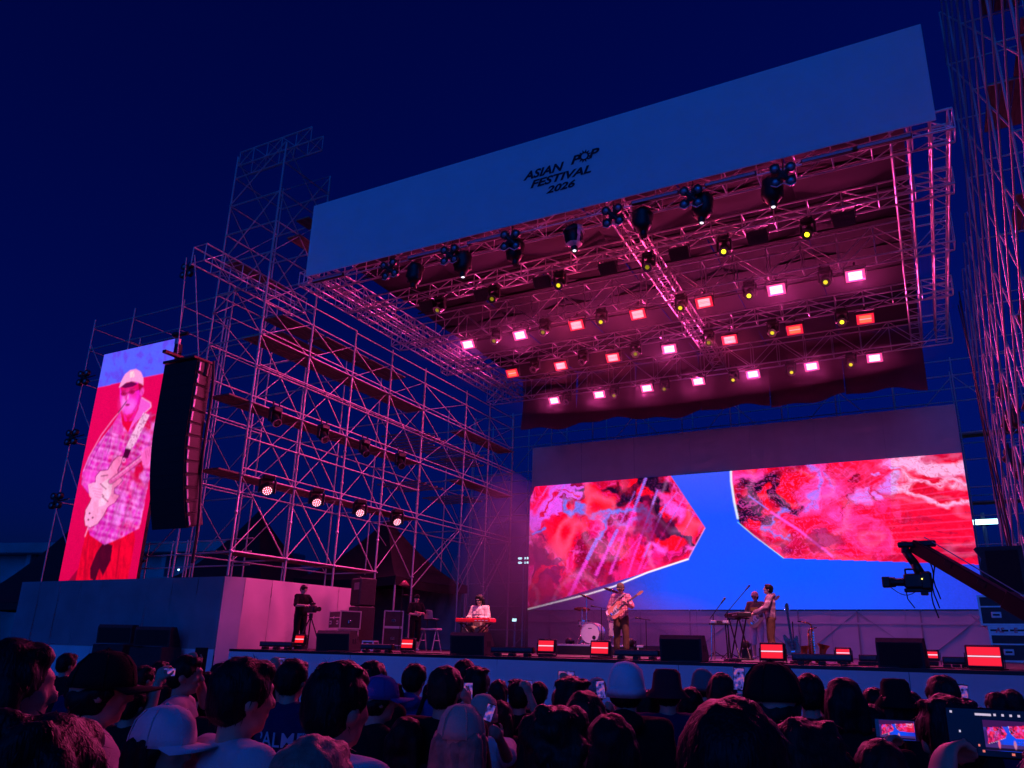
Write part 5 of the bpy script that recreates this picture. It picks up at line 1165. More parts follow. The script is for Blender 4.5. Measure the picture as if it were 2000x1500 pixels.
def body_mesh(J, vox=.011):
    mb = MB(); R = headrot(J); H = J['head']; h = lambda *c: H + R.to_matrix() @ V(c)
    mb.sph(J['pelvis'], (.155, .105, .11)); mb.sph(J['waist'], (.135, .095, .13)); mb.sph(J['chest'], (.165, .108, .17)); mb.cap(J['shL'], J['shR'], .062, .062)
    mb.cap(J['chest'] + V((0, 0, .05)), J['neck'], .10, .058); mb.cap(J['neck'], h(0, -.02, -.05), .054, .052)
    mb.sph(h(0, -.008, .015), (.076, .096, .105), 3, R); mb.sph(h(0, .022, -.055), (.055, .062, .062), 2, R); mb.sph(h(0, .06, -.088), (.024, .022, .02), 2, R)
    mb.cap(h(0, .088, .012), h(0, .106, -.022), .010, .016, 6, 1); mb.sph(h(0, .083, -.052), (.024, .012, .010), 1, R); mb.sph(h(0, .088, .036), (.05, .012, .012), 1, R)
    for s in (-1, 1): mb.sph(h(s * .080, -.008, -.005), (.012, .020, .033), 2, R); mb.sph(h(s * .036, .072, -.02), (.022, .018, .02), 1, R)
    for a, sd in (('L', -1), ('R', 1)):
        sh, el, wr = J['sh' + a], J['el' + a], J['wr' + a]
        mb.cap(sh, el, .050, .039); mb.cap(el, el + (wr - el) * .35, .040, .039); mb.cap(el + (wr - el) * .35, wr, .039, .027); hand(mb, el, wr, J['palm' + a], J['curl'], sd)
        hp, kn, an = J['hip' + a], J['kn' + a], J['an' + a]
        mb.cap(hp, kn, .082, .056); mb.cap(kn, kn + (an - kn) * .35, .055, .054); mb.cap(kn + (an - kn) * .35, an, .054, .037)
        f = V((0, 1, 0)); mb.cap(an + V((0, -.03, -.05)), an + V((0, .14, -.06)), .036, .032)
    return remesh(mb, vox, None, 3, 'body')
def shirt_mesh(J, m, long=.45, infl=.016, hem=-.04, hood=False, vox=.014):
    mb = MB(); i = infl
    mb.sph(J['pelvis'] + V((0, 0, .03 + hem)), (.165 + i, .115 + i, .10)); mb.sph(J['waist'], (.150 + i, .105 + i, .15)); mb.sph(J['chest'], (.170 + i, .112 + i, .175)); mb.cap(J['shL'], J['shR'], .062 + i, .062 + i); mb.cap(J['chest'] + V((0, 0, .06)), J['neck'] + V((0, -.005, -.025)), .11 + i, .056 + i)
    mb.cap(J['pelvis'] + V((-.06, 0, .05 + hem)), J['chest'] + V((-.06, 0, 0)), .105 + i, .11 + i); mb.cap(J['pelvis'] + V((.06, 0, .05 + hem)), J['chest'] + V((.06, 0, 0)), .105 + i, .11 + i)
    for a in 'LR':
        sh, el, wr = J['sh' + a], J['el' + a], J['wr' + a]; mb.cap(sh, sh + (el - sh) * min(1, long * 2), .058 + i, .050 + i)
        if long > .5: mb.cap(el, el + (wr - el) * (long - .5) * 2, .050 + i, .040 + i)
    if hood: mb.sph(J['neck'] + V((0, -.085, .0)), (.105, .065, .075)); mb.cap(J['neck'] + V((-.07, -.03, 0)), J['neck'] + V((-.055, .08, -.07)), .034, .026); mb.cap(J['neck'] + V((.07, -.03, 0)), J['neck'] + V((.055, .08, -.07)), .034, .026)
    me = remesh(mb, vox, m, 3, 'shirt')
    ruffle(me, lambda c: mnoise.noise(c * 9) * .010 + mnoise.noise(V((c.x * 22, c.y * 22, c.z * 9))) * .005)
    return me
def trousers_mesh(J, m, frac=1.0, infl=.018, vox=.014):
    mb = MB(); i = infl; mb.sph(J['pelvis'], (.160 + i, .11 + i, .11))
    for a in 'LR':
        hp, kn, an = J['hip' + a], J['kn' + a], J['an' + a]; mb.cap(hp, kn, .088 + i, .066 + i); mb.cap(kn, kn + (an - kn) * max(.05, (frac - .5) * 1.9), .066 + i, .054 + i * 1.3)
    me = remesh(mb, vox, m, 3, 'trousers')
    ruffle(me, lambda c: mnoise.noise(V((c.x * 16, c.y * 16, c.z * 7))) * .009)
    return me
def hair_mesh(J, style, m, seed=0, vox=.010):
    mb = MB(); R = headrot(J); H = J['head']; h = lambda *c: H + R.to_matrix() @ V(c); rr = random.Random(seed)
    if style in ('under', 'underbob'): mb.sph(h(0, -.026, -.022), (.082, .082, .066), 3, R)
    else: mb.sph(h(0, -.018, .035), (.090, .102, .100), 3, R); mb.sph(h(0, -.045, -.005), (.084, .075, .085), 2, R); mb.sph(h(0, .045, .085), (.070, .045, .040), 2, R)
  
    for s in (-1, 1): mb.sph(h(s * .072, .0, .035 if not style.startswith('under') else .0), (.022, .05, .05 if not style.startswith('under') else .03), 2, R)
    if style in ('bob', 'long', 'underbob'):
        for s in (-1, 0, 1): mb.cap(h(s * .055, -.055, .0), h(s * .07, -.06, -.11), .050, .042)
        for s in (-1, 1): mb.cap(h(s * .082, -.01, .02), h(s * .088, .0, -.10), .028, .022)
    if style == 'long':
        for s in (-1, 0, 1): mb.cap(h(s * .06, -.06, -.10), h(s * .085, -.085, -.32), .048, .034)
    if style == 'tuft':
        for k in range(22): a = rr.uniform(0, 6.28); q = rr.uniform(.3, 1); mb.cap(h(.05 * q * math.cos(a), -.02 + .05 * q * math.sin(a), .105), h(.085 * q * math.cos(a + .5), -.02 + .09 * q * math.sin(a + .5), .138 - .03 * q * q), .020, .012)
    if style == 'wave':
        for k in range(26): a = rr.uniform(-2.9, -.2); z = rr.uniform(-.07, .10); q = math.sqrt(max(.1, 1 - (z / .13) ** 2)); mb.sph(h(.09 * q * math.cos(a), -.02 + .10 * q * math.sin(a), z + .02), rr.uniform(.022, .034), 1)
    me = remesh(mb, vox, None, 2, 'hair')
    ruffle(me, lambda c: mnoise.noise(V((c.x * 30, c.y * 30, c.z * 9)) + V((seed, 0, 0))) * .009 + mnoise.noise(c * 70) * .003)
    bm = bmesh.new(); bm.from_mesh(me); vs = list(bm.verts); bm.normal_update()
    for k in range(0 if style.startswith('under') else 520):                       # loose strands give the outline its fuzz
        v = rr.choice(vs)
        if R.to_matrix().transposed() @ (v.co - H) and (R.to_matrix().transposed() @ (v.co - H)).y > .06: continue
        n = v.normal; t = V((0, 0, -1)); t = (t - n * t.dot(n)); t = (t + V((rr.uniform(-.5, .5), rr.uniform(-.5, .5), rr.uniform(-.3, .3)))).normalized(); L = rr.uniform(.014, .032); wv = n.cross(t).normalized() * .0016; lift = rr.uniform(.03, .24)
        a = v.co - n * .002; b = a + t * L * .5 + n * L * lift * .6; c = a + t * L + n * L * lift
        f = [bm.verts.new(q) for q in (a - wv, a + wv, b + wv, b - wv, c)]; bm.faces.new(f[:4]); bm.faces.new((f[3], f[2], f[4]))
    bm.to_mesh(me); bm.free(); me.materials.clear(); me.materials.append(m)
    for p in me.polygons: p.use_smooth = True
    return me
def cap_meshes(J, m, kind='cap', back=False, text=None):
    R = headrot(J).to_matrix().to_4x4(); T = Matrix.Translation(J['head']) @ R
    if back: T = T @ Matrix.Rotation(math.pi, 4, 'Z')
    c = MB()
    if kind == 'cap':
        c.lathe([(.001, .145), (.03, .143), (.062, .128), (.088, .095), (.100, .05), (.103, .015), (.098, .015), (.08, .07)], 24, T @ Matrix.Diagonal((.95, 1.10, 1, 1)) @ Matrix.Rotation(-.06, 4, 'X'))
        for k in range(6): a = k * 1.0472; c.tube([T @ V((.95 * r * math.cos(a), 1.1 * r * math.sin(a), z + .001)) for r, z in ((.005, .146), (.062, .129), (.089, .096), (.101, .05), (.104, .018))], .0022, 4)
        c.sph(T @ V((0, 0, .147)), .008, 1)
        b = MB(); top, bot = [], []
        for k in range(13):
            a = math.radians(18 + 144 * k / 12); ca, sa = math.cos(a), math.sin(a); top.append((T @ V((.097 * ca, .108 * sa, .022)), T @ V((.096 * ca, .108 * sa + .098 * math.sin(a) ** .6, .018 - .020 * ca * ca))))
        for k in range(12):
            for off in (0, -.005):
                q = [top[k][0], top[k + 1][0], top[k + 1][1], top[k][1]]; b.bm.faces.new([b.bm.verts.new(x + V((0, 0, off))) for x in (q if off == 0 else q[::-1])])
        bmesh.ops.remove_doubles(b.bm, verts=b.bm.verts[:], dist=1e-4)
        return c.mesh('cap', m, True), b.mesh('brim', m, True)
    prof = {'bucket': [(.001, .150), (.07, .146), (.090, .12), (.102, .03), (.150, -.022), (.148, -.027), (.10, .02)], 'beanie': [(.001, .158), (.05, .148), (.085, .115), (.102, .05), (.104, -.02), (.108, -.025), (.108, .02), (.1, .03)]}[kind]
    c.lathe(prof, 24, T @ Matrix.Diagonal((.95, 1.08, 1, 1)))
    for v in c.bm.verts: v.co += V((mnoise.noise(v.co * 14), mnoise.noise(v.co * 14 + V((5, 5, 5))), 0)) * .008
    return c.mesh('hat', m, True), None
SKIN = mat('skin', (.52, .33, .25), .55, 0, .12, 14); SKIN2 = mat('skin_tan', (.44, .27, .20), .55, 0, .12, 14)
HAIRS = {'black': mat('black_hair', (.007, .006, .007), .75, 0, .4, 30, 0, 0, .12), 'brown': mat('brown_hair', (.030, .013, .011), .75, 0, .4, 30, 0, 0, .12), 'blond': mat('bleached_hair', (.30, .19, .15), .75, 0, .3, 30, 0, 0, .12)}
for hm_ in HAIRS.values():                   # strand relief
    t_ = hm_.node_tree; p_ = t_.nodes['Principled BSDF']; p_.inputs['Roughness'].default_value = .48; p_.inputs['Specular IOR Level'].default_value = .2
    tc_ = t_.nodes.new('ShaderNodeTexCoord'); mp_ = t_.nodes.new('ShaderNodeMapping'); mp_.inputs['Scale'].default_value = (150, 150, 14); n_ = t_.nodes.new('ShaderNodeTexNoise'); n_.inputs['Scale'].default_value = 1.0; n_.inputs['Detail'].default_value = 3; n_.inputs['Distortion'].default_value = .6
    b_ = t_.nodes.new('ShaderNodeBump'); b_.inputs['Strength'].default_value = .6; b_.inputs['Distance'].default_value = .008
    t_.links.new(tc_.outputs['Object'], mp_.inputs['Vector']); t_.links.new(mp_.outputs['Vector'], n_.inputs['Vector']); t_.links.new(n_.outputs['Fac'], b_.inputs['Height']); t_.links.new(b_.outputs['Normal'], p_.inputs['Normal'])
def cloth(name, c): return mat('cloth_' + name, c, .9, 0, .12, 9, .3, 160, .1)
FAB = dict(white=cloth('white', (.55, .54, .56)), capwhite=cloth('cap_white', (.72, .70, .72)), black=cloth('black', (.012, .012, .014)), navy=cloth('navy', (.012, .02, .075)), grey=cloth('grey', (.16, .16, .17)), beige=cloth('beige', (.48, .40, .33)), denim=cloth('denim', (.10, .13, .22)), brown=cloth('brown', (.10, .055, .035)), maroon=cloth('maroon', (.10, .02, .03)), palegrey=cloth('pale_grey', (.26, .24, .26)), blue=cloth('blue', (.06, .09, .30)), khaki=cloth('khaki', (.17, .13, .09)), lightdenim=cloth('light_denim', (.42, .46, .58)))
EYE = mat('eye_dark', (.01, .008, .008), .2); SHOE = mat('shoe', (.5, .5, .5), .6)
def with_mat(me, m): me = me.copy(); me.materials.clear(); me.materials.append(m); return me
def make_person(label, loc, rz, J, shirt, trousers, hair=None, skin=SKIN, scale=1.0, cap=None, capm=None, back=False, long=.45, hood=False, frac=1.0, group=None, vox=.009, hairc='black', shoe=SHOE, face=True, seed=1, glasses=False):
    t = empty('person', label, 'person', loc, rz, group); t.scale = (scale,) * 3
    link('body', with_mat(body_mesh(J, vox), skin), t); link('shirt', shirt_mesh(J, shirt, long, hood=hood), t); link('trousers', trousers_mesh(J, trousers, frac), t)
    if hair: link('hair', hair_mesh(J, ('under' if hair == 'short' else 'underbob') if cap else hair, HAIRS[hairc], seed), t)
    if cap:
        a, b = cap_meshes(J, capm, cap, back); o = link('cap' if cap == 'cap' else 'hat', a, t)
        if b: link('brim', b, o)
    R = headrot(J).to_matrix(); H = J['head']
    if face:
        for s in (-1, 1): MB().sph(H + R @ V((s * .030, .088, .012)), (.012, .006, .007), 1).build('eye', EYE, t, True); MB().box(H + R @ V((s * .032, .092, .034)), (.03, .006, .006), .001).build('eyebrow', HAIRS['black'], t)
        MB().sph(H + R @ V((0, .094, -.052)), (.020, .004, .004), 1).build('mouth', mat('lips', (.35, .12, .11), .5), t, True)
    if glasses:
        g = MB(); [g.box(H + R @ V((s * .034, .102, .012)), (.05, .006, .03), .004) for s in (-1, 1)]; g.box(H + R @ V((0, .104, .016)), (.02, .005, .005)); [g.cyl(H + R @ V((s * .06, .1, .014)), H + R @ V((s * .08, 0, .014)), .003, .003, 5) for s in (-1, 1)]; g.build('glasses', BLACK, t)
    for a in 'LR': an = J['an' + a]; MB().cap(an + V((0, -.035, -.045)), an + V((0, .15, -.058)), .042, .036).build('shoe', shoe, t, True)
    return t
def stand_at(px, py_top, H):
    v = ray(px, py_top); k = v.z / v.y; Y = (H - (CAM_Z - DECK)) / k; return V((v.x / v.y * Y, Y, DECK))
# ---------------------------------------------------------------- instruments
def guitar(name, label, loc, rot, body_m, neck_m=None, guard=None, L=1.0):
    """electric guitar lying in its local XZ plane, neck along +Z, front towards -Y"""
    t = empty(name, label, 'guitar', loc); t.rotation_mode = 'XYZ'; t.rotation_euler = rot
    out = [(0, -.20), (-.09, -.195), (-.15, -.14), (-.165, -.06), (-.13, .02), (-.125, .07), (-.15, .13), (-.155, .19), (-.12, .215), (-.085, .18), (-.06, .12), (0, .10), (.05, .11), (.075, .155), (.105, .175), (.13, .15), (.125, .09), (.115, .04), (.14, -.04), (.155, -.10), (.12, -.17)]
    M = Matrix.Translation((0, .02, 0)) @ Matrix.Rotation(math.radians(90), 4, 'X')
    b = MB(); b.prism([(x * L, y * L) for x, y in out], .045, M)
    es = [e for e in b.bm.edges if abs(e.verts[0].co.y - e.verts[1].co.y) < 1e-5]; bmesh.ops.bevel(b.bm, geom=es, offset=.009, segments=2, affect='EDGES'); b.build('body', body_m, t)
    nm = neck_m or mat('maple', (.48, .27, .12), .4); MB().box((0, -.022, .36 * L), (.045, .022, .58 * L), .006).build('neck', nm, t); MB().box((0, -.036, .38 * L), (.042, .008, .53 * L), .002).build('fingerboard', mat('rosewood', (.06, .03, .02), .4), t)
    MB().prism([(-.022, 0), (.022, 0), (.04, .05), (.035, .16), (.0, .17), (-.03, .12)], .018, Matrix.Translation((0, -.012, .65 * L)) @ Matrix.Rotation(math.radians(90), 4, 'X')).build('headstock', nm, t)
    MB().prism([(-.10, .10), (-.03, .06), (.06, .07), (.08, .02), (.06, -.10), (.0, -.12), (-.05, -.04), (-.09, .0)], .004, Matrix.Translation((0, -.026, 0)) @ Matrix.Rotation(math.radians(90), 4, 'X')).build('pickguard', guard or mat('cream_guard', (.7, .66, .58), .3), t)
    for z in (.05, -.01, -.07): MB().box((0, -.034, z * L), (.075, .012, .018), .004).build('pickup', BLACK, t)
    MB().box((0, -.034, -.13 * L), (.07, .014, .03), .003).build('bridge', CHROME, t)
    for k in range(6): MB().cyl((.035 if k > 2 else -.034, -.02, .68 * L + .035 * (k % 3)), (.055 if k > 2 else -.054, -.02, .68 * L + .035 * (k % 3)), .007, .009, 6).build('tuning_peg', CHROME, t)
    st = MB(); [st.box((-.015 + .006 * k, -.043, .26 * L), (.0012, .0012, .78 * L)) for k in range(6)]; st.build('strings', STEEL, t)
    return t
def mic_stand(label, base, top, mic, boom=None, tripod=True):
    t = empty('mic_stand', label, 'mic stand', base, 0, 'microphone stands'); top, mic = V(top) - V(base), V(mic) - V(base)
    pipe(t, 'pole', (0, 0, .02), top, .011, BLACKM)
    if tripod: [pipe(t, 'leg', (0, 0, .18), (.28 * math.cos(a), .28 * math.sin(a), .01), .009, BLACKM) for a in (.4, 2.5, 4.6)]
    else: MB().cyl((0, 0, 0), (0, 0, .02), .13, .12, 16).build('foot', BLACKM, t)
    d = (mic - top).normalized()
    if (mic - top).length > .05: pipe(t, 'boom', top - d * .12, mic, .009, BLACKM)
    b = MB(); b.cyl(mic, mic + d * .12, .013, .02, 10); b.sph(mic + d * .14, .026, 2); b.build('microphone', BLACK, t, True)
    return t
# ---------------------------------------------------------------- performers
PK = plaid('pink_plaid', (.66, .22, .30), (.78, .46, .52), 44, (.30, .06, .10)); PW = plaid('white_plaid', (.52, .42, .48), (.16, .06, .12), 30, (.05, .02, .05)); PC = plaid('cream_plaid', (.62, .50, .42), (.76, .68, .60), 62, (.42, .28, .24))
# guitarist
G0 = stand_at(1212, 1137, 1.76)
Jg = pose(elL=(-.29, .06, 1.18), wrL=(-.20, .28, 1.24), elR=(.30, -.02, 1.14), wrR=(.10, .20, 1.02), palmL=V((.4, .2, .8)), palmR=V((-.2, -1, .2)), curl=.9, pitch=-.18, yaw=.15, anL=(-.13, .03, .09), knL=(-.125, .04, .5), anR=(.13, -.05, .09))
gt = make_person('guitarist in cap, pink plaid shirt and brown cropped trousers at centre stage', G0, math.pi + .12, Jg, PK, FAB['brown'], 'short', SKIN, 1, 'cap', FAB['khaki'], long=.98, hood=True, frac=.86, glasses=True)
E_ = guitar('electric_guitar', 'orange electric guitar played by the guitarist in plaid', G0 + V((-.02, -.27, 1.06)), (-.10, .95, 0), mat('orange_body', (.75, .25, .10), .25, 0, .1, 5, 0, 0, .5, .6))
stp = MB().tube([G0 + V(p) for p in ((-.22, -.22, .98), (-.16, -.19, 1.2), (.02, -.17, 1.38), (.12, -.05, 1.47), (.12, .08, 1.40))], .02, 6)
tag(stp.build('guitar_strap', FAB['palegrey']), 'pale strap across the chest of the guitarist in pink plaid', 'strap')
# seated keyboard player
K0 = stand_at(941, 1160, 1.46)
Js = pose(pelvis=(0, 0, .55), waist=(0, .03, .70), chest=(0, .06, .88), neck=(0, .075, 1.05), head=(0, .11, 1.19), shL=(-.175, .06, 1.00), shR=(.175, .06, 1.00), elL=(-.25, .10, .73), elR=(.25, .10, .73), wrL=(-.14, .33, .80), wrR=(.14, .33, .80), palmL=V((0, 0, -1)), palmR=V((0, 0, -1)), hipL=(-.09, .0, .53), hipR=(.09, .0, .53), knL=(-.16, .42, .50), knR=(.16, .42, .50), anL=(-.15, .40, .09), anR=(.15, .40, .09), pitch=-.32)
make_person('keyboard player in cream plaid shirt seated behind the red keyboard', K0, math.pi + .05, Js, PC, FAB['khaki'], 'bob', SKIN, 1.09, None, None, long=.95, glasses=True, hood=True)
sto = empty('stool', 'round black stool under the seated keyboard player', 'stool', (K0.x, K0.y + .02, DECK)); MB().cyl((0, 0, .43), (0, 0, .50), .17, .17, 18).build('seat', BLACK, sto); [pipe(sto, 'leg', (0, 0, .4), (.2 * math.cos(a), .2 * math.sin(a), .0), .012, BLACKM) for a in (.5, 2.07, 3.64, 5.2)]
def keyboard(label, loc, rz, body_m, L=1.2, keys=True, tilt=0.0):
    t = empty('keyboard', label, 'keyboard', loc, rz); MB().box((0, 0, .055), (L, .32, .09), .012).build('case', body_m, t); MB().box((0, .04, .103), (L - .06, .2, .008), .002).build('control_panel', BLACK, t)
    if keys:
        wk = MB(); [wk.box((-L / 2 + .05 + k * (L - .1) / 44, -.085, .108), ((L - .1) / 44 - .002, .13, .012)) for k in range(45)]; wk.build('white_keys', mat('ivory', (.75, .73, .7), .3), t)
        bk = MB(); [bk.box((-L / 2 + .05 + (k + .5) * (L - .1) / 44, -.055, .118), (.011, .075, .012)) for k in range(44) if k % 7 not in (2, 6)]; bk.build('black_keys', BLACK, t)
    for k in range(6): MB().cyl((-L * .35 + .14 * k, .08, .106), (-L * .35 + .14 * k, .08, .122), .012, .01, 8).build('knob', EDGE, t)
    pr = MB(); [pr.box((-L * .40 + .1 * k, .161, .05), (.06, .004, .02)) for k in range(4)]; pr.build('rear_print', mat('rear_print', (.6, .58, .58), .5), t)
    return t
def x_stand(label, loc, rz, h, L=.8):
    t = empty('keyboard_stand', label, 'stand', loc, rz, 'keyboard stands')
    for y in (-.12, .12):
        pipe(t, 'leg', (-L / 2, y, .02), (L * .42, y, h), .018, BLACKM); pipe(t, 'leg', (L / 2, y * .8, .02), (-L * .42, y * .8, h), .018, BLACKM)
    for s in (-1, 1): pipe(t, 'foot_bar', (s * L / 2, -.2, .02), (s * L / 2, .2, .02), .016, BLACKM); pipe(t, 'support_bar', (s * L * .42, -.17, h), (s * L * .42, .17, h), .016, BLACKM)
    return t
kp = at_y(929, 1213, K0.y - .47); kb_h = kp.z - DECK - .06
x_stand('folding stand holding up the red keyboard', (kp.x, kp.y, DECK), math.pi + .03, kb_h, .9)
keyboard('bright red stage keyboard of the seated player', (kp.x, kp.y, DECK + kb_h + .02), math.pi + .03, mat('red_lacquer', (.62, .012, .02), .3, 0, .06, 5, 0, 0, .5, .4), .98)
# standing keyboard player in plaid, seen in profile
S0 = stand_at(1500, 1138, 1.76)
Jk = pose(elL=(-.27, .10, 1.17), wrL=(-.16, .36, 1.06), elR=(.27, .10, 1.17), wrR=(.16, .36, 1.06), palmL=V((0, 0, -1)), palmR=V((0, 0, -1)), curl=.35, pitch=.22, chest=(0, -.01, 1.29))
make_person('singer in pink plaid hooded shirt standing in profile at the keyboard', S0, math.radians(104), Jk, PW, FAB['brown'], 'short', SKIN, 1, long=.97, hood=True)
kx = at_y(1441, 1203, S0.y - .05); sh_ = kx.z - DECK - .06
x_stand('tall black stand under the singer\'s keyboard', (kx.x, kx.y, DECK), math.radians(120), sh_, .75)
keyboard('black keyboard played by the standing singer', (kx.x, kx.y, DECK + sh_ + .02), math.radians(120), BLACK, 1.05)
ob = at_y(1412, 1199, kx.y - .3)
m0 = at_y(1419, 1195, S0.y); m1 = at_y(1456, 1153, S0.y - .05)
mic_stand('boom microphone stand angled up to the singer\'s mouth', (m0.x, m0.y, DECK), (m0.x + .02, m0.y, m0.z), m1)
# bass player behind
B0 = stand_at(1474, 1154, 1.76)
Jb = pose(elL=(-.30, .05, 1.16), wrL=(-.32, .22, 1.30), elR=(.28, .0, 1.14), wrR=(.08, .22, .98), palmL=V((.4, .2, .8)), palmR=V((-.2, -1, .2)), curl=.8)
make_person('bass player in light cap, dark sweater with yellow print and pale shorts', B0, math.pi - .1, Jb, FAB['khaki'], FAB['lightdenim'], 'short', SKIN, 1, 'cap', FAB['beige'], long=.9, frac=.62)
pr_ = bpy.data.objects.new('chest_print', MB().box((0, 0, 0), (.20, .012, .09), .004).mesh('chest_print', mat('yellow_print', (.65, .6, .06), .7))); COL.objects.link(pr_)
bp = [o for o in COL.objects if o.name.startswith('person') and o.get('label', '').startswith('bass player')][0]; pr_.parent = bp; pr_.location = (0, .14, 1.27)
guitar('bass_guitar', 'pale wooden bass guitar worn by the player in the light cap', B0 + V((.03, -.26, 1.0)), (-.1, .80, 0), mat('natural_wood', (.55, .36, .18), .3, 0, .15, 6), L=1.12)
# camera operator
C0 = stand_at(594, 1141, 1.655)
Jc = pose(elL=(-.26, .16, 1.18), wrL=(-.12, .36, 1.22), elR=(.26, .12, 1.16), wrR=(.12, .34, 1.16), pitch=-.38, yaw=.1, palmL=V((.3, 0, -1)), palmR=V((-.3, 0, -1)), anL=(-.16, .05, .09))
make_person('camera operator in black looking down at his tripod camera', C0, math.radians(-105), Jc, FAB['black'], FAB['black'], 'short', SKIN, .945)
tc_ = C0 + V((.46, -.12, 0)); tp = empty('tripod_camera', 'video camera on a black tripod in front of the operator', 'camera', tc_, math.radians(-15)); ch = at_y(620, 1190, tc_.y).z - DECK
for a in (.5, 2.6, 4.7): pipe(tp, 'tripod_leg', (0, 0, ch - .18), (.38 * math.cos(a), .38 * math.sin(a), .01), .017, BLACKM)
MB().cyl((0, 0, ch - .22), (0, 0, ch - .1), .05, .05, 12).build('fluid_head', BLACK, tp); cb = MB(); cb.box((0, 0, ch), (.34, .13, .17), .02); cb.box((-.24, 0, ch - .01), (.16, .09, .12), .015); cb.box((.05, 0, ch + .14), (.2, .04, .05), .01); cb.build('camera_body', BLACK, tp)
MB().cyl((.17, 0, ch), (.36, 0, ch), .045, .06, 14).build('camera_lens', BLACK, tp); MB().box((-.1, .12, ch + .07), (.10, .02, .07), .006).build('viewfinder', BLACK, tp); pipe(tp, 'pan_handle', (-.05, 0, ch - .14), (-.42, -.06, ch - .24), .011, BLACKM)
# technician at the tent
T0 = at_y(808, 1262, 19.6); T0.z = DECK; tz = at_y(811, 1167, 19.6).z - DECK
Jt = pose(elL=(-.27, .10, 1.14), wrL=(.0, .24, 1.16), elR=(.27, .06, 1.13), wrR=(.06, .26, 1.10), palmL=V((0, -1, .3)), palmR=V((0, -1, .3)), yaw=.0)
make_person('technician in dark shirt with folded arms at the tent mouth', T0, math.radians(-125), Jt, FAB['black'], FAB['black'], None, SKIN, max(.93, min(1.08, tz / 1.74)), 'cap', FAB['black'], True, frac=.7)
# ---------------------------------------------------------------- drums, stands, horns
DR = MB(); dz = at_y(1158, 1257, 21).z - .02; dx = deckx(1158, 21)
rz_ = empty('drum_riser', 'low black riser under the drum kit', 'riser', (dx + .35, 21.5, DECK)); MB().box((0, 0, (dz - DECK) / 2), (2.6, 1.9, dz - DECK - .004), .01).build('body', BLACK, rz_); MB().box((0, -.955, dz - DECK - .03), (2.6, .02, .05), .004).build('edge_trim', EDGE, rz_)
HEADW = mat('drum_head', (.72, .73, .74), .5, 0, .04); SHELL = mat('drum_shell', (.55, .50, .52), .3, .2, .15)
def drum(name, label, c, r, d, axis, hd=True, stand=None):
    t = empty(name, label, 'drum', c, 0, 'drums of the kit'); M = Matrix.Rotation(math.radians(90), 4, 'X') if axis == 'y' else Matrix.Identity(4)
    MB().lathe([(r * .98, -d / 2), (r, -d / 2), (r, d / 2), (r * .98, d / 2)], 28, M).build('shell', SHELL, t, False)
    for s in (-1, 1): MB().lathe([(r * .99, s * d / 2 - .02), (r * 1.05, s * d / 2 - .02), (r * 1.05, s * d / 2 + .02), (r * .99, s * d / 2 + .02), (r * .99, s * d / 2 - .02)], 28, M).build('hoop', CHROME, t); MB().cyl(M @ V((0, 0, s * d / 2)), M @ V((0, 0, s * (d / 2 + .006))), r * .98, r * .98, 28).build('drum_head', HEADW, t)
    for k in range(8): a = k * .785; MB().box(M @ V((r * 1.03 * math.cos(a), r * 1.03 * math.sin(a), 0)), (.025, .025, .05) if axis == 'z' else (.025, .05, .025), .004).build('lug', CHROME, t)
    return t
bd = drum('bass_drum', 'white-headed bass drum facing the audience', (dx, 21, dz + .30), .28, .4, 'y')
MB().cyl((.12, .206, -.12), (.12, .212, -.12), .055, .055, 16).build('port_hole', BLACK, bd).location = (0, -.415, 0)
MB().box((-.0, .0, .13), (.11, .004, .018), .002).build('head_badge', BLACK, bd).location = (0, -.212, 0)
for s in (-1, 1): pipe(bd, 'spur', (s * .22, -.1, -.16), (s * .36, -.16, -.30), .011, CHROME)
drum('floor_tom', 'pale floor tom right of the bass drum', (dx + .62, 21.2, dz + .42), .2, .4, 'z'); drum('rack_tom', 'tilted pale rack tom above the bass drum', (dx + .55, 21.1, dz + .80), .16, .22, 'z').rotation_euler = (.7, 0, 0); drum('snare_drum', 'shallow snare drum left of the bass drum', (dx - .48, 21.5, dz + .58), .17, .14, 'z')
for nm, ox, hh, tl_ in (('big cymbal tilted high on a stand left of the drums', -.28, 1.32, .35), ('flat cymbal on a stand at the left of the drums', -.42, .98, -.05), ('cymbal on a stand behind the guitarist', .5, 1.5, .25)):
    t = empty('cymbal_stand', nm, 'cymbal', (dx + ox, 21.2, dz), 0, 'cymbals of the kit'); pipe(t, 'pole', (0, 0, .05), (0, 0, hh), .012, CHROME); [pipe(t, 'leg', (0, 0, .3), (.25 * math.cos(a), .25 * math.sin(a), .01), .01, CHROME) for a in (.3, 2.4, 4.5)]
    MB().lathe([(.01, .03), (.04, .02), (.22, -.006), (.24, -.012), (.235, -.016), (.03, .01)], 28, Matrix.Translation((0, 0, hh)) @ Matrix.Rotation(tl_, 4, 'Y') @ Matrix.Rotation(-.2, 4, 'X')).build('cymbal_plate', mat('bronze', (.55, .28, .16), .25, .9, .1, 20), t, True)
for lb, px, Y, h in (('thin microphone stand right of the guitarist', 1263, 20.5, 1210), ('low microphone stand beside the drums', 1175, 20.2, 1187)):
    b = at_y(px, 1275, Y); tpz = at_y(px, h, Y).z; mic_stand(lb, (b.x, Y, DECK), (b.x, Y, tpz), (b.x - .12, Y - .05, tpz + .02), None, True)
mic_stand('microphone stand at the left of the keyboard gear table', (deckx(1396, 17.5), 17.5, DECK), (deckx(1396, 17.5), 17.5, at_y(1403, 1200, 17.5).z), at_y(1408, 1179, 17.5), None, True)
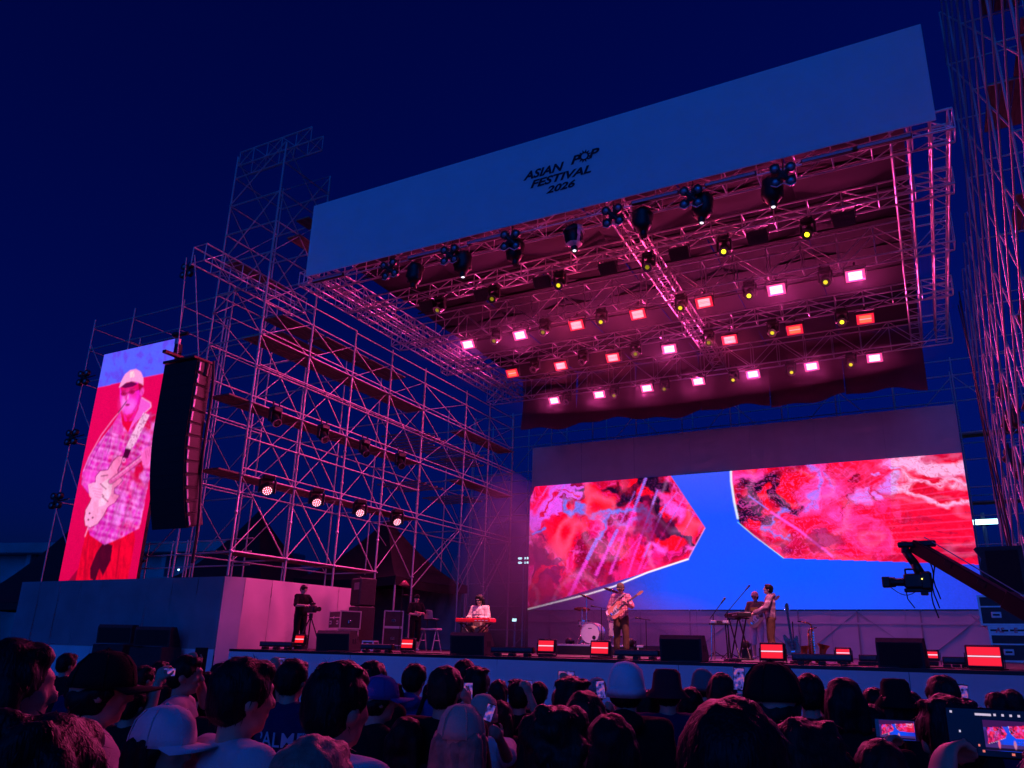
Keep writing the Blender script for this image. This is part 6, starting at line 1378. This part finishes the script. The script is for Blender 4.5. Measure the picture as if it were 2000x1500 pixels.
gx = deckx(1408, 17.3); gh = at_y(1406, 1219, 17.3).z - DECK; gt_ = empty('gear_table', 'narrow gear table with small boxes beside the singer\'s keyboard', 'table', (gx, 17.3, DECK)); MB().box((0, 0, gh), (.40, .3, .03), .006).build('tabletop', BLACKM, gt_)
for sx in (-.15, .15):
    for sy in (-.1, .1): pipe(gt_, 'leg', (sx, sy, gh), (sx * 1.2, sy * 1.3, 0), .015, CHROME if sx < 0 else BLACKM)
for k in range(3): o = MB().box((0, 0, .03), (.10, .14, .055), .008).build('effect_box', [EDGE, CASE, mat('white_box', (.6, .6, .62), .5)][k], None, False, (gx - .13 + .13 * k, 17.3, DECK + gh + .016)); tag(o, '%s effects box on the narrow gear table' % ['silver', 'black', 'white'][k], 'effects box', 'boxes on the gear table')
# guitar on stand, saxophones
gp = at_y(1546, 1238, 16.2); tA = math.radians(0)
guitar('stand_guitar', 'sunburst electric guitar resting on a floor stand right of the singer', (gp.x, 16.2, at_y(1546, 1262, 16.2).z + .02), (-.16, -.10, .0), mat('sunburst', (.30, .06, .03), .2, 0, .5, 3, 0, 0, .5, .7), mat('dark_maple', (.30, .14, .08), .4), mat('red_guard', (.25, .03, .04), .3), .98)
gs = empty('guitar_stand', 'small black floor stand under the sunburst guitar', 'stand', (gp.x, 16.3, DECK)); [pipe(gs, 'leg', (0, .05, .32), (sx * .2, sy, .01), .011, BLACKM) for sx, sy in ((-1, -.15), (1, -.15), (0, .28))]; pipe(gs, 'neck_post', (0, .05, .3), (0, .12, .78), .011, BLACKM); [pipe(gs, 'cradle', (s * .1, .04, .2), (s * .12, -.12, .17), .011, BLACKM) for s in (-1, 1)]
BRASS = mat('aged_brass', (.50, .31, .12), .28, .9, .25, 8)
def sax(label, px, Y, py0, py1, rz, s):
    b = at_y(px, py1, Y); t = empty('saxophone', label, 'saxophone', (b.x, Y, DECK), rz, 'saxophones on a stand'); hgt = at_y(px, py0, Y).z - DECK; k = hgt / 1.0
    pts = [(0, 0, .86 * k), (0, 0, .20 * k), (.01, 0, .12 * k), (.05, 0, .07 * k), (.11, 0, .08 * k), (.14, 0, .14 * k)]; rs_ = [.018, .034, .038, .042, .046, .05]
    b_ = MB(); [b_.cap(pts[i], pts[i + 1], rs_[i], rs_[i + 1], 12, 1) for i in range(5)]; b_.build('body_tube', BRASS, t, True)
    MB().lathe([(.05, 0), (.055, .12 * k), (.07, .24 * k), (.12, .34 * k), (.125, .345 * k), (.10, .33 * k), (.06, .2 * k)], 20, Matrix.Translation((.14, 0, .13 * k)) @ Matrix.Rotation(.22, 4, 'Y')).build('bell', BRASS, t, True)
    nk = MB(); q = [(0, 0, .86 * k), (-.005, 0, .94 * k), (-.05, 0, .985 * k), (-.12, 0, 1.0 * k), (-.19, 0, 1.02 * k)]; [nk.cap(q[i], q[i + 1], .016 - .001 * i, .015 - .001 * i, 8, 1) for i in range(4)]; nk.build('neck', BRASS, t, True); MB().cap((-.19, 0, 1.02 * k), (-.25, 0, 1.03 * k), .013, .008, 8, 1).build('mouthpiece', BLACK, t, True)
    for i in range(9): MB().cyl((.02, -.035, (.26 + .062 * i) * k), (.02, -.05, (.26 + .062 * i) * k), .016, .016, 10).build('key_cup', CHROME, t)
    for s_ in (-1, 1): pipe(t, 'key_rod', (s_ * .02, -.045, .2 * k), (s_ * .015, -.035, .84 * k), .004, BRASS)
    for a in (.5, 2.6, 4.7): pipe(t, 'stand_leg', (.02, 0, .2 * k), (.02 + .2 * math.cos(a), .2 * math.sin(a), .005), .009, BLACKM)
    return t
sax('tall tenor saxophone on a stand with its curved neck to the left', 1590, 16.4, 1216, 1285, .2, 1); sax('shorter brass saxophone close behind the tall one', 1583, 16.75, 1228, 1285, 2.4, .9)
for i, (px, py, Y, lb) in enumerate(((1246, 1268, 19.0, 'clear bottle'), (1183, 1282, 15.6, 'dark pedal box left of centre'), (1560, 1294, 15.2, 'pedal board in front of the guitar stand'), (1430, 1290, 15.3, 'pedal box under the keyboard stand'))):
    t = empty('bottle' if i == 0 else 'pedal_box', lb + ' on the stage floor', 'bottle' if i == 0 else 'pedal', (deckx(px, Y), Y, DECK), .3 * i)
    if i == 0: MB().lathe([(.034, 0), (.036, .14), (.014, .19), (.014, .21)], 12).build('bottle_body', mat('clear_plastic', (.6, .6, .65), .1), t, True); MB().cyl((0, 0, .205), (0, 0, .225), .016, .016, 10).build('bottle_cap', FAB['white'], t)
    else: MB().box((0, 0, .035), (.3, .16, .06), .01).build('box', CASE, t); [MB().cyl((-.09 + .09 * k, -.03, .065), (-.09 + .09 * k, -.03, .08), .015, .015, 8).build('switch', CHROME, t) for k in range(3)]

# ================================================================== CROWD
J_DOWN = pose(); B_DOWN = body_mesh(J_DOWN, .012)
HAIRM = {}
def hairm(style, seed):
    k = (style, seed)
    if k not in HAIRM: HAIRM[k] = hair_mesh(J_DOWN, style, None, seed, .011)
    return HAIRM[k]
SH_T = shirt_mesh(J_DOWN, None, .45); SH_L = shirt_mesh(J_DOWN, None, .97, hood=True); TRS = trousers_mesh(J_DOWN, None)
CAPM = {k: cap_meshes(J_DOWN, None, k) for k in ('cap', 'bucket', 'beanie')}; CAPB = cap_meshes(J_DOWN, None, 'cap', True)
def olink(name, me, m, parent):
    if not me.materials: me.materials.append(None)
    o = link(name, me, parent); o.material_slots[0].link = 'OBJECT'; o.material_slots[0].material = m
    return o
def arm_to(J, side, tgt, elbow_out=.12):
    sh = J['sh' + side]; d = tgt - sh; L = min(d.length, .53); w_ = sh + d.normalized() * L; mid = (sh + w_) / 2; h = math.sqrt(max(.0, .278 ** 2 - (L / 2) ** 2)); out = V(((1 if side == 'R' else -1) * elbow_out, -.02, -.3)); dn = d.normalized(); out = (out - dn * out.dot(dn)).normalized()
    J['el' + side] = mid + out * max(h, .03); J['wr' + side] = w_
    return J
PHONEB = mat('phone_black', (.012, .012, .014), .25, 0, .1); PHONECASE = mat('phone_case_clear', (.25, .22, .25), .35)
def pic_mat(name, s, scale):
    if name in MATS: return MATS[name]
    m = bpy.data.materials.new(name); m.use_nodes = True; t = m.node_tree; p = t.nodes['Principled BSDF']; p.inputs['Base Color'].default_value = (.01, .01, .01, 1)
    tc = t.nodes.new('ShaderNodeTexCoord'); n = t.nodes.new('ShaderNodeTexNoise'); n.inputs['Scale'].default_value = scale; n.inputs['Detail'].default_value = 3; r = t.nodes.new('ShaderNodeValToRGB'); r.color_ramp.elements[0].position = .36; r.color_ramp.elements[0].color = (.01, .01, .06, 1); r.color_ramp.elements[1].position = .66; r.color_ramp.elements[1].color = (.9, .16, .45, 1)
    e = r.color_ramp.elements.new(.5); e.color = (.12, .10, .75, 1)
    t.links.new(tc.outputs['Object'], n.inputs['Vector']); t.links.new(n.outputs['Fac'], r.inputs['Fac']); t.links.new(r.outputs['Color'], p.inputs['Emission Color']); p.inputs['Emission Strength'].default_value = s
    MATS[name] = m
    return m
def mini_screen(name, w_, h_, parent, loc, strength):
    def pf(c):
        u = np.linspace(0, 1, c.X.shape[1])[None, :] * np.ones_like(c.X); v = np.linspace(0, 1, c.X.shape[0])[:, None] * np.ones_like(c.X)
        c.X, c.Y = 960 + 1000 * u, 840 + 450 * v; paint_main(c)
        c.poly([(960, 840), (1960, 840), (1960, 880), (1030, 950), (960, 950)], (60, 14, 70)); c.poly([(960, 1195), (1960, 1195), (1960, 1240), (960, 1240)], (70, 40, 110)); c.poly([(960, 1240), (1960, 1240), (1960, 1290), (960, 1290)], (18, 4, 26)); c.ell(1215, 1190, 22, 60, (240, 90, 130)); c.ell(1500, 1190, 26, 60, (200, 120, 160))
    me = screen_mesh(name, (-w_ / 2, 0, h_ / 2), (w_ / 2, 0, h_ / 2), (-w_ / 2, 0, -h_ / 2), (w_ / 2, 0, -h_ / 2), 90, 44, pf, attr_mat('phone_screen_light', strength)); return link(name, me, parent, loc)
def phone(label, P, face, w_, h_, style, roll=0.0):
    """screen looks back towards the holder (-face)"""
    t = empty('smartphone', label, 'smartphone', P, 0, 'phones held up by the crowd'); y = face.normalized(); z = V((0, 0, 1)); x = y.cross(z).normalized(); z = x.cross(y); t.rotation_mode = 'QUATERNION'; t.rotation_quaternion = Matrix((x, y, z)).transposed().to_quaternion() @ Euler((0, roll, 0)).to_quaternion()
    if style == 'pic': w_, h_ = w_ * .8, h_ * .8
    MB().box((0, 0, 0), (w_, .009, h_), .003).build('shell', PHONEB, t)
    if style == 'back': MB().box((w_ * .2, .006, h_ * .32), (w_ * .4, .005, h_ * .2), .002).build('lens_bump', PHONECASE, t)
    elif style == 'big':
        MB().box((0, -.0055, 0), (w_ * .96, .001, h_ * .92)).build('screen_glass', PHONEB, t); mini_screen('picture', w_ * .55, h_ * .60, t, (w_ * .16, -.0075, -.004), .75)
        for k, (a, b, s_, c) in enumerate(((-.43, .39, .004, 'w'), (-.10, .36, .012, 'w'), (.02, .365, .004, 'w'), (.1, .365, .004, 'w'), (.18, .365, .004, 'w'), (.26, .365, .004, 'w'), (-.34, -.36, .004, 'r'), (-.14, -.37, .004, 'r'), (.15, -.4, .005, 'r'), (-.36, .0, .003, 'w'), (-.18, -.26, .003, 'r'))): MB().box((a * w_, -.0075, b * h_), (s_ * (2.2 if k == 1 else 1), .001, .004)).build('screen_icon', emat('icon_' + c, (.75, .6, .8) if c == 'w' else (1, .2, .15), .8), t)
    elif style == 'stage': MB().box((0, -.0055, 0), (w_ * .95, .001, h_ * .90)).build('screen_glass', LENS, t); mini_screen('picture', w_ * .78, h_ * .84, t, (.0, -.0075, 0), 1.0)
    else: MB().box((0, -.006, 0), (w_ * .92, .002, h_ * .9)).build('screen', pic_mat('phone_picture', .5, 45), t)
    return t
STAGE_PT = V((-6.5, 18, 0))
def facing(P): d = STAGE_PT - P; return math.atan2(-d.x, d.y)
NPEOPLE = []
def spectator(px, py, wpx, label, hair='short', hc='black', shirt='black', hat=None, hatc='black', rz=None, sleeve='T', back=False, ph=None, seed=1, skin=SKIN2, trs='black', d=None, group='spectators in the crowd'):
    D = d or F_PX * .184 / wpx; P = at_d(px, py, D); s = P.z / (1.752 if hat else 1.738); s = max(.84, min(1.12, s))
    loc = V((P.x, P.y, P.z - s * (1.752 if hat else 1.738))); loc.z = min(loc.z, 0.0) if abs(loc.z) < .25 else loc.z
    loc.z = 0.0 if abs(loc.z) < .02 else loc.z
    a = facing(P) if rz is None else rz; a += RND.uniform(-.12, .12)
    t = empty('person', label, 'person', loc, a, group); t.scale = (s, s, s)
    if ph:
        J = pose(curl=.75); Mi = (Matrix.Translation(loc) @ Matrix.Rotation(a, 4, 'Z') @ Matrix.Scale(s, 4)).inverted()
        for side in ph['hands']:
            tg = Mi @ ph['pos']; off = V(((.02 if side == 'R' else -.02) + (ph.get('grip', 0) * (1 if side == 'R' else -1)) / s, -.05, -.055 - .35 * ph.get('grip', 0))); arm_to(J, side, tg + off); J['palm' + side] = V((-1 if side == 'R' else 1, .5, .2))
        olink('body', body_mesh(J, .009), skin, t); olink('shirt', shirt_mesh(J, None, .45 if sleeve == 'T' else .97, hood=sleeve != 'T'), FAB[shirt], t)
    else: olink('body', B_DOWN, skin, t); olink('shirt', SH_T if sleeve == 'T' else SH_L, FAB[shirt], t)
    olink('trousers', TRS, FAB[trs], t)
    if hair: hs_ = hair if not hat else ('under' if hair == 'short' else 'underbob'); olink('hair', hairm(hs_, 1 if hat else 1 + seed % 3), HAIRS[hc], t)
    if hat:
        m = FAB[hatc]; c = CAPB if back else CAPM[hat]; o = olink('cap' if hat == 'cap' else 'hat', c[0], m, t)
        if c[1]: olink('brim', c[1], m, o)
    NPEOPLE.append((label, loc, s, D))
    return t
def ph(px, py, D, hands='R', grip=0): return dict(pos=at_d(px, py, D), hands=hands, grip=grip)
# ---- nearest heads
spectator(35, 1244, 128, 'dark-haired spectator in pale hooded top at the left picture edge', 'bob', 'black', 'palegrey', rz=-.45, sleeve='L', seed=1)
spectator(205, 1266, 98, 'spectator in dark cap and white collar, face in profile, at left', 'short', 'black', 'white', 'cap', 'black', rz=-.55, seed=2)
spectator(105, 1386, 215, 'large dark head in the near left corner', 'wave', 'black', 'maroon', seed=3)
spectator(322, 1372, 112, 'spectator in white cap with its peak to the right', 'bob', 'black', 'black', 'cap', 'capwhite', rz=-1.3, seed=4)
spectator(480, 1279, 108, 'tall dark-haired spectator in a white tee, left of centre', 'short', 'black', 'white', seed=5, rz=-.25)
spectator(664, 1292, 118, 'dark-haired spectator in white tee in front of the blue lettered shirt', 'tuft', 'black', 'white', seed=6, rz=-.1)
spectator(615, 1431, 165, 'pink-lit bleached head low at the bottom, left of centre', 'bob', 'blond', 'black', seed=7)
pal = spectator(574, 1284, 60, 'spectator in navy shirt lettered on the back', 'short', 'black', 'navy', seed=8, rz=.28)
me = text_mesh('shirt_lettering', 'PALMES', .112, mat('shirt_ink', (.45, .47, .6), .8), .05, .001, .001, 1.05); co2 = np.array([v.co[:] for v in me.vertices]); wt = co2[:, 0].max()
for v in me.vertices:
    xx = v.co.x - wt / 2; v.co = (xx, v.co.y, v.co.z - 1.7 * xx * xx)
link('shirt_lettering', me, pal, (0.06, -.150, 1.25), (math.radians(94), 0, 0))
spectator(728, 1288, 58, 'dark rounded head behind the blue cap, left of centre', 'short', 'black', 'black', seed=9)
spectator(741, 1316, 66, 'spectator in a dusky blue cap left of centre', 'short', 'black', 'black', 'cap', 'blue', seed=10, rz=-.7)
hp = spectator(811, 1294, 48, 'spectator with a bright blue backpack below centre left', 'short', 'black', 'blue', seed=11, sleeve='L')
bpk = empty('backpack', 'bright blue backpack worn in the crowd left of centre', 'backpack', hp.location, hp.rotation_euler[2]); bpk.scale = hp.scale
MB().box((.02, -.23, 1.16), (.34, .17, .44), .06).build('bag', FAB['blue'], bpk, True); MB().box((.02, -.33, 1.08), (.24, .05, .2), .02).build('pocket', FAB['blue'], bpk, True); [MB().tube([(s * .11, -.15, 1.34), (s * .12, -.04, 1.50), (s * .13, .11, 1.40)], .016, 6).build('shoulder_strap', FAB['black'], bpk) for s in (-1, 1)]
spectator(871, 1298, 70, 'dark head with neat short hair behind the beige cap', 'short', 'brown', 'black', seed=12)
spectator(902, 1371, 98, 'spectator in a beige cap seen from behind, bottom centre left', 'bob', 'blond', 'black', 'cap', 'beige', seed=13)
P14 = ph(956, 1392, 3.6); spectator(944, 1356, 60, 'spectator in a pale knitted hat holding up a phone', 'short', 'blond', 'white', 'beanie', 'beige', seed=14, ph=P14)
phone('small phone with lit screen held beside the pale knitted hat', P14['pos'], ray(956, 1392), .05, .10, 'pic', .3)
spectator(908, 1286, 46, 'small dark head near the stage in front of the seated keyboard player', 'short', 'black', 'black', seed=15)
P16 = ph(914, 1352, 4.8); spectator(932, 1302, 40, 'spectator lifting a phone, left of the seated keyboard player', 'tuft', 'black', 'grey', seed=16, ph=P16, d=5.2)
phone('upright phone with lit screen above the beige cap', P16['pos'], ray(914, 1352), .074, .15, 'pic')
spectator(1086, 1373, 132, 'spectator with wavy pink-edged hair at the bottom centre', 'wave', 'brown', 'black', seed=17)
spectator(1192, 1390, 106, 'spectator with long dark hair at the bottom centre', 'long', 'black', 'black', seed=18)
spectator(1118, 1322, 78, 'dark fluffy head behind the wavy-haired spectator', 'tuft', 'black', 'black', seed=19)
spectator(1142, 1346, 84, 'reddish brown head behind the long-haired spectator', 'bob', 'brown', 'black', seed=20)
spectator(1222, 1293, 68, 'spectator in a rounded white hat at the centre', 'short', 'black', 'black', 'beanie', 'capwhite', seed=21, sleeve='L')
P22 = ph(1173, 1347, 5.1); spectator(1166, 1322, 40, 'spectator in a grey cap raising a phone left of the rounded white hat', 'short', 'black', 'black', 'cap', 'palegrey', seed=22, ph=P22)
phone('phone with blue-lit screen left of the rounded white hat', P22['pos'], ray(1173, 1347), .074, .15, 'pic', -.1)
spectator(1302, 1305, 58, 'spectator in a dark bucket hat right of the rounded white hat', 'short', 'brown', 'navy', 'bucket', 'maroon', seed=23)
spectator(1372, 1307, 44, 'spectator in a pale grey knitted hat at centre right', 'short', 'black', 'black', 'beanie', 'grey', seed=24)
P25 = ph(1443, 1326, 4.4); spectator(1408, 1312, 52, 'dark-haired spectator holding a phone upright at centre right', 'bob', 'brown', 'black', seed=25, ph=P25)
phone('upright phone with violet screen beside the big black cap', P25['pos'], ray(1443, 1326), .078, .16, 'pic', .05)
spectator(1505, 1288, 104, 'spectator in a large black cap right of centre, below the plaid singer', 'short', 'black', 'black', 'cap', 'black', seed=26)
spectator(1424, 1354, 205, 'very large dark head nearest the camera at the bottom right of centre', 'short', 'black', 'black', seed=27)
spectator(1578, 1313, 60, 'dark-haired spectator with ears showing, right of the black cap', 'short', 'black', 'black', seed=28)
spectator(1645, 1321, 70, 'round dark head right of the guitar stand', 'bob', 'black', 'black', seed=29)
spectator(1704, 1341, 50, 'low dark head left of the pointed hood', 'short', 'black', 'black', seed=30)
spectator(1747, 1324, 58, 'spectator in a peaked black hat below the wedge monitor', 'bob', 'black', 'black', 'bucket', 'black', seed=31)
spectator(1838, 1316, 62, 'dark reddish head below the right end of the stage', 'short', 'brown', 'black', seed=32)
P33 = ph(1880, 1358, 4.6); spectator(1912, 1380, 60, 'spectator raising a phone at the right, partly hidden', 'short', 'black', 'black', seed=33, ph=P33, d=4.9)
phone('phone in a light case raised at the right edge of the crowd', P33['pos'], ray(1880, 1358), .076, .155, 'pic', .1)
spectator(1848, 1358, 118, 'large dark head behind the biggest phone', 'tuft', 'black', 'black', seed=34)
spectator(1944, 1350, 46, 'small dark head at the far right near the stage', 'short', 'black', 'black', seed=35)
spectator(1697, 1373, 66, 'dark head above a small glowing phone at right', 'short', 'black', 'black', seed=36)
P37 = ph(1752, 1426, 2.9, 'L', .045); spectator(1716, 1440, 100, 'bare-armed spectator filming sideways with a bright phone', 'bob', 'brown', 'black', seed=37, ph=P37, d=2.55)
phone('bright sideways phone showing the stage, lower right', P37['pos'], ray(1752, 1426), .155, .078, 'stage', 0)
P38 = ph(1690, 1412, 4.1); phone('small glowing phone low among the heads at right', P38['pos'], ray(1690, 1412), .074, .15, 'pic'); spectator(1680, 1415, 64, 'spectator bent over a small glowing phone at right', 'short', 'black', 'black', seed=38, ph=P38, d=4.35)
P39 = ph(1944, 1432, 1.42, 'L', .105); spectator(2130, 1400, 190, 'spectator beyond the right edge holding the biggest phone', 'short', 'black', 'grey', seed=39, ph=P39, d=1.0)
phone('biggest phone, held sideways, showing the stage at the lower right corner', P39['pos'], ray(1944, 1432), .160, .086, 'big', 0)
spectator(1560, 1398, 150, 'dark blurred head low between the biggest heads at right', 'wave', 'brown', 'black', seed=40)
spectator(262, 1335, 62, 'dark head behind the white cap at left', 'short', 'black', 'black', seed=41)
P42 = ph(331, 1313, 4.6); spectator(366, 1277, 66, 'spectator turned right filming with a small bright camera at left', 'short', 'black', 'white', seed=42, rz=-.9, ph=P42, d=4.9)
phone('small bright camera screen in the crowd at left', P42['pos'], ray(331, 1313), .085, .058, 'pic')
P43 = ph(548, 1299, 5.4); spectator(532, 1305, 44, 'small head with raised phone left of the blue lettered shirt', 'short', 'black', 'black', seed=43, ph=P43, d=5.7)
phone('small lit phone above the crowd left of centre', P43['pos'], ray(548, 1299), .074, .13, 'pic')
P44 = ph(391, 1290, 5.0); spectator(405, 1310, 50, 'dark head holding a black phone upright in front of the platform', 'short', 'black', 'black', seed=44, ph=P44, d=5.3)
phone('black phone seen from its dark side before the purple skirt', P44['pos'], ray(391, 1290), .078, .16, 'back')
P45 = ph(1106, 1319, 5.6, 'R'); spectator(1098, 1340, 46, 'head below a sideways phone at the centre', 'short', 'black', 'black', seed=45, ph=P45, d=5.9)
phone('sideways phone raised in front of the blue stage front', P45['pos'], ray(1106, 1319), .15, .074, 'pic')
P46 = ph(1033, 1343, 5.2); spectator(1016, 1326, 42, 'small head with a lit phone at its right, centre', 'short', 'black', 'black', seed=46, ph=P46, d=5.5)
phone('thin slice of a lit phone at the centre of the crowd', P46['pos'], ray(1033, 1343), .06, .12, 'pic')
# ---- smaller heads filling the rows
fill = [(137, 1274, 34), (160, 1300, 44), (285, 1300, 40), (318, 1290, 36), (435, 1293, 40), (450, 1320, 60), (560, 1330, 50), (690, 1310, 44), (770, 1330, 50), (790, 1400, 74), (845, 1330, 46), (975, 1326, 38), (1005, 1326, 36), (1050, 1330, 42), (980, 1370, 56), (1260, 1345, 56), (1345, 1340, 52), (1540, 1340, 48), (1612, 1345, 46), (1783, 1350, 40), (1975, 1345, 44), (1960, 1395, 60)]
for i, (px, py, wp) in enumerate(fill):
    hs = ['short', 'bob', 'tuft', 'short', 'long'][i % 5]
    spectator(px + RND.uniform(-4, 4), py, wp, 'small dark half-hidden head, %s from left among the background heads' % (ORD[i] if i < 20 else ['twenty-first', 'twenty-second'][i - 20]), hs, ['black', 'black', 'brown'][i % 3], ['black', 'navy', 'grey', 'black', 'maroon'][i % 5], seed=50 + i % 6)

# ================================================================== AIR: added bloom volumes along the lamp rows, theatrical smoke at the back left
def vol_mat(name, col, dens, aniso=.3):
    m = bpy.data.materials.new(name); m.use_nodes = True; t = m.node_tree; t.nodes.clear()
    o = t.nodes.new('ShaderNodeOutputMaterial'); v = t.nodes.new('ShaderNodeVolumePrincipled'); v.inputs['Color'].default_value = (*col, 1); v.inputs['Density'].default_value = dens; v.inputs['Anisotropy'].default_value = aniso
    t.links.new(v.outputs[0], o.inputs['Volume'])
    return m
SM = vol_mat('smoke_air', (.85, .8, .95), .042); BLOOM_AIR = vol_mat('lamp_bloom_air', (.85, .8, .95), .013)
SMOKE_AND_BLOOM = [((-6.8, y, 10.95), (8.3, .8, .7), BLOOM_AIR) for y in (19.4, 22.4, 25.9)]           # volumes added to give each lit lamp row its bloom
for c, r in (((-13.0, 24.2, 3.6), (2.0, 2.4, 2.4)), ((-11.6, 25.4, 2.9), (3.0, 1.8, 1.6)), ((-14.0, 25.2, 5.2), (1.5, 2.0, 2.6)), ((-9.2, 26.6, 2.5), (2.8, 1.4, 1.1))):
    for k in (1.12, .98, .84, .70, .56, .42, .28): SMOKE_AND_BLOOM.append((c, [v * k for v in r], SM))      # thicker towards the middle of each puff
for c, r, m_ in SMOKE_AND_BLOOM:
    tag(MB().sph(c, r, 3).build('smoke_and_bloom', m_, None, True), kind='stuff')

bpy.data.scenes.remove(TMP)
